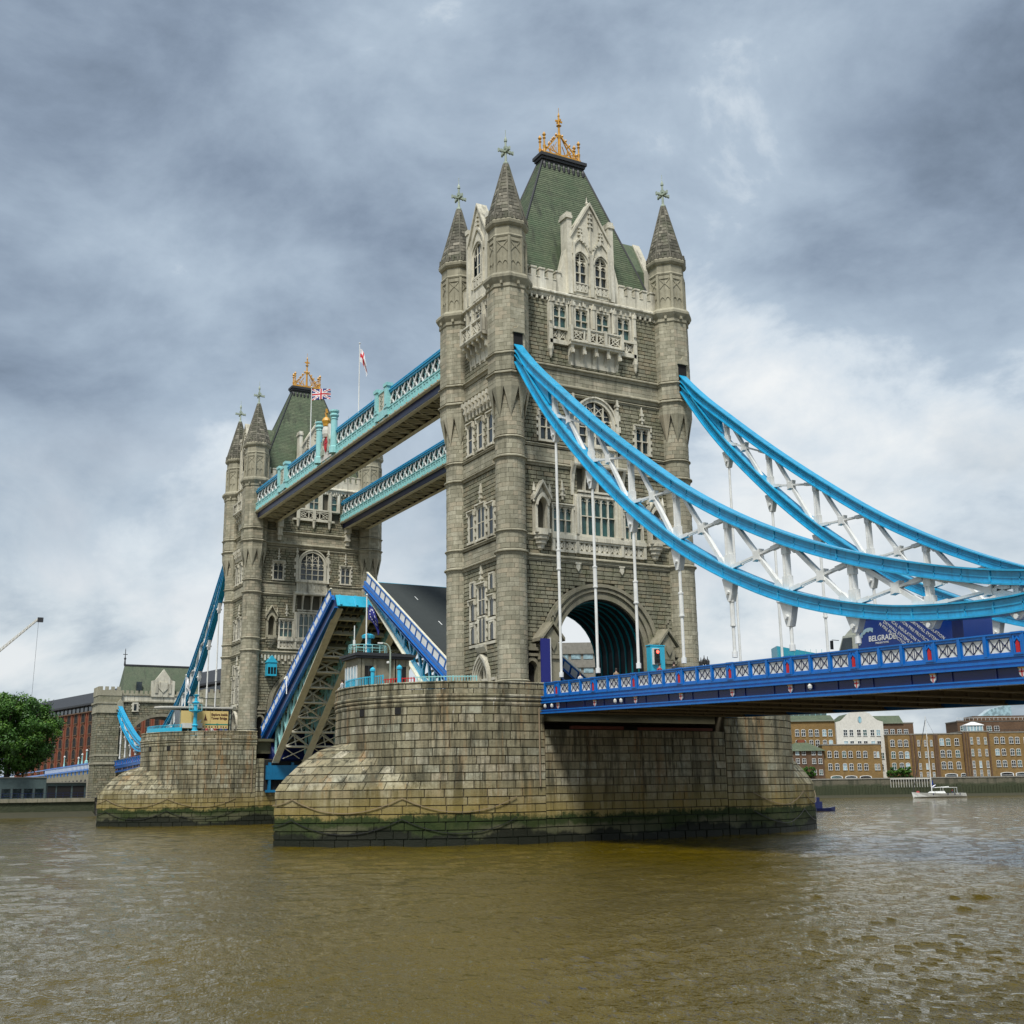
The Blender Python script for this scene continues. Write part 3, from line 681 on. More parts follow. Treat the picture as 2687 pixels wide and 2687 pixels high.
def face_wall(x0, kind, sx, root, RL, blocks, rr, detail=True):
    """the wide face with the road arch.  sx=+1/-1 side of the tower"""
    F = frame((sx*WX, 0, 0), (0, sx, 0)); o = (sx*WX, 0, 0)
    def M(u, v): p = F(u, v, 0); return fmat(p, (0, sx, 0))
    near = kind == 'land'; sg = not near
    holes = []
    def H(u0, u1, z0, z1): holes.append((u0, u1, z0, z1))
    def hf(z):
        L = [(a, b) for a, b, c, d in holes if c < z < d]
        w = arch_half(z, 6.6, 1.5)
        if z < 23.0 and w > 0: L.append((-w, w))
        return L
    # --- windows of storey 2
    zb = 27.65
    put_window(root, M(0, zb), 3.85, 3.7, 5, (.5,), 'flat', .3, hood=False, glass='leaded_glass' , single_glass=sg); H(-2.25, 2.25, 27.0, 34.0)
    for s in (-1, 1): put_window(root, M(s*4.0, zb), 2.0, 2.45, 3, (.5,), 'flat', .18, hood=True, glass='leaded_glass', single_glass=sg); H(s*4-1.25, s*4+1.25, 27.0, 30.5)
    for s in (-1, 1): put_window(root, M(s*5.5, 36.5), 1.45, 2.55, 2, (.5,), 'flat', .22, True, True, single_glass=sg); H(s*5.5-1.02, s*5.5+1.02, 36.2, 39.4)
    put_window(root, M(0, 36.7), 3.8, 4.35, 4, (.36, .72), 'arch', .34, rise=2.0, single_glass=sg); H(-2.4, 2.4, 36.4, 41.5)
    if near:
        for u in (-3.75, -1.25, 1.25, 3.75): put_window(root, M(u, 48.15), 1.42, 2.35, 2, (.5,), 'flat', .2, hood=False, glass='leaded_glass')
        H(-5.15, 5.15, 46.4, 51.2)
    else:
        for u in (-3.4, 0.0, 3.4): put_window(root, M(u, 48.0), 1.5 if u == 0 else .9, 2.6, 2 if u == 0 else 1, (.5,), 'flat', .25, hood=False, glass='leaded_glass', single_glass=True)
        H(-4.3, 4.3, 46.2, 51.1)
    for u in (-1.22, 1.22): put_window(root, M(u, 53.35), 1.36, 3.2, 2, (.5,), 'arch', .16, hood=True, rise=.95, single_glass=sg)
    # --- dressings
    b = MB()
    def pil(u, z0, z1, w=.42, n=.52): b.fb(F, u-w/2, u+w/2, z0, z1, 0, n)
    # storey 4 panel
    pw = 5.1 if near else 4.25
    if near:
        for u in (-4.95, -2.5, 0, 2.5, 4.95): pil(u, 48.1, 51.1); b.fb(F, u-.13, u+.13, 48.6, 50.9, .5, .66); b.ext(F, [(u-.17, 50.6), (u, 51.25), (u+.17, 50.6)], .3, .72)
    else:
        for u in (-4.1, -2.6, -1.15, 1.15, 2.6, 4.1): pil(u, 47.9, 51.0)
    b.fb(F, -pw, pw, 50.75, 51.1, 0, .38); b.fb(F, -pw, pw, 47.85, 48.1, 0, .62)
    for i in range(9): u = -pw+.6+(2*pw-1.2)*i/8; b.fb(F, u-.08, u+.08, 50.8, 51.25, .3, .56)
    P('attic_panel', b, 'pale_stone', root); b = MB()
    if near:                                   # balcony
        b.prof(F, -3.05, 3.05, [(0, 46.4), (1.1, 46.4), (1.1, 46.55), (1.25, 46.65), (1.25, 46.8), (0, 46.8)])
        F2 = lambda u, v, n: F(u, v, n)
        tracery_panel(b, F, -2.9, 2.9, 46.8, 48.05, .95, 1.15, 4)
        b.fb(F, -3.0, 3.0, 48.05, 48.2, .9, 1.22)
        for u in (-2.95, -.98, .98, 2.95): b.fb(F, u-.16, u+.16, 46.8, 48.3, .9, 1.26)
        P('balcony', b, 'pale_stone', root)
        for s in (-1, 1):
            b = MB(); b.fb(F, *sorted((s*2.8, s*3.05)), 46.8, 48.2, .2, 1.15)
            tracery_panel(b, F, *sorted((s*3.1, s*4.8)), 46.75, 48.0, .25, .45, 2)
            b.fb(F, *sorted((s*3.0, s*5.05)), 46.35, 46.75, 0, .6); b.fb(F, *sorted((s*4.75, s*5.15)), 46.0, 48.2, 0, .6)
            b.lathe(F(s*4.95, 0, .45), [(.05, 44.8), (.14, 45.0), (.2, 45.4), (.30, 45.7), (.30, 46.0)], 6); P('side_balustrade', b, 'pale_stone', root)
        for u in (-2.75, -1.4, 0, 1.4, 2.75):
            b = MB(); b.ext(lambda a, v, n, u=u: F(u+n, v, a), [(0, 44.5), (.25, 44.6), (.5, 45.3), (.95, 46.0), (1.0, 46.4), (0, 46.4)], -.16, .16)
            b.fb(F, u-.13, u+.13, 45.55, 45.9, .85, 1.12); P('balcony_console', b, 'pale_stone', root)
        b = MB(); b.fb(F, -2.6, 2.6, 44.5, 46.4, 0, .34); P('balcony_apron', b, 'pale_stone', root); b = MB()
    else:
        b.fb(F, -3.4, 3.4, 46.1, 46.4, 0, .65); tracery_panel(b, F, -2.7, 2.7, 46.4, 47.7, .45, .62, 3)
        for u in (-2.6, 0, 2.6): b.fb(F, u-.25, u+.25, 46.3, 47.85, .4, .72); b.lathe(F(u, 0, .45), [(.06, 44.9), (.18, 45.1), (.24, 45.6), (.34, 46.1)], 6)
        P('balcony', b, 'pale_stone', root)
        for s in (-1, 1):                     # big brackets below the walkways
            b = MB(); b.fb(F, s*5.6-.45, s*5.6+.45, 44.6, 45.9, 0, 1.3); b.fb(F, s*5.6-.36, s*5.6+.36, 43.6, 44.6, 0, 1.0); b.fb(F, s*5.6-.42, s*5.6+.42, 43.3, 43.6, 0, 1.1); b.fb(F, s*5.6-.28, s*5.6+.28, 42.6, 43.3, 0, .8); P('walkway_bracket', b, 'pale_stone', root)
    # arched-window flanks, pinnacles, tracery panel below, oriel coving above the great window
    for s in (-1, 1):
        b = MB(); small_finial(b, F, s*5.5, 39.55, 1.5); P('wall_finial', b, 'pale_stone', root); b = MB(); small_finial(b, F, s*4.0, 30.8, 1.6); P('wall_finial', b, 'pale_stone', root)
        b = MB(); b.fb(F, *sorted((s*2.3, s*2.72)), 36.4, 40.6, 0, .42); b.fb(F, s*2.55-.12, s*2.55+.12, 40.6, 41.6, .1, .5); b.fb(F, s*2.55-.2, s*2.55+.2, 40.9, 41.1, .1, .55)
        for k_ in range(6): b.fb(F, *sorted((s*2.68, s*(2.95 if k_ % 2 else 2.72))), 36.5+k_*.6, 37.1+k_*.6, 0, .36)
        P('window_buttress', b, 'pale_stone', root)
    b = MB()
    b.fb(F, -2.5, 2.5, 34.6, 36.4, 0, .34); tracery_panel(b, F, -2.1, 2.1, 34.75, 36.25, .33, .46, 6)
    b.fb(F, -2.7, 2.7, 36.25, 36.48, 0, .62)
    P('tracery_panel', b, 'pale_stone', root); b = MB()
    b.prof(F, -3.0, 3.0, [(0, 34.2), (1.0, 34.2), (1.05, 34.35), (1.05, 34.5), (.3, 34.75), (0, 34.75)])
    for u in (-2.85, 2.85, -1.45, 1.45, 0):
        b.ext(lambda a, v, n, u=u: F(u+n, v, a), [(0, 31.4), (.35, 31.4), (.45, 32.6), (.62, 33.4), (.95, 34.2), (0, 34.2)], -.17 if abs(u) > 2 else -.07, .17 if abs(u) > 2 else .07)
    b.strip(F, [(-2.3, 31.75), (2.3, 31.75)], [(-2.3, 31.95), (2.3, 31.95)], 0, .5)
    P('oriel_coving', b, 'pale_stone', root)
    # great window jambs and buttress shafts
    for s in (-1, 1): b = MB(); b.fb(F, *sorted((s*2.25, s*2.75)), 27.2, 31.5, 0, .5); b.fb(F, s*2.5-.12, s*2.5+.12, 27.6, 31.3, .5, .66); b.fb(F, s*2.9-.12, s*2.9+.12, 27.3, 30.3, 0, .45); P('window_buttress', b, 'pale_stone', root)
    b = MB(); b.fb(F, -5.3, 5.3, 27.0, 27.4, 0, .62)
    # carved band between
    b.fb(F, -5.2, 5.2, 25.75, 26.0, 0, .5); b.fb(F, -5.2, 5.2, 26.8, 27.0, 0, .5); b.fb(F, -5.2, 5.2, 26.0, 26.8, 0, .22)
    for u0, u1, m in ((-5.05, -2.75, 4), (-2.3, 2.3, 8), (2.75, 5.05, 4)): tracery_panel(b, F, u0, u1, 25.9, 26.9, .22, .42, m)
    for u in (-5.15, -2.52, 2.52, 5.15): b.fb(F, u-.15, u+.15, 25.8, 27.0, 0, .56)
    P('carved_band', b, 'pale_stone', root)
    for s in (-1, 1):                         # shields above the arch
        u = s*2.45; b = MB(); b.ext(F, [(u-.22, 24.75), (u-.22, 24.35), (u, 24.05), (u+.22, 24.35), (u+.22, 24.75)], .2, .42); b.fb(F, u-.32, u+.32, 24.75, 24.9, .2, .45); P('stone_shield', b, 'pale_stone', root)
    # gable above the parapet
    b = MB(); fl = .0
    def gwall(A, B, n0, n1): b.strip(F, A, B, n0, n1)
    for u0, u1 in ((-2.2, -1.95), (-.48, .48), (1.95, 2.2)): b.fb(F, u0, u1, 52.0, 56.6, -.5, .42)
    for s in (-1, 1): b.fb(F, *sorted((s*.48, s*1.95)), 52.0, 53.35, -.5, .40); tracery_panel(b, F, *sorted((s*.55, s*1.9)), 52.35, 53.2, .40, .52, 3)
    b.ext(F, [(-2.2, 56.58), (2.2, 56.58), (2.2, 58.3), (0, 62.0), (-2.2, 58.3)], -.5, .40)
    for s in (-1, 1):                          # raking copings, blind ogees, pinnacle buttresses
        b.bar(F(s*2.35, 58.2, 0), F(0, 62.25, 0), .26, 1.1, F(0, 0, 1)-F(0, 0, 0)) if False else b.hexa([F(s*2.4, 58.05, -.6), F(0, 62.05, -.6), F(0, 62.4, -.6), F(s*2.4, 58.45, -.6), F(s*2.4, 58.05, .6), F(0, 62.05, .6), F(0, 62.4, .6), F(s*2.4, 58.45, .6)])
        uo = s*1.22; A = [(uo+u*1.0, v) for u, v in arch_pts(.92, 56.3, 1.75, 8)]; Bq = [(uo+u*1.0, v) for u, v in arch_pts(1.05, 56.3, 2.0, 8)]; b.strip(F, A, Bq, .38, .56)
        b.fb(F, uo-.06, uo+.06, 58.2, 59.4, .38, .55)
        for q in range(3): b.fb(F, uo-.3+.05*q, uo+.3-.05*q, 58.45+.38*q, 58.6+.38*q, .38, .58)
        for q in range(5): b.fb(F, uo+s*(-.9+.2*q)-.09, uo+s*(-.9+.2*q)+.09, 57.2+.27*q*(1 if q < 3 else .6), 57.4+.27*q, .4, .62)
        b.fb(F, *sorted((s*2.2, s*2.75)), 52.0, 60.1, -.75, .50); b.fb(F, *sorted((s*2.15, s*2.9)), 60.1, 60.4, -.85, .62); b.fb(F, *sorted((s*2.2, s*2.8)), 60.4, 60.75, -.8, .55)
        b.ext(F, [(s*2.75, 52.0), (s*3.4, 52.0), (s*3.4, 54.2), (s*2.75, 56.8)], -.7, .2)
        b.fb(F, s*2.05-.1, s*2.05+.1, 52.2, 57.6, .42, .62)
    for q in range(4): b.fb(F, -.3+.04*q, .3-.04*q, 59.6+.5*q, 59.78+.5*q, .38, .56)
    b.fb(F, -.08, .08, 57.0, 61.4, .38, .52); b.lathe(F(0, 0, 0), [(.12, 62.3), (.2, 62.5), (.08, 62.7), (.03, 63.2)], 6)
    b.fb(F, -.2, .2, 52.0, 56.6, .42, .6)
    P('gable', b, 'pale_stone', root)
    b = MB()                                   # dormer roof behind the gable
    R0 = lambda u, v, n: F(u, v, n); b.ext(F, [(-2.1, 57.8), (2.1, 57.8), (0, 61.8)], -4.2, -.5); b.fb(F, -2.7, 2.7, 52.4, 57.9, -3.6, -.52); P('dormer_roof', b, 'slate_roof', root)
    # battlemented parapet
    b = MB()
    for s in (-1, 1):
        a, c = 3.42, 8.15; b = MB(); b.fb(F, *sorted((s*a, s*c)), 51.9, 53.1, -.25, .28); P('parapet', b, 'pale_stone', root); m = 5; st = (c-a)/m
        for q in range(m):
            b = MB(); u = a+st*q+.05; b.fb(F, *sorted((s*u, s*(u+st*.58))), 53.1, 53.98, -.25, .28); b.fb(F, *sorted((s*(u-.06), s*(u+st*.58+.06))), 53.98, 54.15, -.32, .36)
            b.fb(F, *sorted((s*(u+st*.58), s*(u+st))), 53.1, 53.2, -.3, .34); P('merlon', b, 'pale_stone', root)
    # cornices and string courses
    b = MB(); b.mi = 0
    for z, sc in ((51.55, 1.6), ): moulding(b, F, -8.0, 8.0, z, sc)
    for i in range(26): u = -7.6+15.2*i/25; b.fb(F, u-.09, u+.09, 50.75, 51.1, .25, .52)
    P('cornice', b, 'pale_stone', root)
    b = MB()
    for z, sc in ((43.95, 1.1), (42.05, 1.3), (41.45, .6), (35.95, .6), (34.1, .9), (27.1, .7), (25.2, 1.0), (24.9, .5)):
        if z in (27.1,): segs = ((-8.2, -5.4), (5.4, 8.2))
        elif z in (34.1, 35.95): segs = ((-8.2, -3.05), (3.05, 8.2)) if z == 34.1 else ((-8.2, -2.75), (2.75, 8.2))
        else: segs = ((-8.2, 8.2),)
        for a, c in segs: b = MB(); moulding(b, F, a, c, z, sc); P('string_course', b, 'turret_stone', root)
    # archway: receding orders of moulding
    b = MB(); W0 = [(6.55, .42, 1.45), (6.2, .56, 1.3), (5.95, .34, 1.1), (5.6, .44, .9), (5.35, .22, .7), (5.05, .30, .45), (4.8, .1, 0.)]
    for (wo, n_, lo), (wi, n2_, li) in zip(W0, W0[1:]):
        A = [(wi, 12.)]; A = [(-wi, 12.)]+arch_road(wi, 26, li)+[(wi, 12.)]; B = [(-wo, 12.)]+arch_road(wo, 26, lo)+[(wo, 12.)]
        b.strip(F, A, B, -.35, n_)
    P('archway', b, 'granite', root)
    # canopied niches
    for s in (-1, 1):
        b = MB(); u = s*6.45
        if near or True:
            b.fb(F, u-.75, u-.5, 27.7, 30.0, 0, .8); b.fb(F, u+.5, u+.75, 27.7, 30.0, 0, .8)
            A = [(u+p[0], p[1]) for p in arch_pts(.5, 29.9, .85, 6)]; Bq = [(u+p[0], p[1]) for p in arch_pts(.72, 29.9, 1.25, 6)]; b.strip(F, A, Bq, .0, .95)
            b.ext(F, [(u-.8, 30.6), (u+.8, 30.6), (u, 32.0)], .3, .6); b.hexa([F(u-.95, 30.45, .3), F(u, 32.1, .3), F(u, 32.35, .3), F(u-.95, 30.8, .3), F(u-.95, 30.45, 1.05), F(u, 32.1, 1.05), F(u, 32.35, 1.05), F(u-.95, 30.8, 1.05)]); b.hexa([F(u+.95, 30.45, .3), F(u, 32.1, .3), F(u, 32.35, .3), F(u+.95, 30.8, .3), F(u+.95, 30.45, 1.05), F(u, 32.1, 1.05), F(u, 32.35, 1.05), F(u+.95, 30.8, 1.05)])
            for q in (-.85, .85): b.lathe(F(u+q, 0, .75), [(.12, 30.2), (.14, 31.2), (.2, 31.25), (.02, 32.1)], 6)
            b.fb(F, u-.8, u+.8, 27.3, 27.7, 0, 1.0)
            b.lathe(F(u, 0, .25), [(.1, 25.75), (.35, 25.9), (.42, 26.2), (.6, 26.35), (.62, 26.6), (.8, 26.75), (.82, 27.0), (.95, 27.1), (.95, 27.35)], 8, PI/8)
            P('niche', b, 'pale_stone' if near else 'turret_stone', root); H(u-.8, u+.8, 27.0, 31.2)
    if not near:
        b = MB()                               # chequered corbel band and blue bay cabin
        b.fb(F, -7.9, 7.9, 23.4, 24.85, .0, .24)
        for i in range(30):
            u = -7.7+15.4*i/29; b.fb(F, u-.13, u+.13, 23.9 if i % 2 else 24.2, 24.75, .2, .5)
        for i in range(15): u = -7.6+15.2*i/14; b.fb(F, u-.14, u+.14, 23.45, 23.75, .2, .42)
        P('corbel_band', b, 'pale_stone', root)
    # lodges beside the arch
    for s in (-1, 1):
        b = MB(); u = s*6.35
        if near:
            b.fb(F, u-.75, u+.75, 12.0, 17.0, .2, 1.9); b.fb(F, u-.85, u+.85, 13.3, 13.6, .2, 2.05); b.fb(F, u-.85, u+.85, 15.6, 15.9, .2, 2.05); b.fb(F, u-.6, u+.6, 16.0, 17.6, .2, 1.95)
            for q in (-1, 1): b.hexa([F(u+q*1.2, 17.2, .2), F(u, 18.7, .2), F(u, 19.0, .2), F(u+q*1.2, 17.5, .2), F(u+q*1.2, 17.2, 2.15), F(u, 18.7, 2.15), F(u, 19.0, 2.15), F(u+q*1.2, 17.5, 2.15)])
            b.ext(F, [(u-.95, 17.2), (u+.95, 17.2), (u, 18.5)], .2, 1.9); b.ext(F, [(u-.3, 17.3), (u-.3, 16.8), (u, 16.3), (u+.3, 16.8), (u+.3, 17.3)], 1.9, 2.1)
            b.fb(F, u-.08, u+.08, 19.0, 19.75, 1.9, 2.1); b.fb(F, u-.28, u+.28, 19.3, 19.45, 1.9, 2.1)
            P('lodge_pier', b, 'granite', root)
        b = MB(); ud = s*7.75                  # side passage door with small arch
        A = [(ud-.5, 12.)]+[(ud+p[0], p[1]) for p in arch_pts(.5, 14.9, .6, 6)]+[(ud+.5, 12.)]; Bq = [(ud-.75, 12.)]+[(ud+p[0], p[1]) for p in arch_pts(.75, 14.9, .95, 6)]+[(ud+.75, 12.)]
        b.strip(F, A, Bq, .0, .7); b.fb(F, ud-.8, ud+.8, 16.4, 16.7, 0, .9); b.fb(F, ud-.8, ud+.8, 15.9, 16.15, 0, .8)
        for q in range(4): b.fb(F, ud-.75+.42*q, ud-.52+.42*q, 16.7, 17.0, 0, .85)
        b2 = MB(); b2.ext(F, [(ud-.5, 12.0), (ud+.5, 12.0), (ud+.5, 15.0), (ud, 15.5), (ud-.5, 15.0)], .0, .05)
        P('side_door', b, 'granite', root); P('door_recess', b2, 'dark_slot', root)
        H(ud-.8, ud+.8, 11.9, 16.9)
    # walling blocks
    Fb = lambda s, z, n: F(s, z, n+.28)
    seg = [(12.0, 24.75, .40), (25.45, 33.8, .40), (36.2, 41.3, .40), (44.3, 50.9, .40)]
    out = []
    for z0, z1, h in seg: courses(Fb, -8.22, 8.22, z0, z1, h, .82, hf, False, .28, .05, .017, rr, .16, .4, out, cham=.014)
    sm = []
    for z0, z1, h in ((34.4, 35.7, .42), (42.35, 43.6, .42), (25.45, 25.46, .5)):
        if z1-z0 > .1: courses(Fb, -8.22, 8.22, z0, z1, h, 1.05, hf, False, .28, .01, .02, rr, .02, .3, sm, cham=.01)
    blocks['rock_faced'] += out; blocks['turret_stone'] += sm
def side_wall(sy, near, root, RL, blocks, rr):
    F = frame((0, sy*WY, 0), (-sy, 0, 0)); sg = not near
    def M(u, v): return fmat(F(u, v, 0), (-sy, 0, 0))
    holes = []
    def H(u0, u1, z0, z1): holes.append((u0, u1, z0, z1))
    hf = lambda z: [(a, b) for a, b, c, d in holes if c < z < d]+([(-1.6*math.sqrt(max(0, 1-((z-12)/4.9)**2.2))-.02, 1.6*math.sqrt(max(0, 1-((z-12)/4.9)**2.2))+.02)] if z < 16.8 else [])
    for u, w, zb, h, nl in ((0, 1.35, 17.7, 2.3, 2), (0, 1.35, 20.3, 2.75, 2), (-1.95, .8, 17.75, 1.6, 1), (1.95, .8, 17.75, 1.6, 1), (-1.95, .8, 19.95, 1.7, 1), (1.95, .8, 19.95, 1.7, 1), (-1.95, .75, 22.15, 1.4, 1), (1.95, .75, 22.45, 1.4, 1)):
        put_window(root, M(u, zb), w, h, nl, (.5,) if nl > 1 and h > 2.5 else (), 'flat', .16, nl > 1, zb > 19.9 and zb < 22, sill=False, single_glass=sg, deep=.37, gz=.22); H(u-w/2-.3, u+w/2+.3, zb-.1, zb+h+.25)
    for u, w in ((0, 1.45), (-2.05, .85), (2.05, .85)):
        put_window(root, M(u, 27.6), w, 3.1 if u == 0 else 2.8, 2 if u == 0 else 1, (.5,), 'flat', .2, True, True, single_glass=sg, deep=.37, gz=.22); H(u-w/2-.35, u+w/2+.35, 27.3, 31.1)
        put_window(root, M(u*1.05, 36.45), .85, 2.9, 1, (.5,), 'flat', .2, True, True, single_glass=sg, deep=.37, gz=.22); H(u*1.05-.7, u*1.05+.7, 36.2, 39.8)
    put_window(root, M(0, 49.35), 1.4, 2.4, 2, (.5,), 'flat', .2, hood=True, single_glass=sg, deep=.40, gz=.22)
    for u in (-1.75, 1.75): put_window(root, M(u, 49.35), .62, 2.1, 1, (.5,), 'flat', .2, hood=True, single_glass=sg, deep=.40, gz=.22)
    H(-2.5, 2.5, 47.4, 51.2)
    put_window(root, M(0, 54.6), 1.8, 3.4, 3, (.5,), 'arch', .22, rise=1.1, single_glass=sg, gz=.20)
    b = MB()
    b.fb(F, -2.6, 2.6, 17.35, 17.6, 0, .36); b.fb(F, -2.6, -.85, 19.55, 19.8, 0, .35); b.fb(F, .85, 2.6, 19.55, 19.8, 0, .35)
    b.prof(F, -.9, .9, [(0, 16.7), (.3, 16.7), (.6, 17.2), (.6, 17.4), (0, 17.4)])
    P('pale_band', b, 'pale_stone', root)
    for z_ in (23.25, 31.1): b = MB(); small_finial(b, F, 0, z_, 1.6); P('wall_finial', b, 'pale_stone', root)
    b = MB()
    for k_ in range(4):                        # doorway orders
        A = [(-1.6+.2*(k_+1), 12.)]+arch_pts(1.6-.2*(k_+1), 14.2, 2.35-.25*(k_+1), 8)+[(1.6-.2*(k_+1), 12.)]; Bq = [(-1.6+.2*k_, 12.)]+arch_pts(1.6-.2*k_, 14.2, 2.35-.25*k_, 8)+[(1.6-.2*k_, 12.)]
        b.strip(F, A, Bq, 0, .62-.12*k_)
    b.fb(F, -.8, .8, 13.9, 14.3, 0, .2); b.fb(F, -.05, .05, 12, 15.4, 0, .18)
    P('doorway', b, 'pale_stone', root)
    for s in (-1, 1): b = MB(); b.fb(F, s*2.4-.35, s*2.4+.35, 14.0, 14.25, 0, .5); b.fb(F, s*2.4-.35, s*2.4-.22, 12, 14, 0, .4); b.fb(F, s*2.4+.22, s*2.4+.35, 12, 14, 0, .4); P('door_surround', b, 'pale_stone', root)
    # machicolation below the walkway storey
    for i in range(9):
        u = -3.0+6.0*i/8; b = MB()
        b.ext(lambda a, v, n, u=u: F(u+n, v, a), [(.2, 40.1), (.36, 40.1), (.44, 40.6), (.62, 40.75), (.62, 41.2), (.85, 41.35), (.85, 41.8), (.2, 41.8)], -.15, .15); P('corbel', b, 'pale_stone', root)
    b = MB()
    # balcony
    b.prof(F, -2.4, 2.4, [(0, 47.4), (1.2, 47.4), (1.35, 47.6), (1.35, 47.8), (0, 47.8)]); tracery_panel(b, F, -2.2, 2.2, 47.8, 49.1, 1.0, 1.2, 4); b.fb(F, -2.35, 2.35, 49.1, 49.28, .92, 1.3)
    for u in (-2.25, 0, 2.25): b.fb(F, u-.17, u+.17, 47.8, 49.4, .95, 1.32)
    for s in (-1, 1): b.fb(F, *sorted((s*2.15, s*2.3)), 47.8, 49.2, .2, 1.1)
    P('balcony', b, 'pale_stone', root)
    for u in (-2.0, -1, 0, 1.0, 2.0):
        b = MB(); b.ext(lambda a, v, n, u=u: F(u+n, v, a), [(0, 45.0), (.3, 45.1), (.4, 46.1), (.75, 46.4), (.8, 46.9), (1.15, 47.1), (1.15, 47.4), (0, 47.4)], -.14, .14); P('balcony_console', b, 'pale_stone', root)
    b = MB(); b.fb(F, -2.1, 2.1, 45.4, 47.4, 0, .3)
    P('balcony_apron', b, 'pale_stone', root)
    for u in (-2.3, -1.15, 1.15, 2.3): b = MB(); b.fb(F, u-.2, u+.2, 47.8, 51.3, 0, .5); b.fb(F, u-.1, u+.1, 49.2, 51.2, .5, .62); P('pilaster', b, 'pale_stone', root)
    b = MB()
    for s in (-1, 1):
        b.fb(F, *sorted((s*.9, s*2.0)), 52.0, 57.6, -.5, .42); b.fb(F, *sorted((s*1.95, s*2.4)), 52.0, 59.9, -.7, .52); b.fb(F, *sorted((s*1.9, s*2.5)), 59.9, 60.4, -.8, .62)
        b.hexa([F(s*2.1, 58.3, -.6), F(0, 62.2, -.6), F(0, 62.5, -.6), F(s*2.1, 58.7, -.6), F(s*2.1, 58.3, .6), F(0, 62.2, .6), F(0, 62.5, .6), F(s*2.1, 58.7, .6)])
        b.ext(F, [(s*2.4, 52.0), (s*3.1, 52.0), (s*3.1, 54.2), (s*2.4, 56.8)], -.7, .2)
        b.fb(F, s*1.2-.1, s*1.2+.1, 53.4, 57.6, .42, .6)
    b.fb(F, -.92, .92, 52.0, 54.5, -.5, .40); tracery_panel(b, F, -.85, .85, 53.3, 54.3, .4, .52, 3)
    b.ext(F, [(-2.0, 57.58), (-.9, 57.58), (-.6, 58.0), (0, 58.2), (.6, 58.0), (.9, 57.58), (2.0, 57.58), (2.0, 58.5), (0, 62.2), (-2.0, 58.5)], -.5, .40)
    A = arch_pts(1.3, 57.0, 2.6, 8); Bq = arch_pts(1.45, 57.0, 2.9, 8); b.strip(F, A, Bq, .38, .56); b.fb(F, -.07, .07, 59.5, 61.3, .38, .54)
    for q in range(3): b.fb(F, -.3+.05*q, .3-.05*q, 60.0+.45*q, 60.15+.45*q, .38, .57)
    P('gable', b, 'pale_stone', root)
    b = MB(); b.ext(F, [(-1.9, 58.0), (1.9, 58.0), (0, 62.0)], -5.0, -.5); b.fb(F, -2.3, 2.3, 52.4, 58.05, -4.2, -.52); P('dormer_roof', b, 'slate_roof', root)
    b = MB()
    for s in (-1, 1):
        b = MB(); b.fb(F, *sorted((s*3.1, s*4.0)), 51.9, 53.1, -.25, .28); b.fb(F, *sorted((s*3.2, s*3.7)), 53.1, 54.1, -.25, .28); P('battlement', b, 'pale_stone', root)
    b = MB(); moulding(b, F, -3.8, 3.8, 51.55, 1.6)
    for i in range(12): u = -3.6+7.2*i/11; b.fb(F, u-.09, u+.09, 50.75, 51.1, .25, .52)
    P('cornice', b, 'pale_stone', root)
    b = MB()
    for z, sc in ((43.95, 1.1), (42.05, 1.3), (35.95, .6), (34.1, .9), (27.1, .7), (25.2, 1.0)): b = MB(); moulding(b, F, -4.1, 4.1, z, sc); P('string_course', b, 'turret_stone', root)
    Fb = lambda s, z, n: F(s, z, n+.26); out = []
    for z0, z1 in ((12.0, 24.9), (27.4, 33.8), (36.2, 41.6), (44.3, 50.9)): courses(Fb, -4.1, 4.1, z0, z1, .40, .62, hf, False, .26, .055, .017, rr, .16, .4, out, cham=.014)
    sm = []
    for z0, z1 in ((25.5, 26.8), (34.4, 35.7), (42.35, 43.6)): courses(Fb, -4.1, 4.1, z0, z1, .42, .95, hf, False, .26, .01, .02, rr, .02, .3, sm, cham=.01)
    blocks['rock_faced'] += out; blocks['turret_stone'] += sm
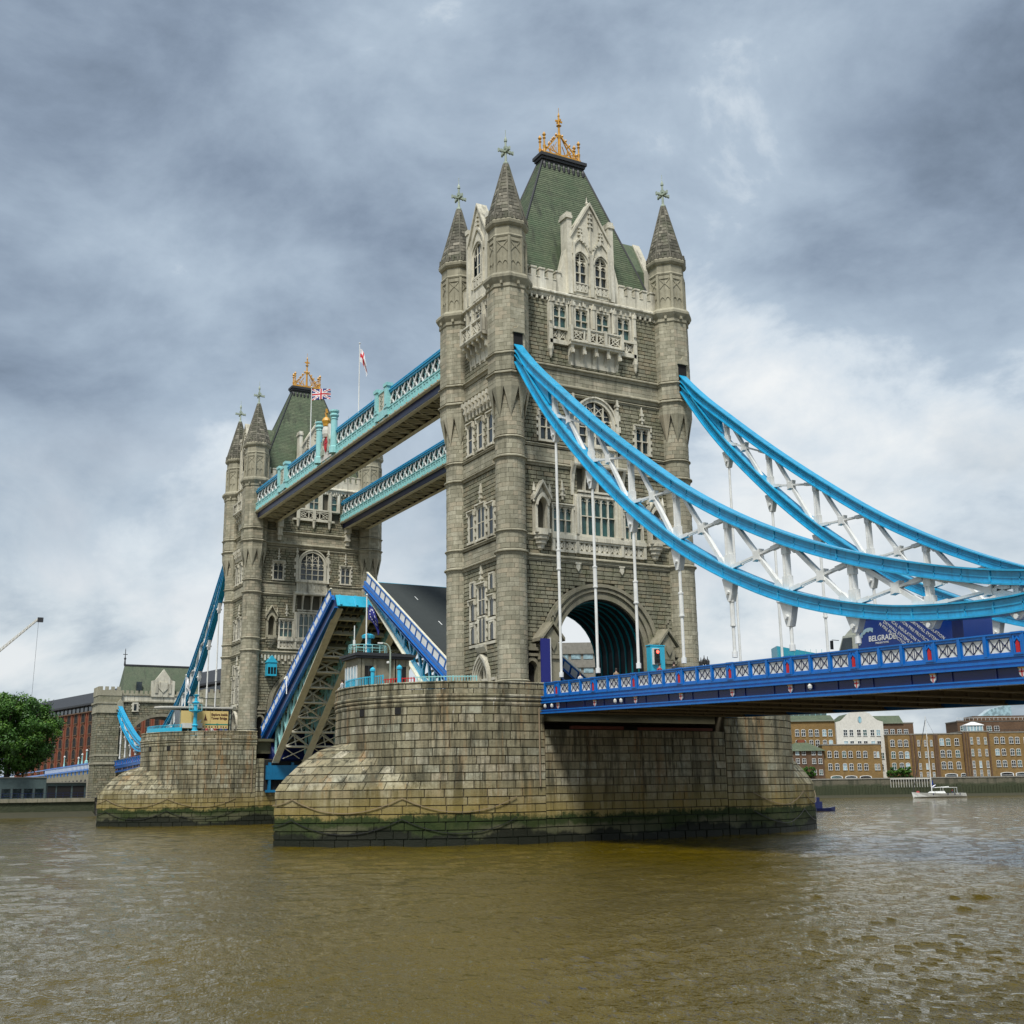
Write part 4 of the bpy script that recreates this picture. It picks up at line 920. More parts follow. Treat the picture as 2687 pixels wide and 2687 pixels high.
def turret(cx, cy, root, blocks, rr, stones=True, slot=None):
    b = MB(); b.lathe((cx, cy), [(TR-.12, 12), (TR-.12, 40.8)], 24); oct_ring(b, (cx, cy), [(TO-.12, 40.5), (TO-.12, 52.0), (TO-.28, 52.0), (TO-.28, 57.2)]); 
    t = P('turret', b, 'mortar', root)
    # broach stops: cylinder turning to octagon
    b = MB(); bR = 1.42
    for k in range(8):
        a = PI/8+k*PI/4; cor = (cx+TO*math.cos(a), cy+TO*math.sin(a)); ap = TO*math.cos(PI/8)
        m1 = (cx+ap*math.cos(a-PI/8), cy+ap*math.sin(a-PI/8)); m2 = (cx+ap*math.cos(a+PI/8), cy+ap*math.sin(a+PI/8)); bot = (cx+bR*math.cos(a), cy+bR*math.sin(a))
        for zt_ in (40.7,):
            b.add([(*m1, zt_), (*cor, zt_), (*m2, zt_), (*bot, 37.9), (cx+1.2*math.cos(a), cy+1.2*math.sin(a), zt_)], [(3, 1, 0), (3, 2, 1), (3, 0, 4), (3, 4, 2)], rr.random())
    oct_ring(b, (cx, cy), [(TO, 40.7), (TO, 41.1)], .5)
    P('broach_stop', b, 'turret_stone', t)
    def rl(z, r, sc, n): b.lathe((cx, cy), [(r-.2, z-.3*sc), (r+.02, z-.3*sc), (r+.08*sc, z-.14*sc), (r+.08*sc, z-.06*sc), (r+.24*sc, z), (r+.24*sc, z+.1*sc), (r+.03, z+.25*sc), (r-.2, z+.25*sc)], n, PI/8 if n == 8 else 0)
    _rl = rl
    def rl(z, r, sc, n):
        nonlocal b
        b = MB(); _rl(z, r, sc, n); P('ring_moulding', b, 'turret_stone', t)
    for z, sc in ((13.6, .6), (25.2, 1.0), (27.1, .7), (34.05, 1.0), (35.95, .7)): rl(z, TR, sc, 24)
    b = MB(); b.lathe((cx, cy), [(TR+.3, 12), (TR+.3, 12.5), (TR+.12, 12.7), (TR+.12, 13.3), (TR, 13.5)], 24); P('plinth', b, 'turret_stone', t)
    for z, sc in ((41.95, 1.0), (43.9, .9)): rl(z, TO, sc, 8)
    b = MB()
    oct_ring(b, (cx, cy), [(TO-.1, 50.4), (TO+.1, 50.6), (TO+.1, 50.9), (TO+.3, 51.2), (TO+.45, 51.45), (TO+.45, 51.7), (TO+.2, 52.0), (TO-.2, 52.0)])
    oct_ring(b, (cx, cy), [(TO-.3, 55.7), (TO-.12, 55.8), (TO-.05, 55.95), (TO-.15, 56.15), (TO-.15, 56.9), (TO, 57.0), (TO+.15, 57.2), (TO+.2, 57.45), (TO+.1, 57.6), (TO-.4, 57.6)])
    for k in range(8):                         # panelled stage: corner shafts and blind tracery in each face
        a = PI/8+k*PI/4; r = TO-.18; b.bar((cx+r*math.cos(a), cy+r*math.sin(a), 52.0), (cx+r*math.cos(a), cy+r*math.sin(a), 55.8), .26, .26, (math.cos(a), math.sin(a), 0))
        am = k*PI/4; ap = (TO-.28)*math.cos(PI/8); Fo = frame((cx+ap*math.cos(am), cy+ap*math.sin(am), 0), (-math.sin(am), math.cos(am), 0)); hw = (TO-.28)*math.sin(PI/8)-.1
        b.fb(Fo, -hw, hw, 52.0, 52.35, 0, .12); b.fb(Fo, -hw, hw, 55.4, 55.75, 0, .12)
        b.fb(Fo, -.035, .035, 52.35, 54.2, 0, .09)
        for s in (-1, 1):
            A = [(s*hw/2+p[0], p[1]) for p in arch_pts(hw/2-.05, 53.0, .35, 4)]; Bq = [(s*hw/2+p[0], p[1]) for p in arch_pts(hw/2+.02, 53.0, .46, 4)]; b.strip(Fo, A, Bq, 0, .1)
            b.bar(Fo(s*hw, 54.3, .04), Fo(0, 54.95, .04), .09, .1, Fo(0, 0, 1)-Fo(0, 0, 0)); b.bar(Fo(s*hw, 55.45, .04), Fo(0, 54.8, .04), .088, .096, Fo(0, 0, 1)-Fo(0, 0, 0))
            b.fb(Fo, *sorted((s*(hw-.02), s*(hw+.06))), 52.35, 55.4, 0, .07)
        # face panel itself
        b.fb(Fo, -hw-.08, hw+.08, 52.0, 55.75, -.02, .03)
        b.fb(frame((cx+(TO+.2)*math.cos(PI/8)*math.cos(am), cy+(TO+.2)*math.cos(PI/8)*math.sin(am), 0), (-math.sin(am), math.cos(am), 0)), -.12, .12, 50.8, 51.1, 0, .18)
    P('panelled_stage', b, 'turret_stone', t)
    # spire with stone courses, corner rolls and a rim of little battlements
    b = MB(); z0, z1 = 57.6, 64.3; R0, R1 = TO+.05, .22; n = 17
    b.lathe((cx, cy), [(R0-.08, z0), (R1-.05, z1)], 8, PI/8); b.tv = .2
    for j in range(n):
        za, zb_ = z0+(z1-z0)*j/n+.03, z0+(z1-z0)*(j+1)/n-.03; ra = R0+(R1-R0)*(za-z0)/(z1-z0); rb = R0+(R1-R0)*(zb_-z0)/(z1-z0)
        for k in range(8):
            a = PI/8+k*PI/4; c_ = PI/4; m = 2 if ra > 1.0 else 1
            for q in range(m):
                t0, t1 = q/m+.015, (q+1)/m-.015
                if m == 2 and j % 2: t0, t1 = (0.015, .3) if q == 0 else (.33, .985)
                def pt(tt, r, z, e=0): 
                    p0 = (math.cos(a), math.sin(a)); p1 = (math.cos(a+c_), math.sin(a+c_)); am = a+c_/2
                    return (cx+(r)*(p0[0]*(1-tt)+p1[0]*tt)+e*math.cos(am), cy+(r)*(p0[1]*(1-tt)+p1[1]*tt)+e*math.sin(am), z)
                e = .03+rr.uniform(0, .04); tq = rr.random()**1.8
                b.hexa([pt(t0, ra-.1, za), pt(t1, ra-.1, za), pt(t1, rb-.1, zb_), pt(t0, rb-.1, zb_), pt(t0, ra, za, e), pt(t1, ra, za, e), pt(t1, rb, zb_, e), pt(t0, rb, zb_, e)], tq, back=False)
    for k in range(8):
        a = PI/8+k*PI/4; b.tv = .35; b.bar((cx+(R0+.04)*math.cos(a), cy+(R0+.04)*math.sin(a), z0), (cx+(R1+.04)*math.cos(a), cy+(R1+.04)*math.sin(a), z1), .12)
        for q in range(3):
            am = a+PI/4*(q+.5)/3; d = R0*math.cos(PI/8)/math.cos(am-a-PI/8); b.bar((cx+(d+.02)*math.cos(am), cy+(d+.02)*math.sin(am), 57.6), (cx+(d+.02)*math.cos(am), cy+(d+.02)*math.sin(am), 58.15), .22, .22, (math.cos(am), math.sin(am), 0))
    P('spire', b, 'spire_stone', t)
    b = MB(); finial_mb(b, (cx, cy, 64.2), 3.4, .34); b.tube((cx, cy, 67.4), (cx, cy, 68.1), .03, 4); P('finial', b, 'copper_green', t)
    if slot:
        b = MB(); b.box(cx+TO*.9, cx+TO*.9+.14, cy-.47, cy+.47, 43.0, 45.95); P('chain_slot', b, 'dark_slot', t)
        b = MB(); xs = cx+TO*.9
        b.ext(frame((xs, cy, 0), (0, 1, 0)), [(-.6, 45.9), (.6, 45.9), (.6, 46.2), (.18, 46.35), (0, 46.7), (-.18, 46.35), (-.6, 46.2)], 0, .32); P('slot_hood', b, 'turret_stone', t)
    if stones:
        Fc = lambda s, z, n: np.array((cx+(TR+n)*math.cos(s/TR), cy+(TR+n)*math.sin(s/TR), z)); L = 2*PI*TR; out = []
        for z0, z1 in ((13.8, 24.95), (25.5, 26.95), (27.3, 33.8), (34.35, 35.8), (36.2, 40.75)):
            courses(Fc, 0, L, z0, z1, .43, .88, None, .34, .12, .012, .02, rr, .03, .3, out, palep=.05, cham=.006)
        ap = TO*math.cos(PI/8); hw = TO*math.sin(PI/8)
        def Fo8(s, z, n):
            k = min(7, int(s/(2*hw)-1e-9)) if s > 0 else 0; u = s-k*2*hw-hw; a = k*PI/4-PI/2; dx, dy = math.cos(a), math.sin(a)
            return np.array((cx+(ap+n)*dx-u*dy, cy+(ap+n)*dy+u*dx, z))
        for k in range(8):
            a = k*PI/4; Fk = frame((cx+ap*math.cos(a), cy+ap*math.sin(a), 0), (-math.sin(a), math.cos(a), 0))
            for z0, z1 in ((41.1, 41.7), (42.3, 43.65), (44.2, 50.45)):
                hl = (lambda z: [(-.45, .45)] if 44.0 < z < 46.2 else []) if (slot and k == 0) else None
                courses(Fk, -hw, hw, z0, z1, .40, .80, hl, False, .12, .008, .018, rr, .02, .3, out, palep=.06, cham=.005)
        blocks['turret_stone'] += out
    return t
def build_tower(x0, near, label):
    root = E('bridge_tower', (x0, 0, 0), label, 'tower', 'stone towers of the bridge'); RL = (x0, 0, 0); rr = random.Random(5 if near else 6)
    # solid core with the road tunnel through it
    b = MB(); F = frame((0, 0, 0), (0, 1, 0)); A = [(-ARW, 12.0)]+arch_road(ARW, 22)+[(ARW, 12.0)]
    top = [(-ARW, 24.0)]+[(p[0], 24.0) for p in arch_road(ARW, 22)]+[(ARW, 24.0)]
    xm = -3.3 if near else -WX
    b.strip(F, A, top, xm, WX); b.box(xm, WX, -WY, -ARW, 12, 24); b.box(xm, WX, ARW, WY, 12, 24); b.box(-WX, WX, -WY, WY, 24, 52.2)
    if near:
        A2 = [(-6.1, 12.0)]+arch_road(6.1, 22, .9)+[(6.1, 12.0)]; b.strip(F, A2, [(p[0], 24.0) for p in A2], -WX, xm); b.box(-WX, xm, -WY, -6.1, 12, 24); b.box(-WX, xm, 6.1, WY, 12, 24)
    P('core', b, 'mortar', root)
    b = MB(); m = 8                            # ribbed lining of the tunnel
    for i in range(m):
        x = (-3.1 if near else -4.4)+(7.5 if near else 8.8)*i/(m-1); pts = [(-ARW+.12, 12.0)]+[(p[0]*.975, p[1]-.12) for p in arch_road(ARW, 18)]+[(ARW-.12, 12.0)]
        bb = MB()
        for p, q in zip(pts, pts[1:]): bb.bar((x, p[0], p[1]), (x, q[0], q[1]), .16, .14, (1, 0, 0))
        P('tunnel_rib', bb, 'tunnel_teal', root)
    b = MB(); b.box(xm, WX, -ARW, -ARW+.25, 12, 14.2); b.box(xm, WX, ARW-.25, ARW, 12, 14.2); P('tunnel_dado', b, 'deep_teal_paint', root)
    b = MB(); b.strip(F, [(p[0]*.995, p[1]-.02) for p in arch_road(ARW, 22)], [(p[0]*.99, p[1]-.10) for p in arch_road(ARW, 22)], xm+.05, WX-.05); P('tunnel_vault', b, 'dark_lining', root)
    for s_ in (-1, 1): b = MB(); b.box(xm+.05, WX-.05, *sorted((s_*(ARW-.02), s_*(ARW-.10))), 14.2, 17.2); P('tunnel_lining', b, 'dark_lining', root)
    blocks = {'rock_faced': [], 'turret_stone': []}
    face_wall(x0, 'land' if near else 'river', 1, root, RL, blocks, rr)
    side_wall(-1, near, root, RL, blocks, rr)
    for sx in (-1, 1):
        for sy in (-1, 1): turret(sx*TBX, sy*TBY, root, blocks, rr, not (sx < 0 and sy > 0), near and sx > 0)
    # faces turned away: plain parapets, arch mouldings and dressings
    F2 = frame((-WX, 0, 0), (0, -1, 0)); b = MB(); b.fb(F2, -8.2, 8.2, 12, 52, .0, .12) if False else None
    b = MB()
    for z, sc in ((51.55, 1.6), (43.95, 1.1), (42.05, 1.3), (34.1, .9), (25.2, 1.0)): b = MB(); moulding(b, F2, -8.2, 8.2, z, sc, .05); P('string_course', b, 'turret_stone', root)
    F3 = frame((0, WY, 0), (-1, 0, 0))
    for z, sc in ((51.55, 1.6), (43.95, 1.1), (42.05, 1.3), (34.1, .9), (25.2, 1.0)): b = MB(); moulding(b, F3, -4.1, 4.1, z, sc, .05); P('string_course', b, 'turret_stone', root)
    b = MB()
    for Fq, c in ((F2, 8.1), (F3, 3.8)):
        b.fb(Fq, -c, c, 51.9, 53.1, -.25, .28); m = int(c*2/1.1)
        for q in range(m): u = -c+2*c*q/m; b.fb(Fq, u, u+.62, 53.1, 54.0, -.25, .28)
    b.ext(F2, [(-2.2, 52), (2.2, 52), (2.2, 58.3), (0, 62.2), (-2.2, 58.3)], -.5, .4); b.ext(F3, [(-2.0, 52), (2.0, 52), (2.0, 58.3), (0, 62.2), (-2.0, 58.3)], -.5, .4)
    P('battlement', b, 'pale_stone', root)
    b = MB(); b.ext(F2, [(-2.1, 57.8), (2.1, 57.8), (0, 61.8)], -4.2, -.5); b.fb(F2, -2.1, 2.1, 52.4, 57.9, -3.6, -.5); b.ext(F3, [(-1.9, 58.0), (1.9, 58.0), (0, 62.0)], -5.0, -.5); b.fb(F3, -1.9, 1.9, 52.4, 58.05, -4.2, -.5); P('dormer_roof', b, 'slate_roof', root)
    wi = 6.1 if near else 4.8; b = MB(); A = [(-wi, 12.0)]+arch_road(wi, 22, .9 if near else 0)+[(wi, 12.0)]; B = [(-wi-.8, 12.0)]+arch_road(wi+.8, 22, 1.8)+[(wi+.8, 12.0)]; b.strip(F2, A, B, 0, .3); P('archway', b, 'granite', root)
    # main roof: steep hipped slate pyramid in courses
    b = MB(); bx_, by_, tx, ty, z0, z1 = 4.35, 8.75, .55, 2.45, 52.5, 69.2; n = 64
    for j in range(n):
        a, c = j/n, (j+1)/n; za, zb_ = z0+(z1-z0)*a, z0+(z1-z0)*c; e = .035
        xa, ya = bx_+(tx-bx_)*a+e, by_+(ty-by_)*a+e; xb, yb = bx_+(tx-bx_)*c, by_+(ty-by_)*c
        V = [(xa, -ya, za), (xa, ya, za), (-xa, ya, za), (-xa, -ya, za), (xb, -yb, zb_), (xb, yb, zb_), (-xb, yb, zb_), (-xb, -yb, zb_)]
        b.tv = rr.random(); b.add(V, [(0, 1, 5, 4), (1, 2, 6, 5), (2, 3, 7, 6), (3, 0, 4, 7), (3, 2, 1, 0)])
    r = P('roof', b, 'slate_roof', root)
    b = MB()
    for sx in (-1, 1):
        for sy in (-1, 1): b.bar((sx*(bx_+.02), sy*(by_+.02), z0), (sx*(tx+.02), sy*(ty+.02), z1), .16)
    for i in range(9):
        y = -2.4+4.8*i/8; b.lathe((.75, y), [(.02, 67.9), (.16, 68.2), (.2, 68.6), (.1, 68.9)], 6); b.lathe((-.75, y), [(.02, 67.9), (.16, 68.2), (.2, 68.6), (.1, 68.9)], 6)
    P('hip_roll', b, 'lead', r)
    b = MB()
    b.add([], []); b.box(-.62, .62, -2.55, 2.55, 68.9, 69.25); b.box(-.95, .95, -2.85, 2.85, 69.55, 69.9); b.box(-.80, .80, -2.7, 2.7, 69.25, 69.55); b.box(-.75, .75, -2.65, 2.65, 69.9, 70.02); P('ridge_platform', b, 'lead', r)
    b = MB(); g = 'gold_leaf'                  # gilded cresting
    b.box(-.55, .55, -2.35, 2.35, 70.02, 70.3)
    for sx in (-.45, .45):
        for y in (-2.15, 2.15): b.lathe((sx, y), [(.16, 70.0), (.12, 70.6), (.18, 71.0), (.10, 71.1), (.10, 71.7), (.2, 71.85), (.08, 72.0), (.22, 72.25), (.03, 72.6)], 6)
        for s in (-1, 1):
            b.bar((sx, s*2.1, 70.3), (0, s*.2, 72.9), .12, .12, (1, 0, 0)); b.bar((sx, s*2.1, 70.9), (sx, 0, 70.35), .07, .07, (1, 0, 0)); b.bar((sx, s*1.3, 70.3), (sx*.6, s*.5, 71.9), .07, .07, (1, 0, 0)); b.bar((sx, s*.55, 70.3), (sx*.6, s*1.2, 71.3), .07, .07, (1, 0, 0))
            for q in range(5): t_ = (q+.5)/5; b.lathe((sx*(1-t_), s*(2.1-1.9*t_)), [(.03, 70.45+2.6*t_), (.13, 70.6+2.6*t_), (.03, 70.8+2.6*t_)], 5)
    for y in (-1.4, -.7, .7, 1.4): b.bar((.45, y, 70.3), (.45, y, 71.3-.2*abs(y)), .07)
    b.lathe((0, 0), [(.2, 70.2), (.16, 72.5), (.28, 72.9), (.14, 73.1), (.12, 74.0), (.3, 74.1), (.14, 74.2), (.10, 75.2), (.14, 75.3), (.02, 75.7)], 8)
    b.box(-.06, .06, -.42, .42, 74.55, 74.75); b.box(-.42, .42, -.05, .05, 74.56, 74.74); b.bar((0, 0, 75.6), (0, 0, 76.3), .04)
    P('gilded_cresting', b, g, r)
    for mname, bl in blocks.items():
        lim = 200 if mname == 'turret_stone' else 100
        vis = lambda c, u, v: (v < 1780 if near else v < 1700)
        place_blocks(bl, root, RL, mname, lim, 'stone', vis)
    return root
near_tower = build_tower(0, True, 'nearer, larger-looking stone tower with green slate roof and gilded crown')
far_tower = build_tower(-82.3, False, 'farther stone tower behind the raised road, smaller in view, with green slate roof')
# ================================================================== suspension chains
NX = [13.53+5.57*i for i in range(15)]
T_PTS = [(6.0, 46.0), (7.87, 44.0), (10.26, 41.7), (13.87, 38.65), (18.05, 35.2), (25.44, 29.55), (31.79, 25.15), (37.38, 21.95), (42.32, 19.6), (46.74, 17.85), (50.71, 16.55), (54.3, 15.55), (58.56, 14.64), (61.5, 14.25), (67, 14.6), (72.9, 15.8), (80, 18.0), (88, 21.0), (96.5, 24.6)]
L_PTS = [(6.0, 44.6), (7.0, 43.1), (10.15, 38.87), (17.81, 30.71), (25.09, 24.44), (31.41, 20.15), (36.95, 17.24), (41.87, 15.22), (46.3, 13.93), (50.3, 13.12), (53.95, 12.72), (58.28, 12.54), (61.5, 12.75), (67, 12.75), (73.8, 13.4), (82, 15.9), (90, 19.0), (96.5, 22.6)]
TF, LF = smpf(T_PTS), smpf(L_PTS)
def chord(b, f, sgn, x0, x1, n, dep):
    xs = np.linspace(x0, x1, n)
    for x, y in zip(xs, xs[1:]):
        x, y = float(x), float(y)
        def pt(q, off):
            sl = (f(q+.05)-f(q-.05))/.1; k = 1/math.sqrt(1+sl*sl); return (q-sgn*sl*k*off*-1 if False else q+sgn*sl*k*off, f(q)-sgn*k*off)
        for (o0, o1, w) in ((0, .09, .92), (.09, dep-.09, .56), (dep-.09, dep, .92), (dep*.46, dep*.56, .64)):
            a0, a1, c0, c1 = pt(x, o0), pt(x, o1), pt(y, o0), pt(y, o1); h = w/2
            b.hexa([(a0[0], -h, a0[1]), (c0[0], -h, c0[1]), (c0[0], h, c0[1]), (a0[0], h, a0[1]), (a1[0], -h, a1[1]), (c1[0], -h, c1[1]), (c1[0], h, c1[1]), (a1[0], h, a1[1])])
def gusset(b, x, z, r, h=.34):
    b.ext(frame((0, 0, 0), (1, 0, 0)), [(x+r*math.cos(a)*(1 if i % 2 else .55), z+r*math.sin(a)*(1 if i % 2 else .55)) for i, a in enumerate([k*PI/4 for k in range(8)])], -h/2, h/2)
def build_chain(loc, rz, deckz, label, simple=False):
    root = E('suspension_chain', loc, label, 'suspension chain', 'suspension chains of the side spans', rz); z0_ = loc[2]
    for nm, f, sg in (('top_chord', TF, 1), ('bottom_chord', LF, -1)):
        b = MB(); chord(b, f, sg, 5.9, 61.4, 50, .80 if sg > 0 else .88); P(nm, b, 'sky_blue_paint', root)
        b = MB(); chord(b, f, sg, 61.4, 96.5, 26, .72); P(nm, b, 'sky_blue_paint', root)
        for i in range(26):
            b = MB(); x = 14+i*1.78; sl = (f(x+.05)-f(x-.05))/.1; k_ = 1/math.sqrt(1+sl*sl); zc = f(x)-sg*.40*k_; b.box(x-.05, x+.05, -.34, .34, zc-.3, zc+.3) if i % 3 == 0 else b.box(x-.03, x+.03, -.32, .32, zc-.26, zc+.26)
            P('cover_plate', b, 'sky_blue_paint', root)
    b = MB(); b.ext(frame((0, 0, 0), (1, 0, 0)), [(6.0, 44.8), (9, 42.0), (12.6, 38.7), (12.9, 37.2), (9.5, 41.0), (6.4, 44.0)], -.2, .2); P('web_plate', b, 'sky_blue_paint', root)
    b = MB(); gusset(b, 61.5, 13.5, 1.6, .8); b.tube((61.5, -.6, 13.5), (61.5, .6, 13.5), .4, 12); P('link_joint', b, 'white_paint', root)
    def top(x): return TF(x)-.85
    def bot(x): return LF(x)+.95
    for i, x in enumerate(NX):
        if x > 93: break
        zt_, zb_ = top(x)+.1, bot(x)-.1
        if zt_-zb_ > .15:
            b = MB(); b.bar((x, 0, zb_), (x, 0, zt_), .30, .30, (0, 1, 0)); b.bar((x, 0, zb_), (x, 0, zb_+min(.9, (zt_-zb_)/3)), .58, .38, (0, 1, 0)); b.bar((x, 0, zt_), (x, 0, zt_-min(.7, (zt_-zb_)/3)), .5, .38, (0, 1, 0))
            for s in (-.13, .13): b.box(x+s-.03, x+s+.03, -.2, .2, zb_, zt_)
            P('vertical_strut', b, 'white_paint', root)
        if i+1 < len(NX) and NX[i+1] < 93 and not (x < 61.5 < NX[i+1]):
            y = NX[i+1]; a, c = (x+.35, zt_), (y-.35, bot(y)-.1); d, e = (x+.35, zb_), (y-.35, top(y)+.1)
            def cross(p, q, r, s):
                den = (p[0]-q[0])*(r[1]-s[1])-(p[1]-q[1])*(r[0]-s[0]); A_ = p[0]*q[1]-p[1]*q[0]; B_ = r[0]*s[1]-r[1]*s[0]
                return ((A_*(r[0]-s[0])-(p[0]-q[0])*B_)/den, (A_*(r[1]-s[1])-(p[1]-q[1])*B_)/den)
            if i == 0 and False: continue
            m = cross(a, c, d, e)
            for nm, p, q, w in (('main_diagonal', a, c, .26), ('counter_diagonal', d, e, .15)):
                b = MB(); b.bar((p[0], 0, p[1]), (q[0], 0, q[1]), w, .30, (0, 1, 0)) if nm[0] == 'm' else [b.bar((p[0], s, p[1]), (q[0], s, q[1]), .14, .09, (0, 1, 0)) for s in (-.12, .12)]
                L = math.dist(p, q); t = min(.22, .9/L)
                for (r_, s_) in ((p, q), (q, p)): b.bar((r_[0], 0, r_[1]), (r_[0]+(s_[0]-r_[0])*t, 0, r_[1]+(s_[1]-r_[1])*t), w*1.75, .34, (0, 1, 0))
                P(nm, b, 'white_paint', root)
            b = MB(); L = max(.25, min(.52, (zt_-zb_)*.24)); gusset(b, m[0], m[1], L, .42); P('gusset', b, 'white_paint', root)
        # hanger: clevis below the chord, rod, coupling sleeve
        zc = LF(x)+.05; zd = deckz(x)+.35
        if zc-zd > .5:
            b = MB(); h = min(1.5, (zc-zd)*.6); b.ext(frame((0, 0, 0), (1, 0, 0)), [(x-.62, zc+.1), (x+.62, zc+.1), (x+.28, zc-h*.75), (x+.14, zc-h), (x-.14, zc-h), (x-.28, zc-h*.75)], -.24, .24); b.tube((x, -.42, zc-h*.6), (x, .42, zc-h*.6), .14, 8); P('hanger_bracket', b, 'white_paint', root)
            if zc-h-zd > .4:
                b = MB(); b.tube((x, 0, zd), (x, 0, zc-h+.1), .115, 10); zm = zd+(zc-zd)*.42
                if zc-zd > 4: b.tube((x, 0, zm), (x, 0, zm+1.5), .165, 10); b.tube((x, 0, zm-.12), (x, 0, zm), .2, 10); b.tube((x, 0, zm+1.5), (x, 0, zm+1.62), .2, 10)
                b.tube((x, 0, zd), (x, 0, zd+.4), .19, 10); P('hanger_rod', b, 'white_paint', root)
    return root
railN = lambda x: 12.98-.0305*(x-11.5)
railF = lambda x: 12.95-.0150*(x-11.5)
build_chain((0, -9.5, 0), 0, railN, 'nearest bright blue suspension chain with white bracing, falling rightwards from the near tower')
build_chain((0, 9.5, 0), 0, railN, 'blue suspension chain behind the nearest one, from the right turret of the near tower')
build_chain((-82.3, -9.5, 0), PI, railF, 'blue suspension chain at left, steeply foreshortened, on the near side of the far tower')
build_chain((-82.3, 9.5, 0), PI, railF, 'blue suspension chain at left partly hidden behind the ticket kiosk, beyond the nearer one')
# ================================================================== side span decks
_pan = {}
def parapet_meshes(w, sl, h=1.08, e=.16):
    k = (w, sl, h, e)
    if k in _pan: return _pan[k]
    F = lambda u, v, n: (u, -n, v-sl*u)
    b = MB()
    b.fb(F, 0, w, .0, .12, -.10, .12); b.fb(F, 0, w, h-.16, h-.02, -.12, .14); b.fb(F, 0, w, h-.02, h+.06, -.17, .19)
    for u in (0, w-e): b.fb(F, u, u+e, .12, h-.16, -.09, .11)
    b.fb(F, .16, w-.16, .12, .17, -.03, .07); b.fb(F, .16, w-.16, h-.21, h-.16, -.03, .07)
    b.fb(F, -.08, .10, 0, h+.02, -.14, .18)
    fr = b.mesh('parapet_panel', 'royal_blue_paint')
    b = MB(); b.fb(F, e, w-e, .17 if e > .1 else .10, h-.21 if e > .1 else h-.12, -.02 if e > .1 else -.05, .03 if e > .1 else .10); bk = b.mesh('fretwork', 'white_paint')
    b = MB(); u0, u1, v0, v1 = .20, w-.20, .20, h-.24; W_, H_ = (u1-u0)/2, v1-v0
    for i in range(2):
        uc = u0+W_*(i+.5); vc = (v0+v1)/2
        for (cx, cy) in ((uc-W_/2, vc), (uc+W_/2, vc)):
            pts = []
            for q in range(9):
                a = (q/8-.5)*2.2+(0 if cx < uc else PI); pts.append((cx+W_*.42*math.cos(a)-(.1 if cx < uc else -.1), cy+H_*.56*math.sin(a)))
            for p, q in zip(pts, pts[1:]): b.bar(F(*p, .04), F(*q, .04), .022, .03, (0, 1, 0))
        for (a, c) in (((uc-W_*.5, v0), (uc+W_*.5, v1)), ((uc-W_*.5, v1), (uc+W_*.5, v0))): b.bar(F(*a, .05), F(*c, .05), .022, .03, (0, 1, 0))
        b.bar(F(uc-.07, vc, .055), F(uc+.07, vc, .055), .06, .03, (0, 1, 0))
    b.fb(F, (u0+u1)/2-.02, (u0+u1)/2+.02, v0, v1, .03, .05)
    ln = b.mesh('scrollwork', 'navy_paint')
    b = MB(); b.fb(F, 0, .62, 0, h, -.14, .12); b.fb(F, -.03, .65, h-.02, h+.08, -.19, .21); b.fb(F, .06, .14, .1, h-.12, .12, .19); b.fb(F, .48, .56, .1, h-.12, .12, .19); b.ext(F, [(.1, h-.42), (.31, h-.16), (.52, h-.42), (.44, h-.42), (.31, h-.27), (.18, h-.42)], .12, .2); b.fb(F, .05, .57, .02, .12, .12, .2)
    ps = b.mesh('parapet_pier', 'royal_blue_paint')
    b = MB(); b.ext(F, [(.20, .12), (.42, .12), (.42, .58), (.31, .74), (.20, .58)], .12, .18); rd = b.mesh('red_panel', 'red_paint')
    _pan[k] = (fr, bk, ln, ps, rd); return _pan[k]
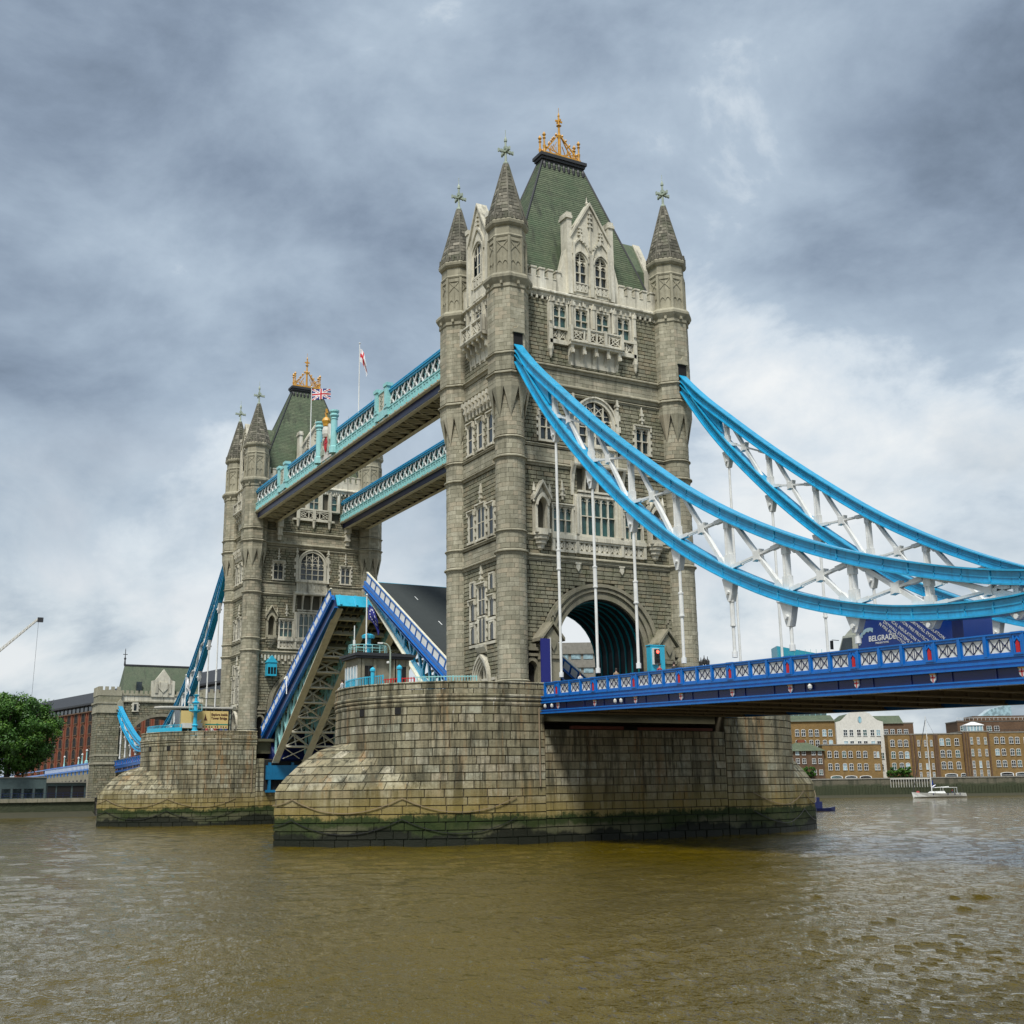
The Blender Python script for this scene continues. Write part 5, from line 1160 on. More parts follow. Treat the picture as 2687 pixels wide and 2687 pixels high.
def build_deck(loc, rz, rail, sl, label, plabel, x0=10.95, nb=15):
    root = E('side_span_deck', loc, label, 'bridge deck', 'side span decks', rz)
    x1 = NX[-1]+1.4 if nb >= 15 else 90
    sec = [x0]+[x for x in NX]+[x1]
    for s in (-1, 1):
        bb = MB()
        def F(u, v, n): return (u, s*(9.75+n), rail(u)+v)
        def sw(v0, v1, n0, n1, mi):
            bb.mi = mi
            for a, c in zip(sec, sec[1:]): bb.fb(F, a, c, v0, v1, n0, n1)
        sw(-1.22, -1.12, -.3, .26, 0); sw(-1.36, -1.22, -.3, .16, 0); sw(-1.50, -1.36, -.3, .24, 0); sw(-1.62, -1.50, -.3, .18, 0); sw(-1.72, -1.62, -.3, .30, 0)
        sw(-2.26, -1.72, -.3, .08, 1); sw(-2.34, -2.26, -.3, .30, 0); sw(-2.46, -2.34, -.3, .20, 0); sw(-2.58, -2.46, -.3, .34, 0)
        bb.mi = 1
        for i in range(len(NX)*2): x = x0+1.0+i*2.785; bb.fb(F, x-.05, x+.05, -2.26, -1.72, .06, .14) if x < x1 else None
        P('fascia_girder', bb, ['royal_blue_paint', 'navy_paint'], root)
        for x in NX:                        # shields in gold, white and red on the girder
            b = MB(); Fs = lambda u, v, n, x=x: F(x+u, v, n)
            b.ext(Fs, [(-.17, -1.78), (.17, -1.78), (.17, -2.08), (0, -2.26), (-.17, -2.08)], .08, .17); b.mi = 1; b.fb(Fs, -.03, .03, -2.2, -1.8, .17, .19); b.fb(Fs, -.15, .15, -1.98, -1.92, .17, .19); b.mi = 2; b.fb(Fs, -.2, .2, -1.80, -1.73, .08, .2)
            P('shield', b, ['render_white', 'red_paint', 'gold_leaf'], root)
    # lettering-free lamps and bolts on the near girder
    b = MB()
    for x in (11.6, 12.7, 22.1, 22.9, 43.2): b.lathe((x, -9.98), [(.02, rail(x)-2.15), (.13, rail(x)-2.05), (.15, rail(x)-1.9), (.05, rail(x)-1.78)], 8)
    P('deck_light', b, 'render_white', root)
    # parapet, panel by panel
    fr, bk, ln, ps, rd = parapet_meshes(1.64, sl)
    for s in (-1, 1):
        par = E('parapet', (0, 0, 0), plabel, 'parapet', 'blue parapets') if False else root
        xs = [NX[0]-5.57]+NX
        for i, xn in enumerate(xs):
            for j in range(-1, 3):
                x = xn+.31+j*1.65 if j >= 0 else xn-.31
                if x < x0+.02: continue
                z = rail(x)-1.14
                Mx = Matrix.Translation((x, s*9.85, z))
                if s > 0: Mx = Mx @ Matrix.Diagonal((1, -1, 1, 1))
                if j < 0:
                    p_ = O('parapet_pier', ps, root, mat=Mx); O('red_panel', rd, p_)
                else:
                    p_ = O('parapet_panel', fr, root, mat=Mx); O('fretwork', bk, p_); O('scrollwork', ln, p_)
    # roadway, kerbs, cross girders and stringers underneath
    b = MB()
    for a, c in zip(sec, sec[1:]): b.hexa([(a, -9.5, rail(a)-1.5), (c, -9.5, rail(c)-1.5), (c, 9.5, rail(c)-1.5), (a, 9.5, rail(a)-1.5), (a, -9.5, rail(a)-1.15), (c, -9.5, rail(c)-1.15), (c, 9.5, rail(c)-1.15), (a, 9.5, rail(a)-1.15)])
    P('roadway', b, 'asphalt', root)
    b = MB()
    for x in (x0+.3, (x0+NX[0])/2): b.box(x-.16, x+.16, -9.4, 9.4, rail(x)-2.55, rail(x)-1.5)
    P('end_girder', b, 'girder_underside', root)
    for x in NX:
        b = MB(); b.box(x-.06, x+.06, -9.5, 9.5, rail(x)-2.5, rail(x)-1.5); b.box(x-.28, x+.28, -9.5, 9.5, rail(x)-2.58, rail(x)-2.5)
        for y in range(-9, 10, 2): b.box(x-.24, x+.24, y-.04, y+.04, rail(x)-2.5, rail(x)-1.5)
        P('cross_girder', b, 'brown_beam', root)
    for y in (-8.1, -6.4, -4.7, -3.0, -1.3, .4, 2.1, 3.8, 5.5, 7.2, 8.6):
        b = MB()
        for a, c in zip(sec, sec[1:]):
            b.hexa([(a, y-.05, rail(a)-2.2), (c, y-.05, rail(c)-2.2), (c, y+.05, rail(c)-2.2), (a, y+.05, rail(a)-2.2), (a, y-.05, rail(a)-1.5), (c, y-.05, rail(c)-1.5), (c, y+.05, rail(c)-1.5), (a, y+.05, rail(a)-1.5)])
            b.hexa([(a, y-.16, rail(a)-2.26), (c, y-.16, rail(c)-2.26), (c, y+.16, rail(c)-2.26), (a, y+.16, rail(a)-2.26), (a, y-.16, rail(a)-2.2), (c, y-.16, rail(c)-2.2), (c, y+.16, rail(c)-2.2), (a, y+.16, rail(a)-2.2)])
        for i in range(int((x1-x0)/1.86)): x = x0+.9+1.86*i; b.box(x-.03, x+.03, y-.22, y+.22, rail(x)-2.2, rail(x)-1.75)
        P('stringer', b, 'brown_beam', root)
    return root
build_deck((0, 0, 0), 0, railN, .0305, 'royal blue side span deck with white fretwork parapet running to the right edge', 'x')
build_deck((-82.3, 0, 0), PI, railF, .0150, 'far blue side span deck glimpsed behind the far pier at left', 'x')
# ================================================================== high level walkways
def build_walkway(y0, label, near):
    """outer lattice face at y0, walkway extends to y0+4.3"""
    X0, X1 = -77.0, -5.3; root = E('high_level_walkway', ((X0+X1)/2, y0+2.15, 45.4), label, 'footbridge', 'high level walkways between the towers'); ox, oy, oz = root.location
    def rel(b): b.v = [(x-ox, y-oy, z-oz) for x, y, z in b.v]; return b
    n = 44; st = (X1-X0)/n; W_ = 4.3
    b = MB()
    for y in (y0, y0+W_):
        b.box(X0, X1, y-.18, y+.18, 49.25, 49.5); b.box(X0, X1, y-.28, y+.28, 49.5, 49.62); b.box(X0, X1, y-.12, y+.12, 49.85, 49.95)
        for i in range(0, n*2+1): x = X0+st*i/2; b.box(x-.03, x+.03, y-.06, y+.06, 49.62, 49.86)
    P('top_chord', rel(b), 'sky_blue_paint', root)
    b = MB()
    for i in range(n): x = X0+st*(i+.5); b.box(x-.05, x+.05, y0+.2, y0+W_-.2, 49.3, 49.42)
    b.box(X0, X1, y0+.2, y0+W_-.2, 49.42, 49.48); P('walkway_roof', rel(b), 'lead', root)
    b = MB(); b.box(X0, X1, y0+.28, y0+.34, 47.5, 49.3); b.box(X0, X1, y0+W_-.34, y0+W_-.28, 47.5, 49.3)
    for i in range(n*2): x = X0+st*(i+.5)/2; b.box(x-.04, x+.04, y0+.22, y0+.28, 47.5, 49.3)
    P('glazing', rel(b), 'window_glass', root)
    m = MB(); m.bar((-st*.38, -.02, 0), (st*.38, -.02, 1.62), .20, .12, (0, 1, 0)); m.bar((-st*.38, .06, 1.62), (st*.38, .06, 0), .20, .12, (0, 1, 0)); m.box(-.16, .16, -.12, .12, .68, .94); cm = m.mesh('lattice_cross', 'white_paint')
    m = MB()                                    # finer secondary lattice in grey green
    for s in (-1, 1): m.bar((-st*.5, .16, .8), (0, .16, .8+s*.8), .05); m.bar((st*.5, .16, .8), (0, .16, .8+s*.8), .05)
    m.box(-st*.5-.03, -st*.5+.03, .1, .16, 0, 1.6); sm = m.mesh('fine_lattice', 'teal_paint')
    m = MB(); m.box(-st/2+.02, st/2-.02, -.06, .06, 0, 1.0); m.box(-st/2, st/2, -.16, .1, 1.0, 1.14); m.box(-st/2, st/2, -.2, .1, -.1, .05); m.box(-st/2-.07, -st/2+.07, -.16, .0, .05, 1.0)
    for s in (-.22, .22): m.box(s*st-.18*st, s*st+.18*st, -.12, -.06, .72, .84); m.box(s*st-.17*st, s*st-.13*st, -.12, -.06, .2, .72); m.box(s*st+.13*st, s*st+.17*st, -.12, -.06, .2, .72)
    fm = m.mesh('fascia_panel', 'teal_paint')
    m = MB(); m.lathe((0, -.17), [(.02, -.16), (.11, -.1), (.11, -.02), (.03, .03)], 6); bm_ = m.mesh('boss', 'gold_leaf')
    for i in range(n):
        x = X0+st*(i+.5)-ox
        for s, yy in ((1, y0-oy), (-1, y0+W_-oy)):
            M = Matrix.Translation((x, yy, 47.62-oz)) @ Matrix.Diagonal((1, s, 1, 1)); O('lattice_cross', cm, root, mat=M)
            if s > 0: O('fine_lattice', sm, root, mat=M)
            M = Matrix.Translation((x, yy-.08*s, 46.5-oz)) @ Matrix.Diagonal((1, s, 1, 1)); f = O('fascia_panel', fm, root, mat=M)
            if s > 0: O('boss', bm_, f)
    b = MB()
    for s, y in ((1, y0), (-1, y0+W_)): b.prof(frame((0, y, 0), (1, 0, 0)) if s > 0 else (lambda u, v, q, y=y: (u, y+q, v)), X0, X1, [(-.1, 46.22), (.26, 46.30), (.30, 46.42), (-.1, 46.42)])
    P('fascia_moulding', rel(b), 'cream_girder_paint', root)
    b = MB()
    for y in (y0+.25, y0+W_-.25): b.box(X0, X1, y-.04, y+.04, 45.45, 46.25); b.box(X0, X1, y-.1, y+.75 if y < y0+1 else y+.1, 46.1, 46.2)
    P('bottom_web', rel(b), 'navy_paint', root)
    b = MB()
    for y in (y0+.55, y0+W_-.55): b.box(X0, X1, y-.28, y+.28, 45.38, 45.48)
    P('bottom_flange', rel(b), 'cream_girder_paint', root)
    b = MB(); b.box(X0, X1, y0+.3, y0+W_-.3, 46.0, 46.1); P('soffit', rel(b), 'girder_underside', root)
    for i in range(18):
        b = MB(); xa, xb = X0+(X1-X0)*i/18, X0+(X1-X0)*(i+1)/18; xm = (xa+xb)/2; ya, yb = y0+.6, y0+W_-.6
        for p, q in (((xa, ya), (xm, yb)), ((xm, yb), (xb, ya)), ((xa, yb), (xm, ya)), ((xm, ya), (xb, yb))): b.bar((p[0], p[1], 45.62), (q[0], q[1], 45.62), .09, .05)
        b.box(xa-.06, xa+.06, ya, yb, 45.5, 45.9); b.box(xm-.04, xm+.04, ya, yb, 45.6, 45.9)
        P('soffit_bracing', rel(b), 'cream_girder_paint', root)
    if near:                                    # ornamental piers and the coat of arms
        for xa, xb in ((-26.1, -23.15), (-63.3, -60.35)):
            b = MB()
            for x in (xa, xb): b.box(x-.42, x+.42, y0-.5, y0+.15, 46.6, 50.1); b.box(x-.55, x+.55, y0-.62, y0+.25, 50.1, 50.5); b.box(x-.5, x+.5, y0-.58, y0+.2, 47.45, 47.65); b.box(x-.25, x+.25, y0-.56, y0-.5, 47.9, 49.9)
            b.box(xa, xb, y0-.4, y0+.1, 49.8, 50.1); b.box(xa, xb, y0-.38, y0+.1, 46.6, 47.6); g = P('ornamental_gate', rel(b), 'teal_paint', root)
            b = MB(); xm = (xa+xb)/2; b.box(xa+.45, xb-.45, y0-.3, y0-.1, 47.65, 49.8); P('carved_panel', rel(b), 'pale_stone', g)
            b = MB(); 
            for q in range(9): zq = 47.9+q*.2; b.box(xm-.35+.25*math.sin(q*2.1), xm-.05+.25*math.sin(q*2.1), y0-.38, y0-.28, zq, zq+.12)
            P('carving', rel(b), 'copper_green', g)
        for x in (-46.2, -40.6):
            b = MB(); b.lathe((x, y0-.35), [(.62, 46.6), (.62, 47.4), (.45, 47.55), (.42, 51.1), (.5, 51.2), (.42, 51.35), (.6, 51.6), (.6, 51.75), (.45, 51.9), (.62, 52.15), (.62, 52.35), (.2, 52.4)], 12); g = P('column', rel(b), 'teal_paint', root)
        xm = -43.4; Fp = frame((xm, y0-.3, 0), (1, 0, 0)); b = MB(); b.ext(Fp, [(-2.3, 46.6), (2.3, 46.6), (2.3, 48.2), (1.3, 49.6), (.8, 51.2), (-.8, 51.2), (-1.3, 49.6), (-2.3, 48.2)], -.2, .05); P('arms_backing', rel(b), 'render_white', root)
        b = MB()                                # shield, supporters and crown in relief
        b.ext(Fp, [(-.65, 49.4), (.65, 49.4), (.65, 48.3), (0, 47.5), (-.65, 48.3)], .05, .2); b.mi = 1
        for s in (-1, 1):
            b.ext(Fp, [(s*.8, 47.3), (s*1.5, 47.3), (s*1.3, 48.2), (s*1.5, 48.9), (s*1.1, 49.6), (s*.75, 49.2), (s*1.0, 48.6), (s*.75, 48.0)], .05, .25)
            b.ext(Fp, [(s*1.6, 47.2), (s*2.1, 47.6), (s*1.8, 48.2), (s*1.55, 47.8)], .05, .18)
        b.mi = 2; b.lathe(Fp(0, 0, .15), [(.4, 51.0), (.45, 51.3), (.6, 51.7), (.4, 52.1), (.14, 52.3)], 8); b.lathe(Fp(0, 0, .15), [(.14, 52.4), (.14, 52.9)], 6); b.fb(Fp, -.4, .4, 52.75, 52.95, .05, .25); b.fb(Fp, -.12, .12, 52.3, 53.4, .05, .25); b.mi = 3; b.lathe(Fp(0, 0, .15), [(.35, 49.5), (.5, 49.9), (.5, 50.4), (.35, 50.9)], 8)
        b.mi = 0; b.fb(Fp, -.06, .06, 47.7, 49.4, .2, .24); b.fb(Fp, -.62, .62, 48.6, 48.75, .2, .24)
        P('coat_of_arms', rel(b), ['red_paint', 'copper_green', 'gold_leaf', 'render_white'], root)
    return root
build_walkway(-9.75, 'nearer high walkway with teal columns and gilded coat of arms on its lattice side', True)
build_walkway(4.75, 'second high walkway, lower in the photo, plain white lattice without flagpoles', False)
def flagpole(x, y, z0, z1, kind, label):
    root = E('flagpole', (x, y, z0), label, 'flagpole', 'flagpoles on the bridge'); h = z1-z0
    b = MB(); b.tube((0, 0, 0), (0, 0, h), .09, 8, .05); b.lathe((0, 0), [(.02, h-.02), (.13, h+.08), (.13, h+.16), (.02, h+.24)], 8); P('pole', b, 'white_paint', root)
    return root, h
def flag(x, y, ztop, w, h, kind, label, droop, az):
    """a flag is a rippled sheet with thickness, coloured in fields"""
    b = MB(); n, m = 22, 14; ca, sa = math.cos(az), math.sin(az)
    def S_(i, j):
        u, v = i/n, j/m; rip = .16*math.sin(u*7+v*1.5)*u; fall = droop*u*u*w
        d = u*w*(1-.72*droop); rip += .25*droop*math.sin(v*6+u*4)*u; return (ca*d-sa*rip, sa*d+ca*rip, -v*h*(1-.12*u)-fall*(.9))
    def col(u, v):
        if kind == 'union':
            a, c = abs(u-.5), abs(v-.5)
            if a < .055 or c < .09: return 1
            if a < .095 or c < .16: return 2
            du = abs(u-v); dv = abs(u-(1-v)); d = min(du, dv)
            return 1 if d < .045 else 2 if d < .13 else 0
        if kind == 'city':
            if u < .42 and v < .5 and (abs(u-.2) < .03 and .1 < v < .4): return 1
            return 1 if abs(u-.5) < .07 or abs(v-.5) < .11 else 2
        if kind == 'blue': return 2 if ((u-.5)/.33)**2+((v-.5)/.33)**2 > .8 and ((u-.5)/.33)**2+((v-.5)/.33)**2 < 1.2 and int(math.atan2(v-.5, u-.5)*4) % 2 else 0
        return 2
    for i in range(n):
        for j in range(m):
            P4 = [S_(i, j), S_(i+1, j), S_(i+1, j+1), S_(i, j+1)]; b.mi = col((i+.5)/n, (j+.5)/m); b.add(P4, [(0, 1, 2, 3)])
    b.mi = max(b.mi, 1); me = b.mesh('flag', ['flag_blue', 'flag_red', 'flag_white']); o = O('flag', me, None, (x+.1*ca, y+.1*sa, ztop)); md = o.modifiers.new('cloth', 'SOLIDIFY'); md.thickness = .02
    return tag(o, label, 'flag', 'flags on the bridge')
flagpole(-50.8, -9.8, 49.0, 58.7, 0, 'white flagpole on the high walkway flying the red, white and blue crossed flag')
flag(-50.8, -9.8, 58.5, 2.7, 1.6, 'union', 'red, white and blue flag with crossed bars streaming to the right over the walkway', .05, math.radians(52))
flagpole(-32.8, -9.8, 49.2, 58.8, 0, 'thin white flagpole standing free against the sky above the middle of the walkway')
flag(-32.8, -9.8, 58.2, 2.6, 1.8, 'city', 'limp white flag with a red cross on the thin pole above the walkway', .95, math.radians(52))
# ================================================================== raised bascule leaves
LTH = math.radians(29.8); LU = 32.3
def bot_n(u): t = u/LU; return -5.95+4.15*(1-(1-t)**1.35) if False else -6.0+4.2*t**.93
def build_leaf(loc, rz, label, footrail):
    root = bpy.data.objects.new('bascule_leaf', None); COL.objects.link(root); root.location = loc; root.rotation_euler = (0, -LTH, rz); tag(root, label, 'drawbridge leaf', 'raised leaves of the roadway')
    b = MB(); b.box(-1.0, LU, -7.3, 7.3, -.5, -.12); P('roadway', b, 'asphalt', root)
    b = MB()
    for y in (2.6,):
        for i in (3, 7, 10): b.box(1+i*2.6, 2.1+i*2.6, y-.06, y+.06, -.12, -.11)
    P('lane_marking', b, 'white_paint', root)
    for s in (-1, 1):
        b = MB(); b.mi = 0; b.box(-1, LU, *sorted((s*7.3, s*7.72)), -.35, -.08); b.box(-1, LU, *sorted((s*7.3, s*7.66)), -.72, -.35); b.box(-1, LU, *sorted((s*7.3, s*7.78)), -.82, -.72)
        zl = -1.15 if rz else -2.0; b.mi = 1; b.box(-1, LU, *sorted((s*7.25, s*7.45)), zl, -.82); b.mi = 0; b.box(-1, LU, *sorted((s*7.1, s*7.6)), zl-.1, zl); P('edge_girder', b, ['royal_blue_paint', 'navy_paint'], root)
        fr, bk, ln, ps, rd = parapet_meshes(1.64, 0.0, 1.08, .06)
        for i in range(19):
            u = -.4+i*1.70
            M = Matrix.Translation((u, s*7.55, -.08))
            if s > 0: M = M @ Matrix.Diagonal((1, -1, 1, 1))
            p_ = O('parapet_panel', fr, root, mat=M); O('fretwork', bk, p_); O('scrollwork', ln, p_)
        b = MB(); b.box(-1, LU, *sorted((s*7.42, s*7.68)), 1.0, 1.12); P('handrail', b, 'cream_girder_paint', root)
    # main girders: lattice webs between a flat top and a rising bottom flange
    st = [0.6+i*(LU-1.2)/10 for i in range(11)]
    for gi, y in enumerate((-6.7, -2.25, 2.25, 6.7)):
        out_ = gi in (0, 3)
        b = MB()
        for a, c in zip(st, st[1:]):
            b.hexa([(a, y-.5, bot_n(a)), (c, y-.5, bot_n(c)), (c, y+.5, bot_n(c)), (a, y+.5, bot_n(a)), (a, y-.5, bot_n(a)+.12), (c, y-.5, bot_n(c)+.12), (c, y+.5, bot_n(c)+.12), (a, y+.5, bot_n(a)+.12)])
        P('bottom_flange', b, 'cream_girder_paint', root)
        b = MB(); b.box(0, LU, y-.3, y+.3, -.62, -.5); b.box(0, LU, y-.05, y+.05, -1.2, -.62)
        for a, c in zip(st, st[1:]): b.hexa([(a, y-.05, bot_n(a)+.12), (c, y-.05, bot_n(c)+.12), (c, y+.05, bot_n(c)+.12), (a, y+.05, bot_n(a)+.12), (a, y-.05, bot_n(a)+.75), (c, y-.05, bot_n(c)+.75), (c, y+.05, bot_n(c)+.75), (a, y+.05, bot_n(a)+.75)])
        for a, c in zip(st[:-1], st[1:]):
            b.bar((a, y, bot_n(a)+.3), (a, y, -.8), .34, .3, (0, 1, 0)); m = (a+c)/2
            if bot_n(a) < -2.6: b.bar((a, y, bot_n(a)+.5), (c, y, -.9), .3, .26, (0, 1, 0))
            if bot_n(a) > -3.4: b.hexa([(a, y-.04, bot_n(a)+.12), (c, y-.04, bot_n(c)+.12), (c, y+.04, bot_n(c)+.12), (a, y+.04, bot_n(a)+.12), (a, y-.04, -.7), (a+.5, y-.04, -.7), (a+.5, y+.04, -.7), (a, y+.04, -.7)])
            b.ext(frame((0, y, 0), (1, 0, 0)), [(a-.5, bot_n(a)+.4), (a+.5, bot_n(a)+.5), (a+.2, bot_n(a)+1.2), (a-.2, bot_n(a)+1.2)], -.14, .14)
        P('girder_web', b, 'cyan_paint' if out_ and False else ('teal_paint' if not out_ else 'sky_blue_paint' if rz else 'teal_paint'), root)
    for a in st[1:]:                            # cross frames between the girders
        b = MB()
        for y0, y1 in ((-6.4, -2.5), (-2.0, 2.0), (2.5, 6.4)):
            zb_, zt_ = bot_n(a)+.35, -.75
            if zt_-zb_ > 1.6: b.bar((a, y0, zb_), (a, y1, zt_), .2, .2, (1, 0, 0)); b.bar((a, y1, zb_), (a, y0, zt_), .2, .198, (1, 0, 0)); b.bar((a, y0, zb_), (a, y1, zb_), .24, .24, (1, 0, 0)); b.bar((a, (y0+y1)/2, zb_), (a, (y0+y1)/2, (zt_+zb_)/2), .15, .15, (1, 0, 0))
            b.box(a-.12, a+.12, y0, y1, -1.25, -.6)
        P('cross_frame', b, 'brace_cream', root)
    for a, c in zip(st, st[1:]):                # wind bracing in the plane of the bottom flanges
        b = MB()
        for y0, y1 in ((-6.4, -2.5), (-2.0, 2.0), (2.5, 6.4)):
            if bot_n(a) < -4.4: b.bar((a, y0, bot_n(a)+.3), (c, y1, bot_n(c)+.3), .10, .1); b.bar((a, y1, bot_n(a)+.3), (c, y0, bot_n(c)+.3), .10, .098)
        if b.f: P('wind_brace', b, 'cream_girder_paint', root)
    for i in range(13):
        y = -6.0+i; b = MB(); b.box(0, LU, y-.05, y+.05, -.85, -.5)
        P('deck_stringer', b, 'lit_leaf_soffit', root)
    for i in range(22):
        b = MB(); u = .8+i*1.45; b.box(u-.05, u+.05, -6.6, 6.6, -1.05, -.5); P('deck_beam', b, 'lit_leaf_soffit', root)
    b = MB(); b.box(LU, LU+.2, -7.2, 7.2, -1.9, -.15); 
    for y in (-6.7, -4.5, -2.25, 0, 2.25, 4.5, 6.7): b.box(LU+.2, LU+.35, y-.15, y+.15, -1.8, -.2)
    P('nose_plate', b, 'cyan_paint', root)
    if footrail:
        b = MB(); 
        for z in (.95, .35): b.box(.0, LU-.3, -4.45, -4.35, z, z+.08)
        for i in range(16): b.box(.2+i*2.1, .3+i*2.1, -4.45, -4.35, -.12, 1.0)
        b.box(LU-.4, LU-.3, -4.45, -4.35, -.1, 1.9); b.bar((LU-.4, -4.4, 1.9), (LU-2.4, -4.4, .98), .07)
        P('footway_rail', b, 'royal_blue_paint', root)
        b = MB(); b.box(0, LU-.5, -4.42, -4.38, .1, .9); P('rail_infill', b, 'navy_paint', root)
        b = MB()
        for u, y in ((8, -5.6), (17, -5.4)): b.lathe((u, y, -.12), [(.32, 0), (.32, .012)], 12)
        P('manhole', b, 'concrete', root)
    b = MB(); b.bar((12.5, -7.7, .9), (12.5, -8.1, -2.1), .1); b.bar((12.5, -7.72, .9), (12.5, -8.12, .4), .16); P('signal_arm', b, 'white_paint', root)
    if rz == 0:
        b = MB(); b.box(-2.5, 1.2, -7.2, 7.2, -5.6, -.6); P('counterweight_box', b, 'navy_paint', root)
    else:
        b = MB(); b.box(-2.5, .4, -6.2, 6.2, -5.0, -.6); P('counterweight_box', b, 'navy_paint', root)
    return root
build_leaf((-75.0, 0, 13.35), 0, 'raised road leaf seen from below, cream girders and cross bracing, hinged on the far pier', False)
build_leaf((-7.3, 0, 13.35), PI, 'raised road leaf showing its dark road surface, hinged on the near pier beside the tower', True)
# ================================================================== people: one skinned body each, clothes and hair by zone
_bod = {}
def body_mesh(pose, cloth, trou):
    k = (pose, cloth, trou)
    if k in _bod: return _bod[k]
    ls = .12 if pose == 'walk' else .0; ar = {'walk': .18, 'stand': .04, 'lean': .30}[pose]
    V = [(0, 0, .95, .14, .10), (0, 0, 1.18, .13, .09), (0, 0, 1.40, .17, .10), (0, 0, 1.50, .06, .06), (0, .02, 1.60, .075, .085), (0, .02, 1.70, .07, .08),
         (-.09, 0, .90, .085, .09), (-.10, ls, .50, .06, .065), (-.10, -ls, .08, .045, .045), (-.10, -ls+.14, .04, .045, .03),
         (.09, 0, .90, .085, .09), (.10, ls*-1, .50, .06, .065), (.10, ls*-2, .08, .045, .045), (.10, ls*-2+.14, .04, .045, .03),
         (-.20, 0, 1.40, .055, .055), (-.25, -.03, 1.14, .045, .045), (-.24, ar, .92, .036, .036), (-.24, ar+.07, .86, .03, .02),
         (.20, 0, 1.40, .055, .055), (.25, -.03, 1.14, .045, .045), (.24, ar*.6, .92, .036, .036), (.24, ar*.6+.07, .86, .03, .02)]
    Ed = [(0, 1), (1, 2), (2, 3), (3, 4), (4, 5), (0, 6), (6, 7), (7, 8), (8, 9), (0, 10), (10, 11), (11, 12), (12, 13), (2, 14), (14, 15), (15, 16), (16, 17), (2, 18), (18, 19), (19, 20), (20, 21)]
    me = bpy.data.meshes.new('body'); me.from_pydata([v[:3] for v in V], Ed, []); o = bpy.data.objects.new('body', me); COL.objects.link(o)
    sk = o.modifiers.new('s', 'SKIN'); sv = me.skin_vertices[0].data
    for i, v in enumerate(V): sv[i].radius = (v[3], v[4])
    sv[0].use_root = True; o.modifiers.new('u', 'SUBSURF').levels = 1
    dg = bpy.context.evaluated_depsgraph_get(); m2 = bpy.data.meshes.new_from_object(o.evaluated_get(dg)); bpy.data.objects.remove(o); m2.name = 'body'
    for mt in (trou, cloth, 'skin', 'black_paint'): m2.materials.append(MAT[mt])
    for p in m2.polygons:
        z = p.center.z; x = abs(p.center.x); p.material_index = 3 if z < .1 else 2 if z > 1.49 or (z < .92 and x > .2) else 0 if z < .97 and x < .2 else 1; p.use_smooth = True
    h = MB(); h.lathe((0, .0), [(.085, 1.62), (.098, 1.70), (.09, 1.77), (.05, 1.81), (.01, 1.82)], 8); hm = h.mesh('hair', 'hair_dark')
    _bod[k] = (m2, hm); return _bod[k]
def person(x, y, z, rz, pose, c, t, label, group='people on the bridge'):
    m, h = body_mesh(pose, 'cloth_%d' % c, 'cloth_%d' % t); r = E('person', (x, y, z), label, 'person', group, rz); O('body', m, r); O('hair', h, r); return r
P12 = 12.05
person(15.5, -8.9, railN(15.5)-1.15, 1.7, 'walk', 2, 1, 'pedestrian walking on the blue deck just right of the left stone lodge'); 
person(20.6, -8.8, railN(20.6)-1.15, 1.5, 'walk', 5, 3, 'pedestrian in tan jacket on the deck between the second and third hanger rods')
person(26.2, -8.7, railN(26.2)-1.15, -1.4, 'walk', 0, 1, 'pedestrian in a red top on the deck beside the fourth hanger rod')
person(28.1, -8.8, railN(28.1)-1.15, 1.6, 'stand', 3, 1, 'pedestrian in dark clothes at the parapet right of the one in red')
rp = random.Random(4); desc = ['']
cl = ['dark red', 'navy', 'grey', 'black', 'green', 'brown']; where = ['leftmost of the row', 'second from left', 'third from left', 'fourth from left', 'middle of the row', 'fourth from right', 'third from right', 'second from right', 'rightmost of the row']
for i in range(9):
    c = [3, 0, 5, 2, 0, 3, 1, 4, 1][i]; person(-77.2+rp.uniform(-.3, .3), -15.9+i*.42, P12+.12, 1.6+rp.uniform(-.6, .6), 'stand', c, rp.choice([1, 3]), 'visitor in %s at the far pier rail below the banner, %s' % (cl[c], where[i]), 'visitors on the far pier')
person(-1.5, -23.0, P12+.1, 2.2, 'lean', 2, 3, 'person in grey leaning by the teal posts at the near pier railing', 'visitors on the near pier')
person(-84.5, -22.3, P12+.1, 2.2, 'lean', 2, 3, 'person in grey at the left end of the far pier terrace', 'visitors on the far pier')
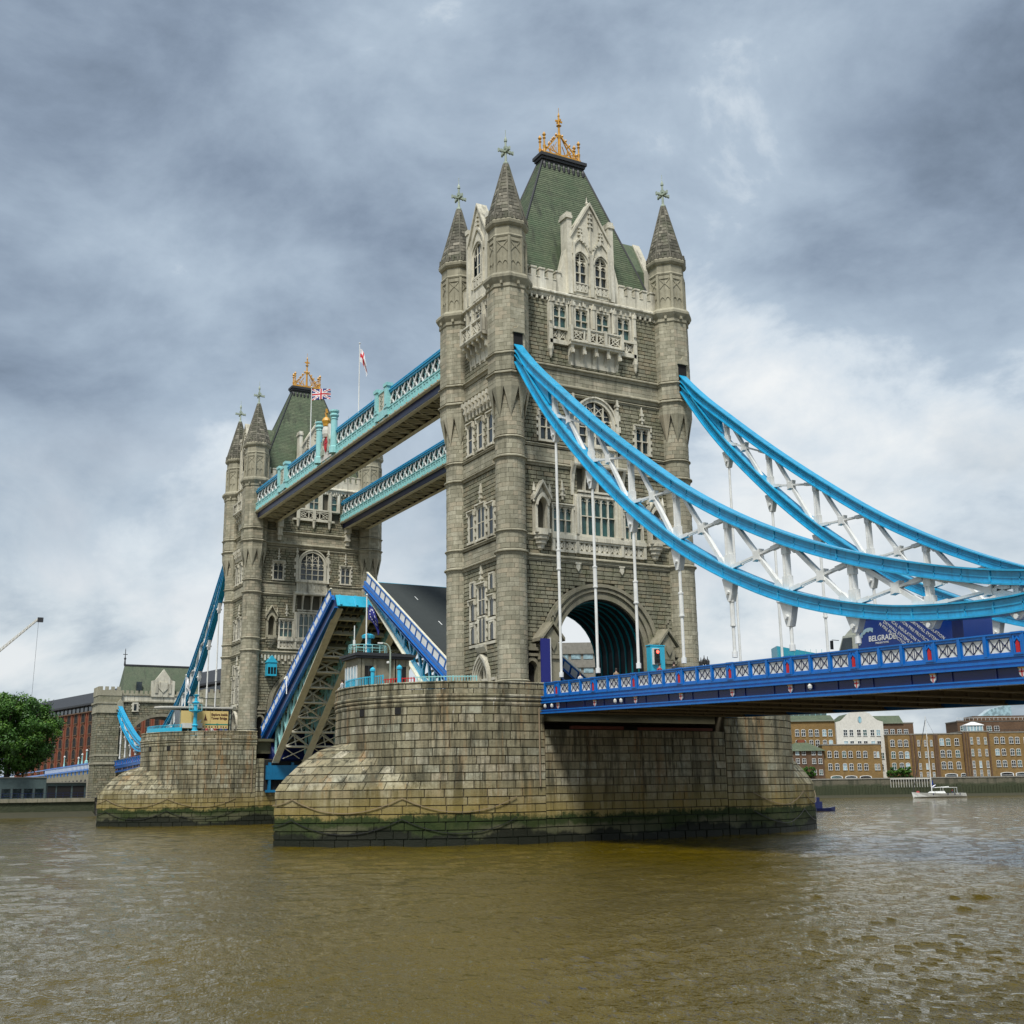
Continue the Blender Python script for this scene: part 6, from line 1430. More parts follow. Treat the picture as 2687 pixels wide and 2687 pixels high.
# ================================================================== truck on the deck
def truck():
    zr = railN(46)-1.15; root = E('box_truck', (46.6, -4.6, zr), 'royal blue box truck with slanting white lettering crossing the deck behind the chain', 'truck'); root.rotation_euler = (0, .0305, 0)
    b = MB(); b.box(-3.35, 4.7, -1.25, 1.25, 1.0, 3.35); b.box(-3.4, 4.75, -1.28, 1.28, .92, 1.02); b.box(-3.4, 4.75, -1.27, 1.27, 3.35, 3.42); P('cargo_box', b, 'van_blue', root)
    b = MB(); b.ext(frame((0, 1.15, 0), (1, 0, 0)), [(-5.3, .45), (-3.5, .45), (-3.5, 2.55), (-4.75, 2.55), (-5.15, 1.65), (-5.3, 1.5)], 0, 2.3); P('cab', b, 'van_cream', root)
    b = MB(); b.ext(frame((0, 1.0, 0), (1, 0, 0)), [(-4.75, 2.55), (-3.5, 2.55), (-3.5, 3.25), (-3.75, 3.25), (-4.5, 2.75)], 0, 2.0); P('wind_deflector', b, 'van_cream', root)
    b = MB(); b.ext(frame((0, -1.16, 0), (1, 0, 0)), [(-5.02, 1.65), (-3.95, 1.65), (-3.95, 2.4), (-4.7, 2.4)], 0, .03); P('side_window', b, 'window_glass', root)
    b = MB(); b.hexa([(-5.17, -1.05, 1.65), (-5.17, 1.05, 1.65), (-4.79, 1.05, 2.5), (-4.79, -1.05, 2.5), (-5.2, -1.05, 1.66), (-5.2, 1.05, 1.66), (-4.82, 1.05, 2.51), (-4.82, -1.05, 2.51)]); P('windscreen', b, 'window_glass', root)
    for s in (-1, 1):
        b = MB(); b.bar((-5.1, s*1.15, 2.3), (-5.45, s*1.42, 2.35), .04); b.box(-5.52, -5.40, *sorted((s*1.35, s*1.52)), 1.75, 2.3); P('wing_mirror', b, 'black_paint', root)
        b = MB(); b.box(-5.34, -5.28, *sorted((s*.6, s*1.0)), .65, .85); P('headlight', b, 'bright_glass', root)
    b = MB(); b.box(-5.2, 4.7, -.9, .9, .6, .92); P('chassis', b, 'black_paint', root)
    for x in (-4.4, 2.6, 3.7):
        for s in (-1, 1):
            w = P('wheel', MB().tube((x, s*1.18, .5), (x, s*.85, .5), .5, 16), 'tyre_black', root); P('rim', MB().tube((x, s*1.2, .5), (x, s*1.12, .5), .26, 12), 'lead', w)
    def put(txt, size, x, z, ang=0, col='white_paint', bold=0):
        me = text_mesh(txt, size, col, .006, bold=bold); O('lettering', me, root, mat=Matrix.Translation((x, -1.262, z)) @ Matrix.Rotation(PI/2, 4, 'X') @ Matrix.Rotation(ang, 4, 'Z'))
    put('BELGRADE', .46, -2.45, 2.0, 0, bold=.008); put('INSULATIONS', .17, -1.9, 1.80)
    a = math.radians(-36)
    for i, (tx, x, z) in enumerate((('N FIRE PROTECTION FIRE', -1.55, 2.95), ('DRYWALL SYSTEMS DRYWALL', -1.2, 3.05), ('ICAL INSULATION TECHNICAL', -.55, 3.0), ('TION FIRE PROTECTION', .15, 2.98), ('SDRYWALL SYSTEMS', .85, 2.95), ('ICAL INSULATION', 1.55, 2.9))): put(tx, .27, x, z, a)
    b = MB(); pts = []
    for i in range(15): t = i/14; an = math.radians(185-115*t); pts.append((-2.35+.95*math.cos(an), 1.9+.95*math.sin(an)))
    F = frame((0, -1.26, 0), (1, 0, 0)); A = pts; B = [(-2.35+(p[0]+2.35)*(.84-.08*(i % 2)), 1.9+(p[1]-1.9)*(.80-.1*(i % 3)*.5)) for i, p in enumerate(pts)]; b.strip(F, B, A, 0, .01); P('emblem', b, 'bright_glass', root)
    b = MB(); b.box(4.0, 4.76, -1.29, -1.26, 1.2, 3.2); P('rear_panel', b, 'navy_paint', root)
    return root
truck()
# ================================================================== things round the foot of the near tower
r = E('traffic_signal', (7.6, 4.1, 12), 'traffic signal with glowing red lamp fixed to a turquoise cabinet by the arch', 'traffic light')
b = MB(); b.box(-.35, .3, -.5, 1.1, 0, 5.1); b.box(-.4, .34, -.56, 1.16, 5.1, 5.2); P('cabinet', b, 'cyan_paint', r)
b = MB(); b.box(.30, .5, -.35, .35, 3.35, 4.85); P('backboard', b, 'white_paint', r)
b = MB(); b.box(.5, .72, -.24, .24, 3.45, 4.75); P('signal_head', b, 'black_paint', r)
t = NT('signal_red'); t.b.inputs['Emission Color'].default_value = (1, .08, .05, 1); t.b.inputs['Emission Strength'].default_value = 4; MAT['signal_red'] = t.fin((.6, .03, .02), .4)
for z, m_ in ((4.5, 'signal_red'), (4.1, 'dark_slot'), (3.7, 'dark_slot')): P('lens', MB().tube((.72, 0, z), (.75, 0, z), .15, 12), m_, r)
r = E('info_board', (7.3, -7.3, 12), 'tall royal blue board standing between the tower turret and the left lodge', 'board'); b = MB(); b.box(-.08, .08, -.5, .42, 0, 5.3); P('panel', b, 'flag_blue', r); b = MB(); b.box(-.12, .12, .42, .5, 0, 5.4); P('post', b, 'render_white', r)
for k_, (x, y) in enumerate(((6.2, -9.0), (6.0, 8.9))):
    pass
r = E('lamp_standard', (8.0, 9.7, 12), 'ornamental iron lamp standard on the parapet right of the near tower', 'street lamp'); b = MB(); b.lathe((0, 0), [(.2, 0), (.2, .4), (.1, .6), (.07, 3.2), (.12, 3.3), (.05, 3.5)], 8); b.bar((-.5, 0, 3.3), (.5, 0, 3.3), .06); P('post', b, 'navy_paint', r)
for x in (-.5, 0, .5): b = MB(); z = 3.35 if x else 3.5; b.lathe((x, 0), [(.05, z), (.17, z+.15), (.2, z+.5), (.05, z+.7), (.02, z+.95)], 6); P('lantern', b, 'lead', r)
r = E('road_barrier', (-9.8, 4.9, 12), 'white road barrier arm with round disc seen through the near arch', 'barrier'); b = MB(); b.box(-.25, .25, -.3, .3, 0, 1.5); P('pedestal', b, 'black_paint', r); b = MB(); b.bar((0, 0, 1.3), (0, -3.4, 4.2), .22, .12, (1, 0, 0)); P('arm', b, 'render_white', r); b = MB(); b.tube((.2, 1.4, 2.1), (.28, 1.4, 2.1), .45, 16); P('disc', b, 'white_paint', r)
# control cabin
r = E('control_cabin', (0, -19.7, 12), 'low dark stone control cabin with flat roof on the near pier terrace', 'cabin')
b = MB(); b.box(-3.0, -.12, -2.4, 2.4, 0, 3.75); P('wall', b, 'granite', r)
b = MB(); b.box(-3.3, .3, -2.75, 2.75, 3.75, 3.95); b.box(-3.45, .45, -2.9, 2.9, 3.95, 4.15); b.box(-3.2, .2, -2.6, 2.6, 4.15, 4.25); P('roof', b, 'lead', r)
for y in (-2.3, -1.95, -.85, 1.05, 1.2, 2.3):
    b = MB(); b.box(-.12, .02, y-.13, y+.13, 0, 3.7); P('pilaster', b, 'granite', r)
for y in (-1.4, 1.75): 
    w = P('window', MB().box(-.12, -.04, y-.45, y+.45, .2, 3.1), 'dark_slot', r); b = MB(); b.box(-.05, -.02, y-.04, y+.04, .2, 3.1); b.box(-.05, -.02, y-.45, y+.45, 2.1, 2.18); P('frame', b, 'lead', w)
for x in (-2.6, -1.9, -1.2, -.5): b = MB(); b.box(x-.25, x+.25, -2.5, -2.4, .8, 3.0); w = P('window', b, 'bright_glass', r); b = MB(); b.box(x-.31, x-.25, -2.54, -2.4, .7, 3.1); b.box(x+.25, x+.31, -2.54, -2.4, .7, 3.1); P('frame', b, 'frame_white', w)
b = MB(); b.lathe((-1.5, -.2), [(.02, 5.0), (.1, 5.02)], 4)
b = MB(); b.tube((-.8, -1.2, 4.25), (-.8, -1.2, 5.6), .25, 12); b.lathe((-.8, -1.2), [(.55, 5.6), (.6, 5.85), (.3, 6.0), (.05, 6.05)], 12); b.lathe((-.8, -1.2), [(.3, 4.9), (.42, 4.95), (.42, 5.05), (.3, 5.1)], 12); P('radar_housing', b, 'cyan_paint', r)
b = MB()
for i in range(14):
    a, c = 2*PI*i/14, 2*PI*(i+1)/14; p = (-.8+1.0*math.cos(a), -1.2+1.75*math.sin(a)); q = (-.8+1.0*math.cos(c), -1.2+1.75*math.sin(c))
    b.bar((*p, 4.95), (*q, 4.95), .05); b.bar((*p, 4.65), (*q, 4.65), .04); b.bar((*p, 4.25), (*p, 4.95), .05)
P('roof_railing', b, 'teal_paint', r)
b = MB(); b.lathe((.25, .3), [(.02, 3.3), (.14, 3.35), (.14, 3.5), (.02, 3.55)], 8); P('wall_lamp', b, 'white_paint', r)
b = MB(); b.tube((-1.6, -2.2, 4.2), (-1.6, -2.2, 6.8), .05, 6); b.tube((-1.6, -2.2, 5.0), (-1.6, -2.2, 5.5), .12, 6); P('aerial', b, 'white_paint', r)
rr_ = E('flagpole', (.0, -21.4, 16.2), 'white flagpole with a small dark blue flag on the control cabin roof', 'flagpole', 'flagpoles on the bridge'); b = MB(); b.tube((0, 0, 0), (0, 0, 5.1), .08, 8, .05); b.lathe((0, 0), [(.02, 5.08), (.1, 5.15), (.1, 5.22), (.02, 5.3)], 8); P('pole', b, 'white_paint', rr_)
flag(.0, -21.35, 20.5, 2.2, 1.35, 'blue', 'limp dark blue flag on the cabin flagpole against the raised road', .8, math.radians(50))
r = E('street_lamp', (3.6, -20.6, 12), 'thin grey lamp post with a curved arm beside the control cabin', 'street lamp'); b = MB(); pts = [(0, 0, 0), (0, 0, 4.0), (0, -.1, 4.35), (0, -.35, 4.6), (0, -.8, 4.68)]
for p, q in zip(pts, pts[1:]): b.tube(p, q, .07, 6)
P('post', b, 'copper_green', r); b = MB(); b.box(-.08, .08, -1.15, -.75, 4.6, 4.72); P('lamp_head', b, 'white_paint', r)
def railing(x0, ph0, ph1, mat, label, h=1.5, infill=None, base=12.05, n=None, group='terrace railings'):
    root = E('railing', (x0, -9.5, base), label, 'railing', group); n = n or int((ph1-ph0)*11.0/.22); pts = []
    for i in range(n+1):
        ph = -(ph0+(ph1-ph0)*i/n); rr = pier_rho(ph, 12, 'drum')-.75; pts.append((rr*math.cos(ph), rr*math.sin(ph)))
    b = MB()
    for p, q in zip(pts, pts[1:]): b.bar((*p, h), (*q, h), .07); b.bar((*p, h*.55), (*q, h*.55), .04)
    P('rail', b, mat, root)
    b = MB()
    for i, p in enumerate(pts): b.bar((*p, 0), (*p, h+.08), .05 if i % 8 else .10)
    P('upright', b, mat, root)
    if infill:
        b = MB()
        for p, q in zip(pts, pts[1:]): b.hexa([(*p, .3), (*q, .3), (q[0]*1.004, q[1]*1.004, .3), (p[0]*1.004, p[1]*1.004, .3), (*p, h-.35), (*q, h-.35), (q[0]*1.004, q[1]*1.004, h-.35), (p[0]*1.004, p[1]*1.004, h-.35)])
        P('infill_panel', b, infill, root)
    return root
railing(0, .55, .98, 'teal_paint', 'spiked pale teal railing behind the near pier parapet, right of the two posts', 1.45)
railing(0, .98, 1.22, 'red_paint', 'short red and white barrier on the near pier between the two teal posts', 1.4)
railing(0, 1.22, 1.75, 'cyan_paint', 'bright blue railing at the rounded end of the near pier terrace', 1.75)
for i, ph in enumerate((1.08, 1.30)):
    rr = pier_rho(-ph, 12, 'drum')-.6; r = E('bollard_post', (rr*math.cos(ph), -9.5-rr*math.sin(ph), 12), 'round cyan post with domed cap on the near pier, %s of the two' % ('right' if i == 0 else 'left'), 'post', 'cyan posts on the near pier'); b = MB(); b.lathe((0, 0), [(.24, 0), (.24, .3), (.17, .4), (.17, 2.2), (.24, 2.25), (.24, 2.4), (.16, 2.5), (.02, 2.6)], 10); P('shaft', b, 'cyan_paint', r)
# ================================================================== ticket kiosk and blue lamp column on the far pier
r = E('ticket_kiosk', (-82.3, -16.5, 12), 'round-ended glass ticket kiosk with overhanging flat canopy on the far pier', 'kiosk')
b = MB(); pts = [(-.6, 5.3), (3.3, 5.3), (3.3, -2.5)]+[(1.35+1.95*math.cos(-a), -2.8-3.0*math.sin(a)) for a in [i*PI/12 for i in range(1, 12)]]+[(-.6, -2.8)]
b.ext(lambda u, v, n: (u, v, n), pts, 4.72, 4.92); b.ext(lambda u, v, n: (u*.97, v*.97, n), pts, 4.60, 4.72); P('canopy', b, 'render_white', r)
b = MB(); b.box(-.2, 2.9, -2.4, 5.1, 0, 4.6); P('glazed_wall', b, 'window_glass', r)
for i in range(7): y = -2.35+7.4*i/6; b = MB(); b.box(2.9, 3.0, y-.05, y+.05, 0, 4.6); P('mullion', b, 'copper_green', r)
b = MB(); b.box(-.3, 3.0, 5.1, 5.3, 0, 4.6)
for q in range(5): b.box(3.0, 3.04, 4.0, 5.2, .6+q*.85, .68+q*.85)
P('louvre_frame', b, 'lead', r)
r = E('banner', (-79.2, -15.4, 12), 'wide yellow banner with two lines of dark brown lettering on the kiosk wall', 'banner')
for a, c in ((-3.4, -1.2), (-1.15, .9), (.95, 3.6)): b = MB(); b.box(0, .06, a, c, 1.75, 4.3); P('banner_panel', b, 'banner_yellow', r)
b = MB(); b.box(.06, .075, .2, 3.6, 2.25, 2.42); b.tube((.06, 2.0, 2.34), (.085, 2.0, 2.34), .17, 10); P('green_stripe', b, 'banner_green', r)
b = MB(); b.box(.06, .074, -3.3, -.2, 1.8, 2.5); b.ext(lambda u, v, n: (n, u, v), [(-1.9, 2.5), (-.5, 2.5), (-.3, 3.1), (-1.0, 2.8)], .06, .075); P('pale_print', b, 'render_white', r)
for tx, z in (('Explore inside', 3.62), ('Tower Bridge', 3.08)):
    me = text_mesh(tx, .52, 'banner_brown', .008, bold=.022); O('lettering', me, r, mat=Matrix.Translation((.07, 1.05, z)) @ Matrix(((0, 0, 1, 0), (1, 0, 0, 0), (0, 1, 0, 0), (0, 0, 0, 1))) @ Matrix.Diagonal((.82, 1, 1, 1)))
b = MB(); b.ext(lambda u, v, n: (n, u, v), [(0, 2.9), (.5, 2.9), (.3, 3.4), (.15, 3.9), (.1, 3.4)], .06, .08); P('printed_figure', b, 'banner_brown', r)
r = E('lamp_column', (-77.9, -17.0, 12), 'ornate bright blue iron column with a railed platform in front of the banner', 'column')
b = MB(); b.lathe((0, 0), [(.6, 0), (.6, .9), (.75, 1.0), (.75, 1.2), (.4, 1.4), (.35, 2.0), (.5, 2.1), (.3, 2.3), (.26, 3.6), (.3, 3.9), (.95, 4.15), (.95, 4.3), (.3, 4.35), (.28, 5.2), (.6, 5.4), (.25, 5.6), (.2, 6.2), (.5, 6.5), (.1, 6.6)], 12); P('shaft', b, 'cyan_paint', r)
b = MB()
for i in range(8): a, c = 2*PI*i/8, 2*PI*(i+1)/8; b.bar((math.cos(a)*.95, math.sin(a)*.95, 5.1), (math.cos(c)*.95, math.sin(c)*.95, 5.1), .06); b.bar((math.cos(a)*.95, math.sin(a)*.95, 4.2), (math.cos(a)*.95, math.sin(a)*.95, 5.1), .05)
P('platform_rail', b, 'teal_paint', r)
railing(-82.3, .95, 2.1, 'cyan_paint', 'solid cyan railing round the rounded end of the far pier terrace', 1.95, 'cyan_paint')
flagpole(-80.5, -18.0, 16.9, 21.5, 0, 'small white flagpole on the kiosk canopy of the far pier'); flag(-80.5, -18.0, 21.3, 1.5, 1.6, 'white', 'small limp white flag above the ticket kiosk', .9, math.radians(50))
r = E('bay_cabin', (-76.9, -6.3, 21.5), 'bright turquoise bay cabin hung on the far tower beside the arch', 'cabin')
b = MB(); b.box(-.3, .9, -.75, .75, 0, 2.0); P('body', b, 'cyan_paint', r); b = MB(); b.ext(frame((.9, 0, 0), (0, 1, 0)), [(-.85, 2.0), (.85, 2.0), (.0, 3.1)], -1.2, .1); P('roof', b, 'cyan_paint', r)
for y in (-.45, 0, .45):
    b = MB(); b.box(.9, .93, y-.17, y+.17, .3, 1.3); P('pane', b, 'window_glass', r)
# ================================================================== northern abutment tower and the left bank
def abutment():
    x0 = -178.0; root = E('abutment_tower', (x0, 0, 4), 'squat grey stone gatehouse at left with slate roof, white gable and wide arch', 'gatehouse'); RL = (x0, 0, 4); rr = random.Random(21); bl = []
    D = 9.0
    F = frame((0, 0, 0), (0, 1, 0)); A = [(-6.9, 0.)]+[(6.9*math.cos(PI-PI*i/18), 12.0+5.6*math.sin(PI*i/18)**.9) for i in range(19)]+[(6.9, 0.)]; T = [(-6.9, 19.0)]+[(p[0], 19.0) for p in A[1:-1]]+[(6.9, 19.0)]
    b = MB(); b.strip(F, A, T, -D, -.25); b.box(-D, -.25, -12.0, -6.9, 0, 19); b.box(-D, -.25, 6.9, 12.0, 0, 19); b.box(-D, -.25, -12, 12, 19, 21.0); P('core', b, 'mortar', root)
    half = lambda z: 7.4*math.sqrt(max(0, 1-max(0, (z-12)/6.3)**2)) if z < 18.3 else 0
    hf = lambda z: ([(-half(z), half(z))] if half(z) > 0 else [])+([(-6.6, -5.4), (5.4, 6.6)] if 18.6 < z < 20.4 else [])
    courses(lambda s, z, n: F(s, z, n), -9.4, 9.4, 0, 20.9, .5, 1.0, hf, False, .25, .08, .04, rr, .1, .4, bl)
    B = [(-7.5, 0.)]+[(7.5*math.cos(PI-PI*i/18), 12.0+6.3*math.sin(PI*i/18)**.9) for i in range(19)]+[(7.5, 0.)]; b = MB(); b.strip(F, A, B, -.3, .35); P('archway', b, 'granite', root)
    for sy in (-1, 1):
        yc = sy*11.7
        b = MB(); b.box(-5.5, .55, yc-2.3, yc+2.3, 0, 18.5); b.box(-5.6, .7, yc-2.45, yc+2.45, 18.3, 20.2); P('corner_turret', b, 'mortar', root)
        for (o, U, a, c) in (((.55, yc, 0), (0, 1, 0), -2.3, 2.3), ((0, yc-2.3, 0), (1, 0, 0), -5.5, .55)):
            if sy > 0 and U == (1, 0, 0): continue
            Ff = frame(o, U); courses(lambda s, z, n, Ff=Ff: Ff(s, z, n+.2), a, c, 0, 18.2, .5, .95, None, False, .2, .07, .04, rr, .1, .4, bl)
        b = MB(); b.box(-5.8, .95, yc-2.65, yc+2.65, 7.0, 7.5); P('plinth_course', b, 'turret_stone', root); b = MB(); b.box(-5.7, .85, yc-2.55, yc+2.55, 8.8, 9.2); P('string_course', b, 'turret_stone', root); b = MB(); b.box(-5.7, 1.0, yc-2.7, yc+2.7, 18.2, 18.6); b.box(-5.6, 1.0, yc-2.6, yc+2.6, 18.6, 20.2); b.box(-5.8, 1.15, yc-2.85, yc+2.85, 20.2, 20.6)
        b.box(-5.6, .9, yc-2.55, yc+2.55, 22.0, 23.2); m = 4
        for i in range(m):
            y = yc-2.55+5.1*(i+.1)/m; b.box(.55, .9, y, y+.75, 23.2, 24.0)
            x = -5.5+6.2*(i+.1)/m; b.box(x, x+.8, yc-2.55, yc-2.2, 23.2, 24.0)
        if sy < 0: b.ext(frame((1.0, -9.5, 0), (0, 1, 0)), [(-.8, 18.9), (.8, 18.9), (.6, 20.6), (0, 21.3), (-.6, 20.6)], 0, .35)
        P('turret_dressings', b, 'turret_stone', root); b = MB(); b.box(-5.5, .8, yc-2.45, yc+2.45, 20.6, 22.0); P('turret_head', b, 'rock_faced', root)
    b = MB(); b.fb(F, -9.3, 9.3, 20.7, 21.0, -.2, .35); b.fb(F, -9.3, 9.3, 22.2, 22.6, -.2, .3)
    for i in range(18):
        u = -9.2+18.4*i/18
        if abs(u+.3) < 2.4: continue
        b.fb(F, u, u+.6, 22.6, 23.3, -.3, .15)
    P('battlement', b, 'turret_stone', root); b = MB(); b.fb(F, -9.3, 9.3, 21.0, 22.2, -.4, .1); P('parapet', b, 'pale_stone', root)
    b = MB(); b.ext(F, [(-2.7, 22.0), (2.5, 22.0), (2.5, 25.6), (1.7, 25.8), (-.1, 28.3), (-1.9, 25.8), (-2.7, 25.6)], -.5, .4); b.ext(F, [(-1.1, 25.3), (.9, 25.3), (.9, 23.9), (-.1, 22.9), (-1.1, 23.9)], .4, .6)
    for s in (-1, 1): b.fb(F, s*1.5-.3-.1, s*1.5+.3-.1, 22.8, 25.0, .4, .58)
    P('gable', b, 'pale_stone', root)
    b = MB(); e = [(-.6, -8.8, 22), (-.6, 8.8, 22), (-D+.6, 8.8, 22), (-D+.6, -8.8, 22)]; t_ = [(-D/2+.3, -8.0, 29.2), (-D/2+.3, 8.0, 29.2), (-D/2-.3, 8.0, 29.2), (-D/2-.3, -8.0, 29.2)]; b.hexa(e+t_); P('roof', b, 'slate_roof', root)
    b = MB(); b.box(-D/2-.4, -D/2+.4, -8.1, 8.1, 29.2, 29.6); b.lathe((-D/2, -8.0), [(.25, 29.4), (.15, 30.6), (.3, 30.9), (.1, 31.3), (.08, 32.9), (.02, 33.3)], 6); b.box(-D/2-.06, -D/2+.06, -8.5, -7.5, 31.8, 31.95); P('ridge', b, 'lead', root)
    b = MB(); b.box(-1.5, -.9, -5.8, -4.6, 23.4, 25.4); P('skylight', b, 'window_glass', root)
    for s in (-1, 1):
        fm, ps = window(.7, 1.5, 1, (), 'flat', .35, True, False, single_glass=True); f = O('window', fm, root, mat=fmat(F(s*6.0, 18.8, -.1), (0, 1, 0))); [O('pane', p_, f) for p_ in ps]
    place_blocks(bl, root, RL, 'rock_faced', 120)
abutment()
# ground of the left bank with its river wall, set back from the piers
b = MB(); b.box(-900, -178, -400, 150, -1.0, 3.9); tag(P('left_bank_ground', b, 'concrete'), kind='structure')
r = E('embankment_wall', (-177.9, -60, 0), 'dark green weedy river wall under the tree at left', 'river wall')
b = MB(); b.box(0, .6, -340, 46.5, -1.0, 3.1); P('wall', b, 'quay_wall', r)
for i in range(30):
    b = MB(); y = 46.4-2.9*(i+1); b.box(-.2, .95, y, y+2.86, 3.1, 3.9); P('coping_stone', b, 'granite', r)
b = MB(); b.box(-.2, .95, -340, 46.4-87.1, 3.1, 3.9); P('coping', b, 'granite', r)
b = MB(); b.add([(.6, -340, 1.1), (.6, 46, 1.1), (9, 46, -.5), (9, -340, -.5)], [(0, 3, 2, 1)]); P('mud_bank', b, 'foreshore', r)
r = E('promenade_railing', (-178.4, -14, 3.9), 'dark railing along the promenade at left below the tree', 'railing')
b = MB()
for i in range(30): b.box(-.03, .03, -i*1.5-.03, -i*1.5+.03, 0, 1.1)
b.box(-.03, .03, -45, 0, 1.05, 1.12); b.box(-.03, .03, -45, 0, .5, .55); P('rail', b, 'navy_paint', r)
r = E('riverside_pavilion', (-184, -31, 3.9), 'low grey-green riverside building with dark windows under the tree', 'building')
b = MB(); b.box(-8, 0, -13, 8.2, 0, 4.4); b.box(-8, -.3, 8.2, 16.6, 0, 3.3); P('wall', b, 'grey_green_cladding', r); b = MB(); b.box(-8.2, .3, 8.2, 16.7, 3.3, 3.5); b.box(-8.2, .2, -13.2, 8.3, 4.4, 4.6); P('roof', b, 'concrete', r)
for i in range(9):
    y = -12+i*2.25 if i < 9 else 0
    if y > 7: continue
    b = MB(); b.box(0, .06, y, y+1.6, .2, 2.1); w = P('window', b, 'window_glass', r); b = MB(); b.box(.0, .1, y-.08, y, 0, 2.2); b.box(0, .1, y+1.6, y+1.68, 0, 2.2); P('frame', b, 'lead', w)
for y0, y1 in ((8.5, 10.2), (10.5, 13.4), (13.8, 16.2)): b = MB(); b.box(-.3, -.2, y0, y1, .1, 2.6); P('entrance', b, 'dark_slot', r)
# approach viaduct beyond the abutment
r = E('approach_viaduct', (-187, -9.9, 3.9), 'pale stone approach viaduct with blue parapet and white panels at left', 'viaduct')
b = MB(); b.box(-420, 0, 0, 19.8, 0, 6.6); P('wall', b, 'granite', r)
for i in range(16):
    b = MB(); x = -2-i*6.2; b.ext(frame((x, 0, 0), (1, 0, 0)), [(-2, 0)]+[(2*math.cos(PI-PI*j/8), 2.6+1.8*math.sin(PI*j/8)) for j in range(9)]+[(2, 0)], 0, .06); P('arch_recess', b, 'dark_slot', r)
    for k_ in range(3):
        b = MB(); xa = x-3+k_*2.05; b.box(xa, xa+1.85, -.15, .0, 6.9, 7.9); P('parapet_panel', b, 'white_paint', r)
        b = MB(); b.box(xa-.1, xa+.0, -.25, .1, 5.6 if k_ == 0 else 6.6, 8.3); P('parapet_post', b, 'royal_blue_paint', r)
b = MB(); b.box(-420, 0, -.2, .1, 6.5, 6.9); b.box(-420, 0, -.25, .15, 7.95, 8.2); P('parapet_rail', b, 'royal_blue_paint', r)
for i, (x, h, big) in enumerate(((-204, 2.6, 0), (-209, 3.4, 1), (-216, 3.1, 1), (-222.5, 2.3, 0), (-228, 1.6, 0), (-252, 2.6, 0))):
    r = E('street_lamp', (x, -9.6, 12.0), ['turquoise lamp post nearest the gatehouse on the viaduct', 'tallest turquoise lamp pillar on the viaduct', 'turquoise lamp pillar with white globe, second from the tallest leftwards', 'thin white lamp post between the viaduct lamp pillars', 'short lamp on the viaduct just right of the tree', 'leftmost lamp post on the viaduct at the edge of the tree'][i], 'street lamp', 'lamps on the approach viaduct')
    b = MB(); b.lathe((0, 0), [(.5 if big else .3, -.2), (.4 if big else .2, .8), (.15, 1.0), (.1, h)], 8); P('post', b, 'teal_paint', r); b = MB(); b.lathe((0, 0), [(.02, h), (.26, h+.15), (.26, h+.4), (.02, h+.55)], 8); P('globe', b, 'white_paint', r)
# red warehouse beyond the viaduct
def warehouse():
    A = Vector((-333, 12, 0)); Bp = Vector((-371, 4.4, 0)); U = (A-Bp).normalized(); root = E('brick_warehouse', (Bp.x, Bp.y, 4), 'red brick warehouse with arched windows and dark glazed top storeys behind the gatehouse', 'warehouse')
    Fd = frame((0, 0, 0), (U.x, U.y, 0)); W_ = 160
    b = MB(); b.fb(Fd, -45, W_, 0, 29.3, -20, 0); P('wall', b, 'red_brick', root)
    b = MB(); b.fb(Fd, -45, W_, 29.3, 31.4, -20, -.8); P('glazed_storey', b, 'window_glass', root)
    for i in range(40):
        b = MB(); u = -45+i*4; b.fb(Fd, u, u+.25, 29.3, 31.4, -.8, -.6); P('mullion', b, 'lead', root)
    b = MB(); b.fb(Fd, -46, W_, 31.4, 32.0, -20, 1.2); b.ext(lambda a, v, n: Fd(n, v, a), [(1.0, 32.0), (-6, 37.0), (-20, 37.5), (-20, 32)], -60, W_); P('roof', b, 'lead', root)
    wm = MB(); A_ = [(-.0, 0)]; w = 1.5; pts = [(-w, 0), (w, 0)]+[(w*math.cos(PI*j/8), 2.0+1.2*math.sin(PI*j/8)) for j in range(9)]; wm.ext(ID, pts, .02, .08); gm = wm.mesh('window', 'dark_slot')
    wm = MB(); wm.strip(ID, [(w, 0)]+[(w*math.cos(PI*j/8), 2.0+1.2*math.sin(PI*j/8)) for j in range(9)]+[(-w, 0)], [(w*1.25, 0)]+[(w*1.25*math.cos(PI*j/8), 2.0+1.6*math.sin(PI*j/8)) for j in range(9)]+[(-w*1.25, 0)], 0, .2); sm = wm.mesh('arch_surround', 'brown_brick')
    wm = MB(); wm.box(-w*1.2, w*1.2, -.3, 0, 0, .35); wm = MB().fb(ID, -w*1.2, w*1.2, -.35, 0, 0, .4); sl = wm.mesh('sill', 'brown_brick'); wm = MB().fb(ID, -.08, .08, 0, 3.1, .08, .14); wm.fb(ID, -w, w, 1.4, 1.52, .08, .14); br = wm.mesh('glazing_bar', 'lead')
    for i in range(-5, 20):
        u = 4.2+i*7.05
        for j in range(6):
            M = fmat(Fd(u, 26.0-4.15*j-.3, 0), (U.x, U.y, 0)); o = O('window', gm, root, mat=M); O('arch_surround', sm, o); O('sill', sl, o); O('glazing_bar', br, o)
        b = MB(); b.fb(Fd, u+3.25, u+3.8, 0, 29.0, 0, .35); P('brick_pier', b, 'red_brick', root)
    b = MB(); b.fb(Fd, -45, W_, 28.9, 29.3, 0, .6); P('cornice', b, 'brown_brick', root)
warehouse()
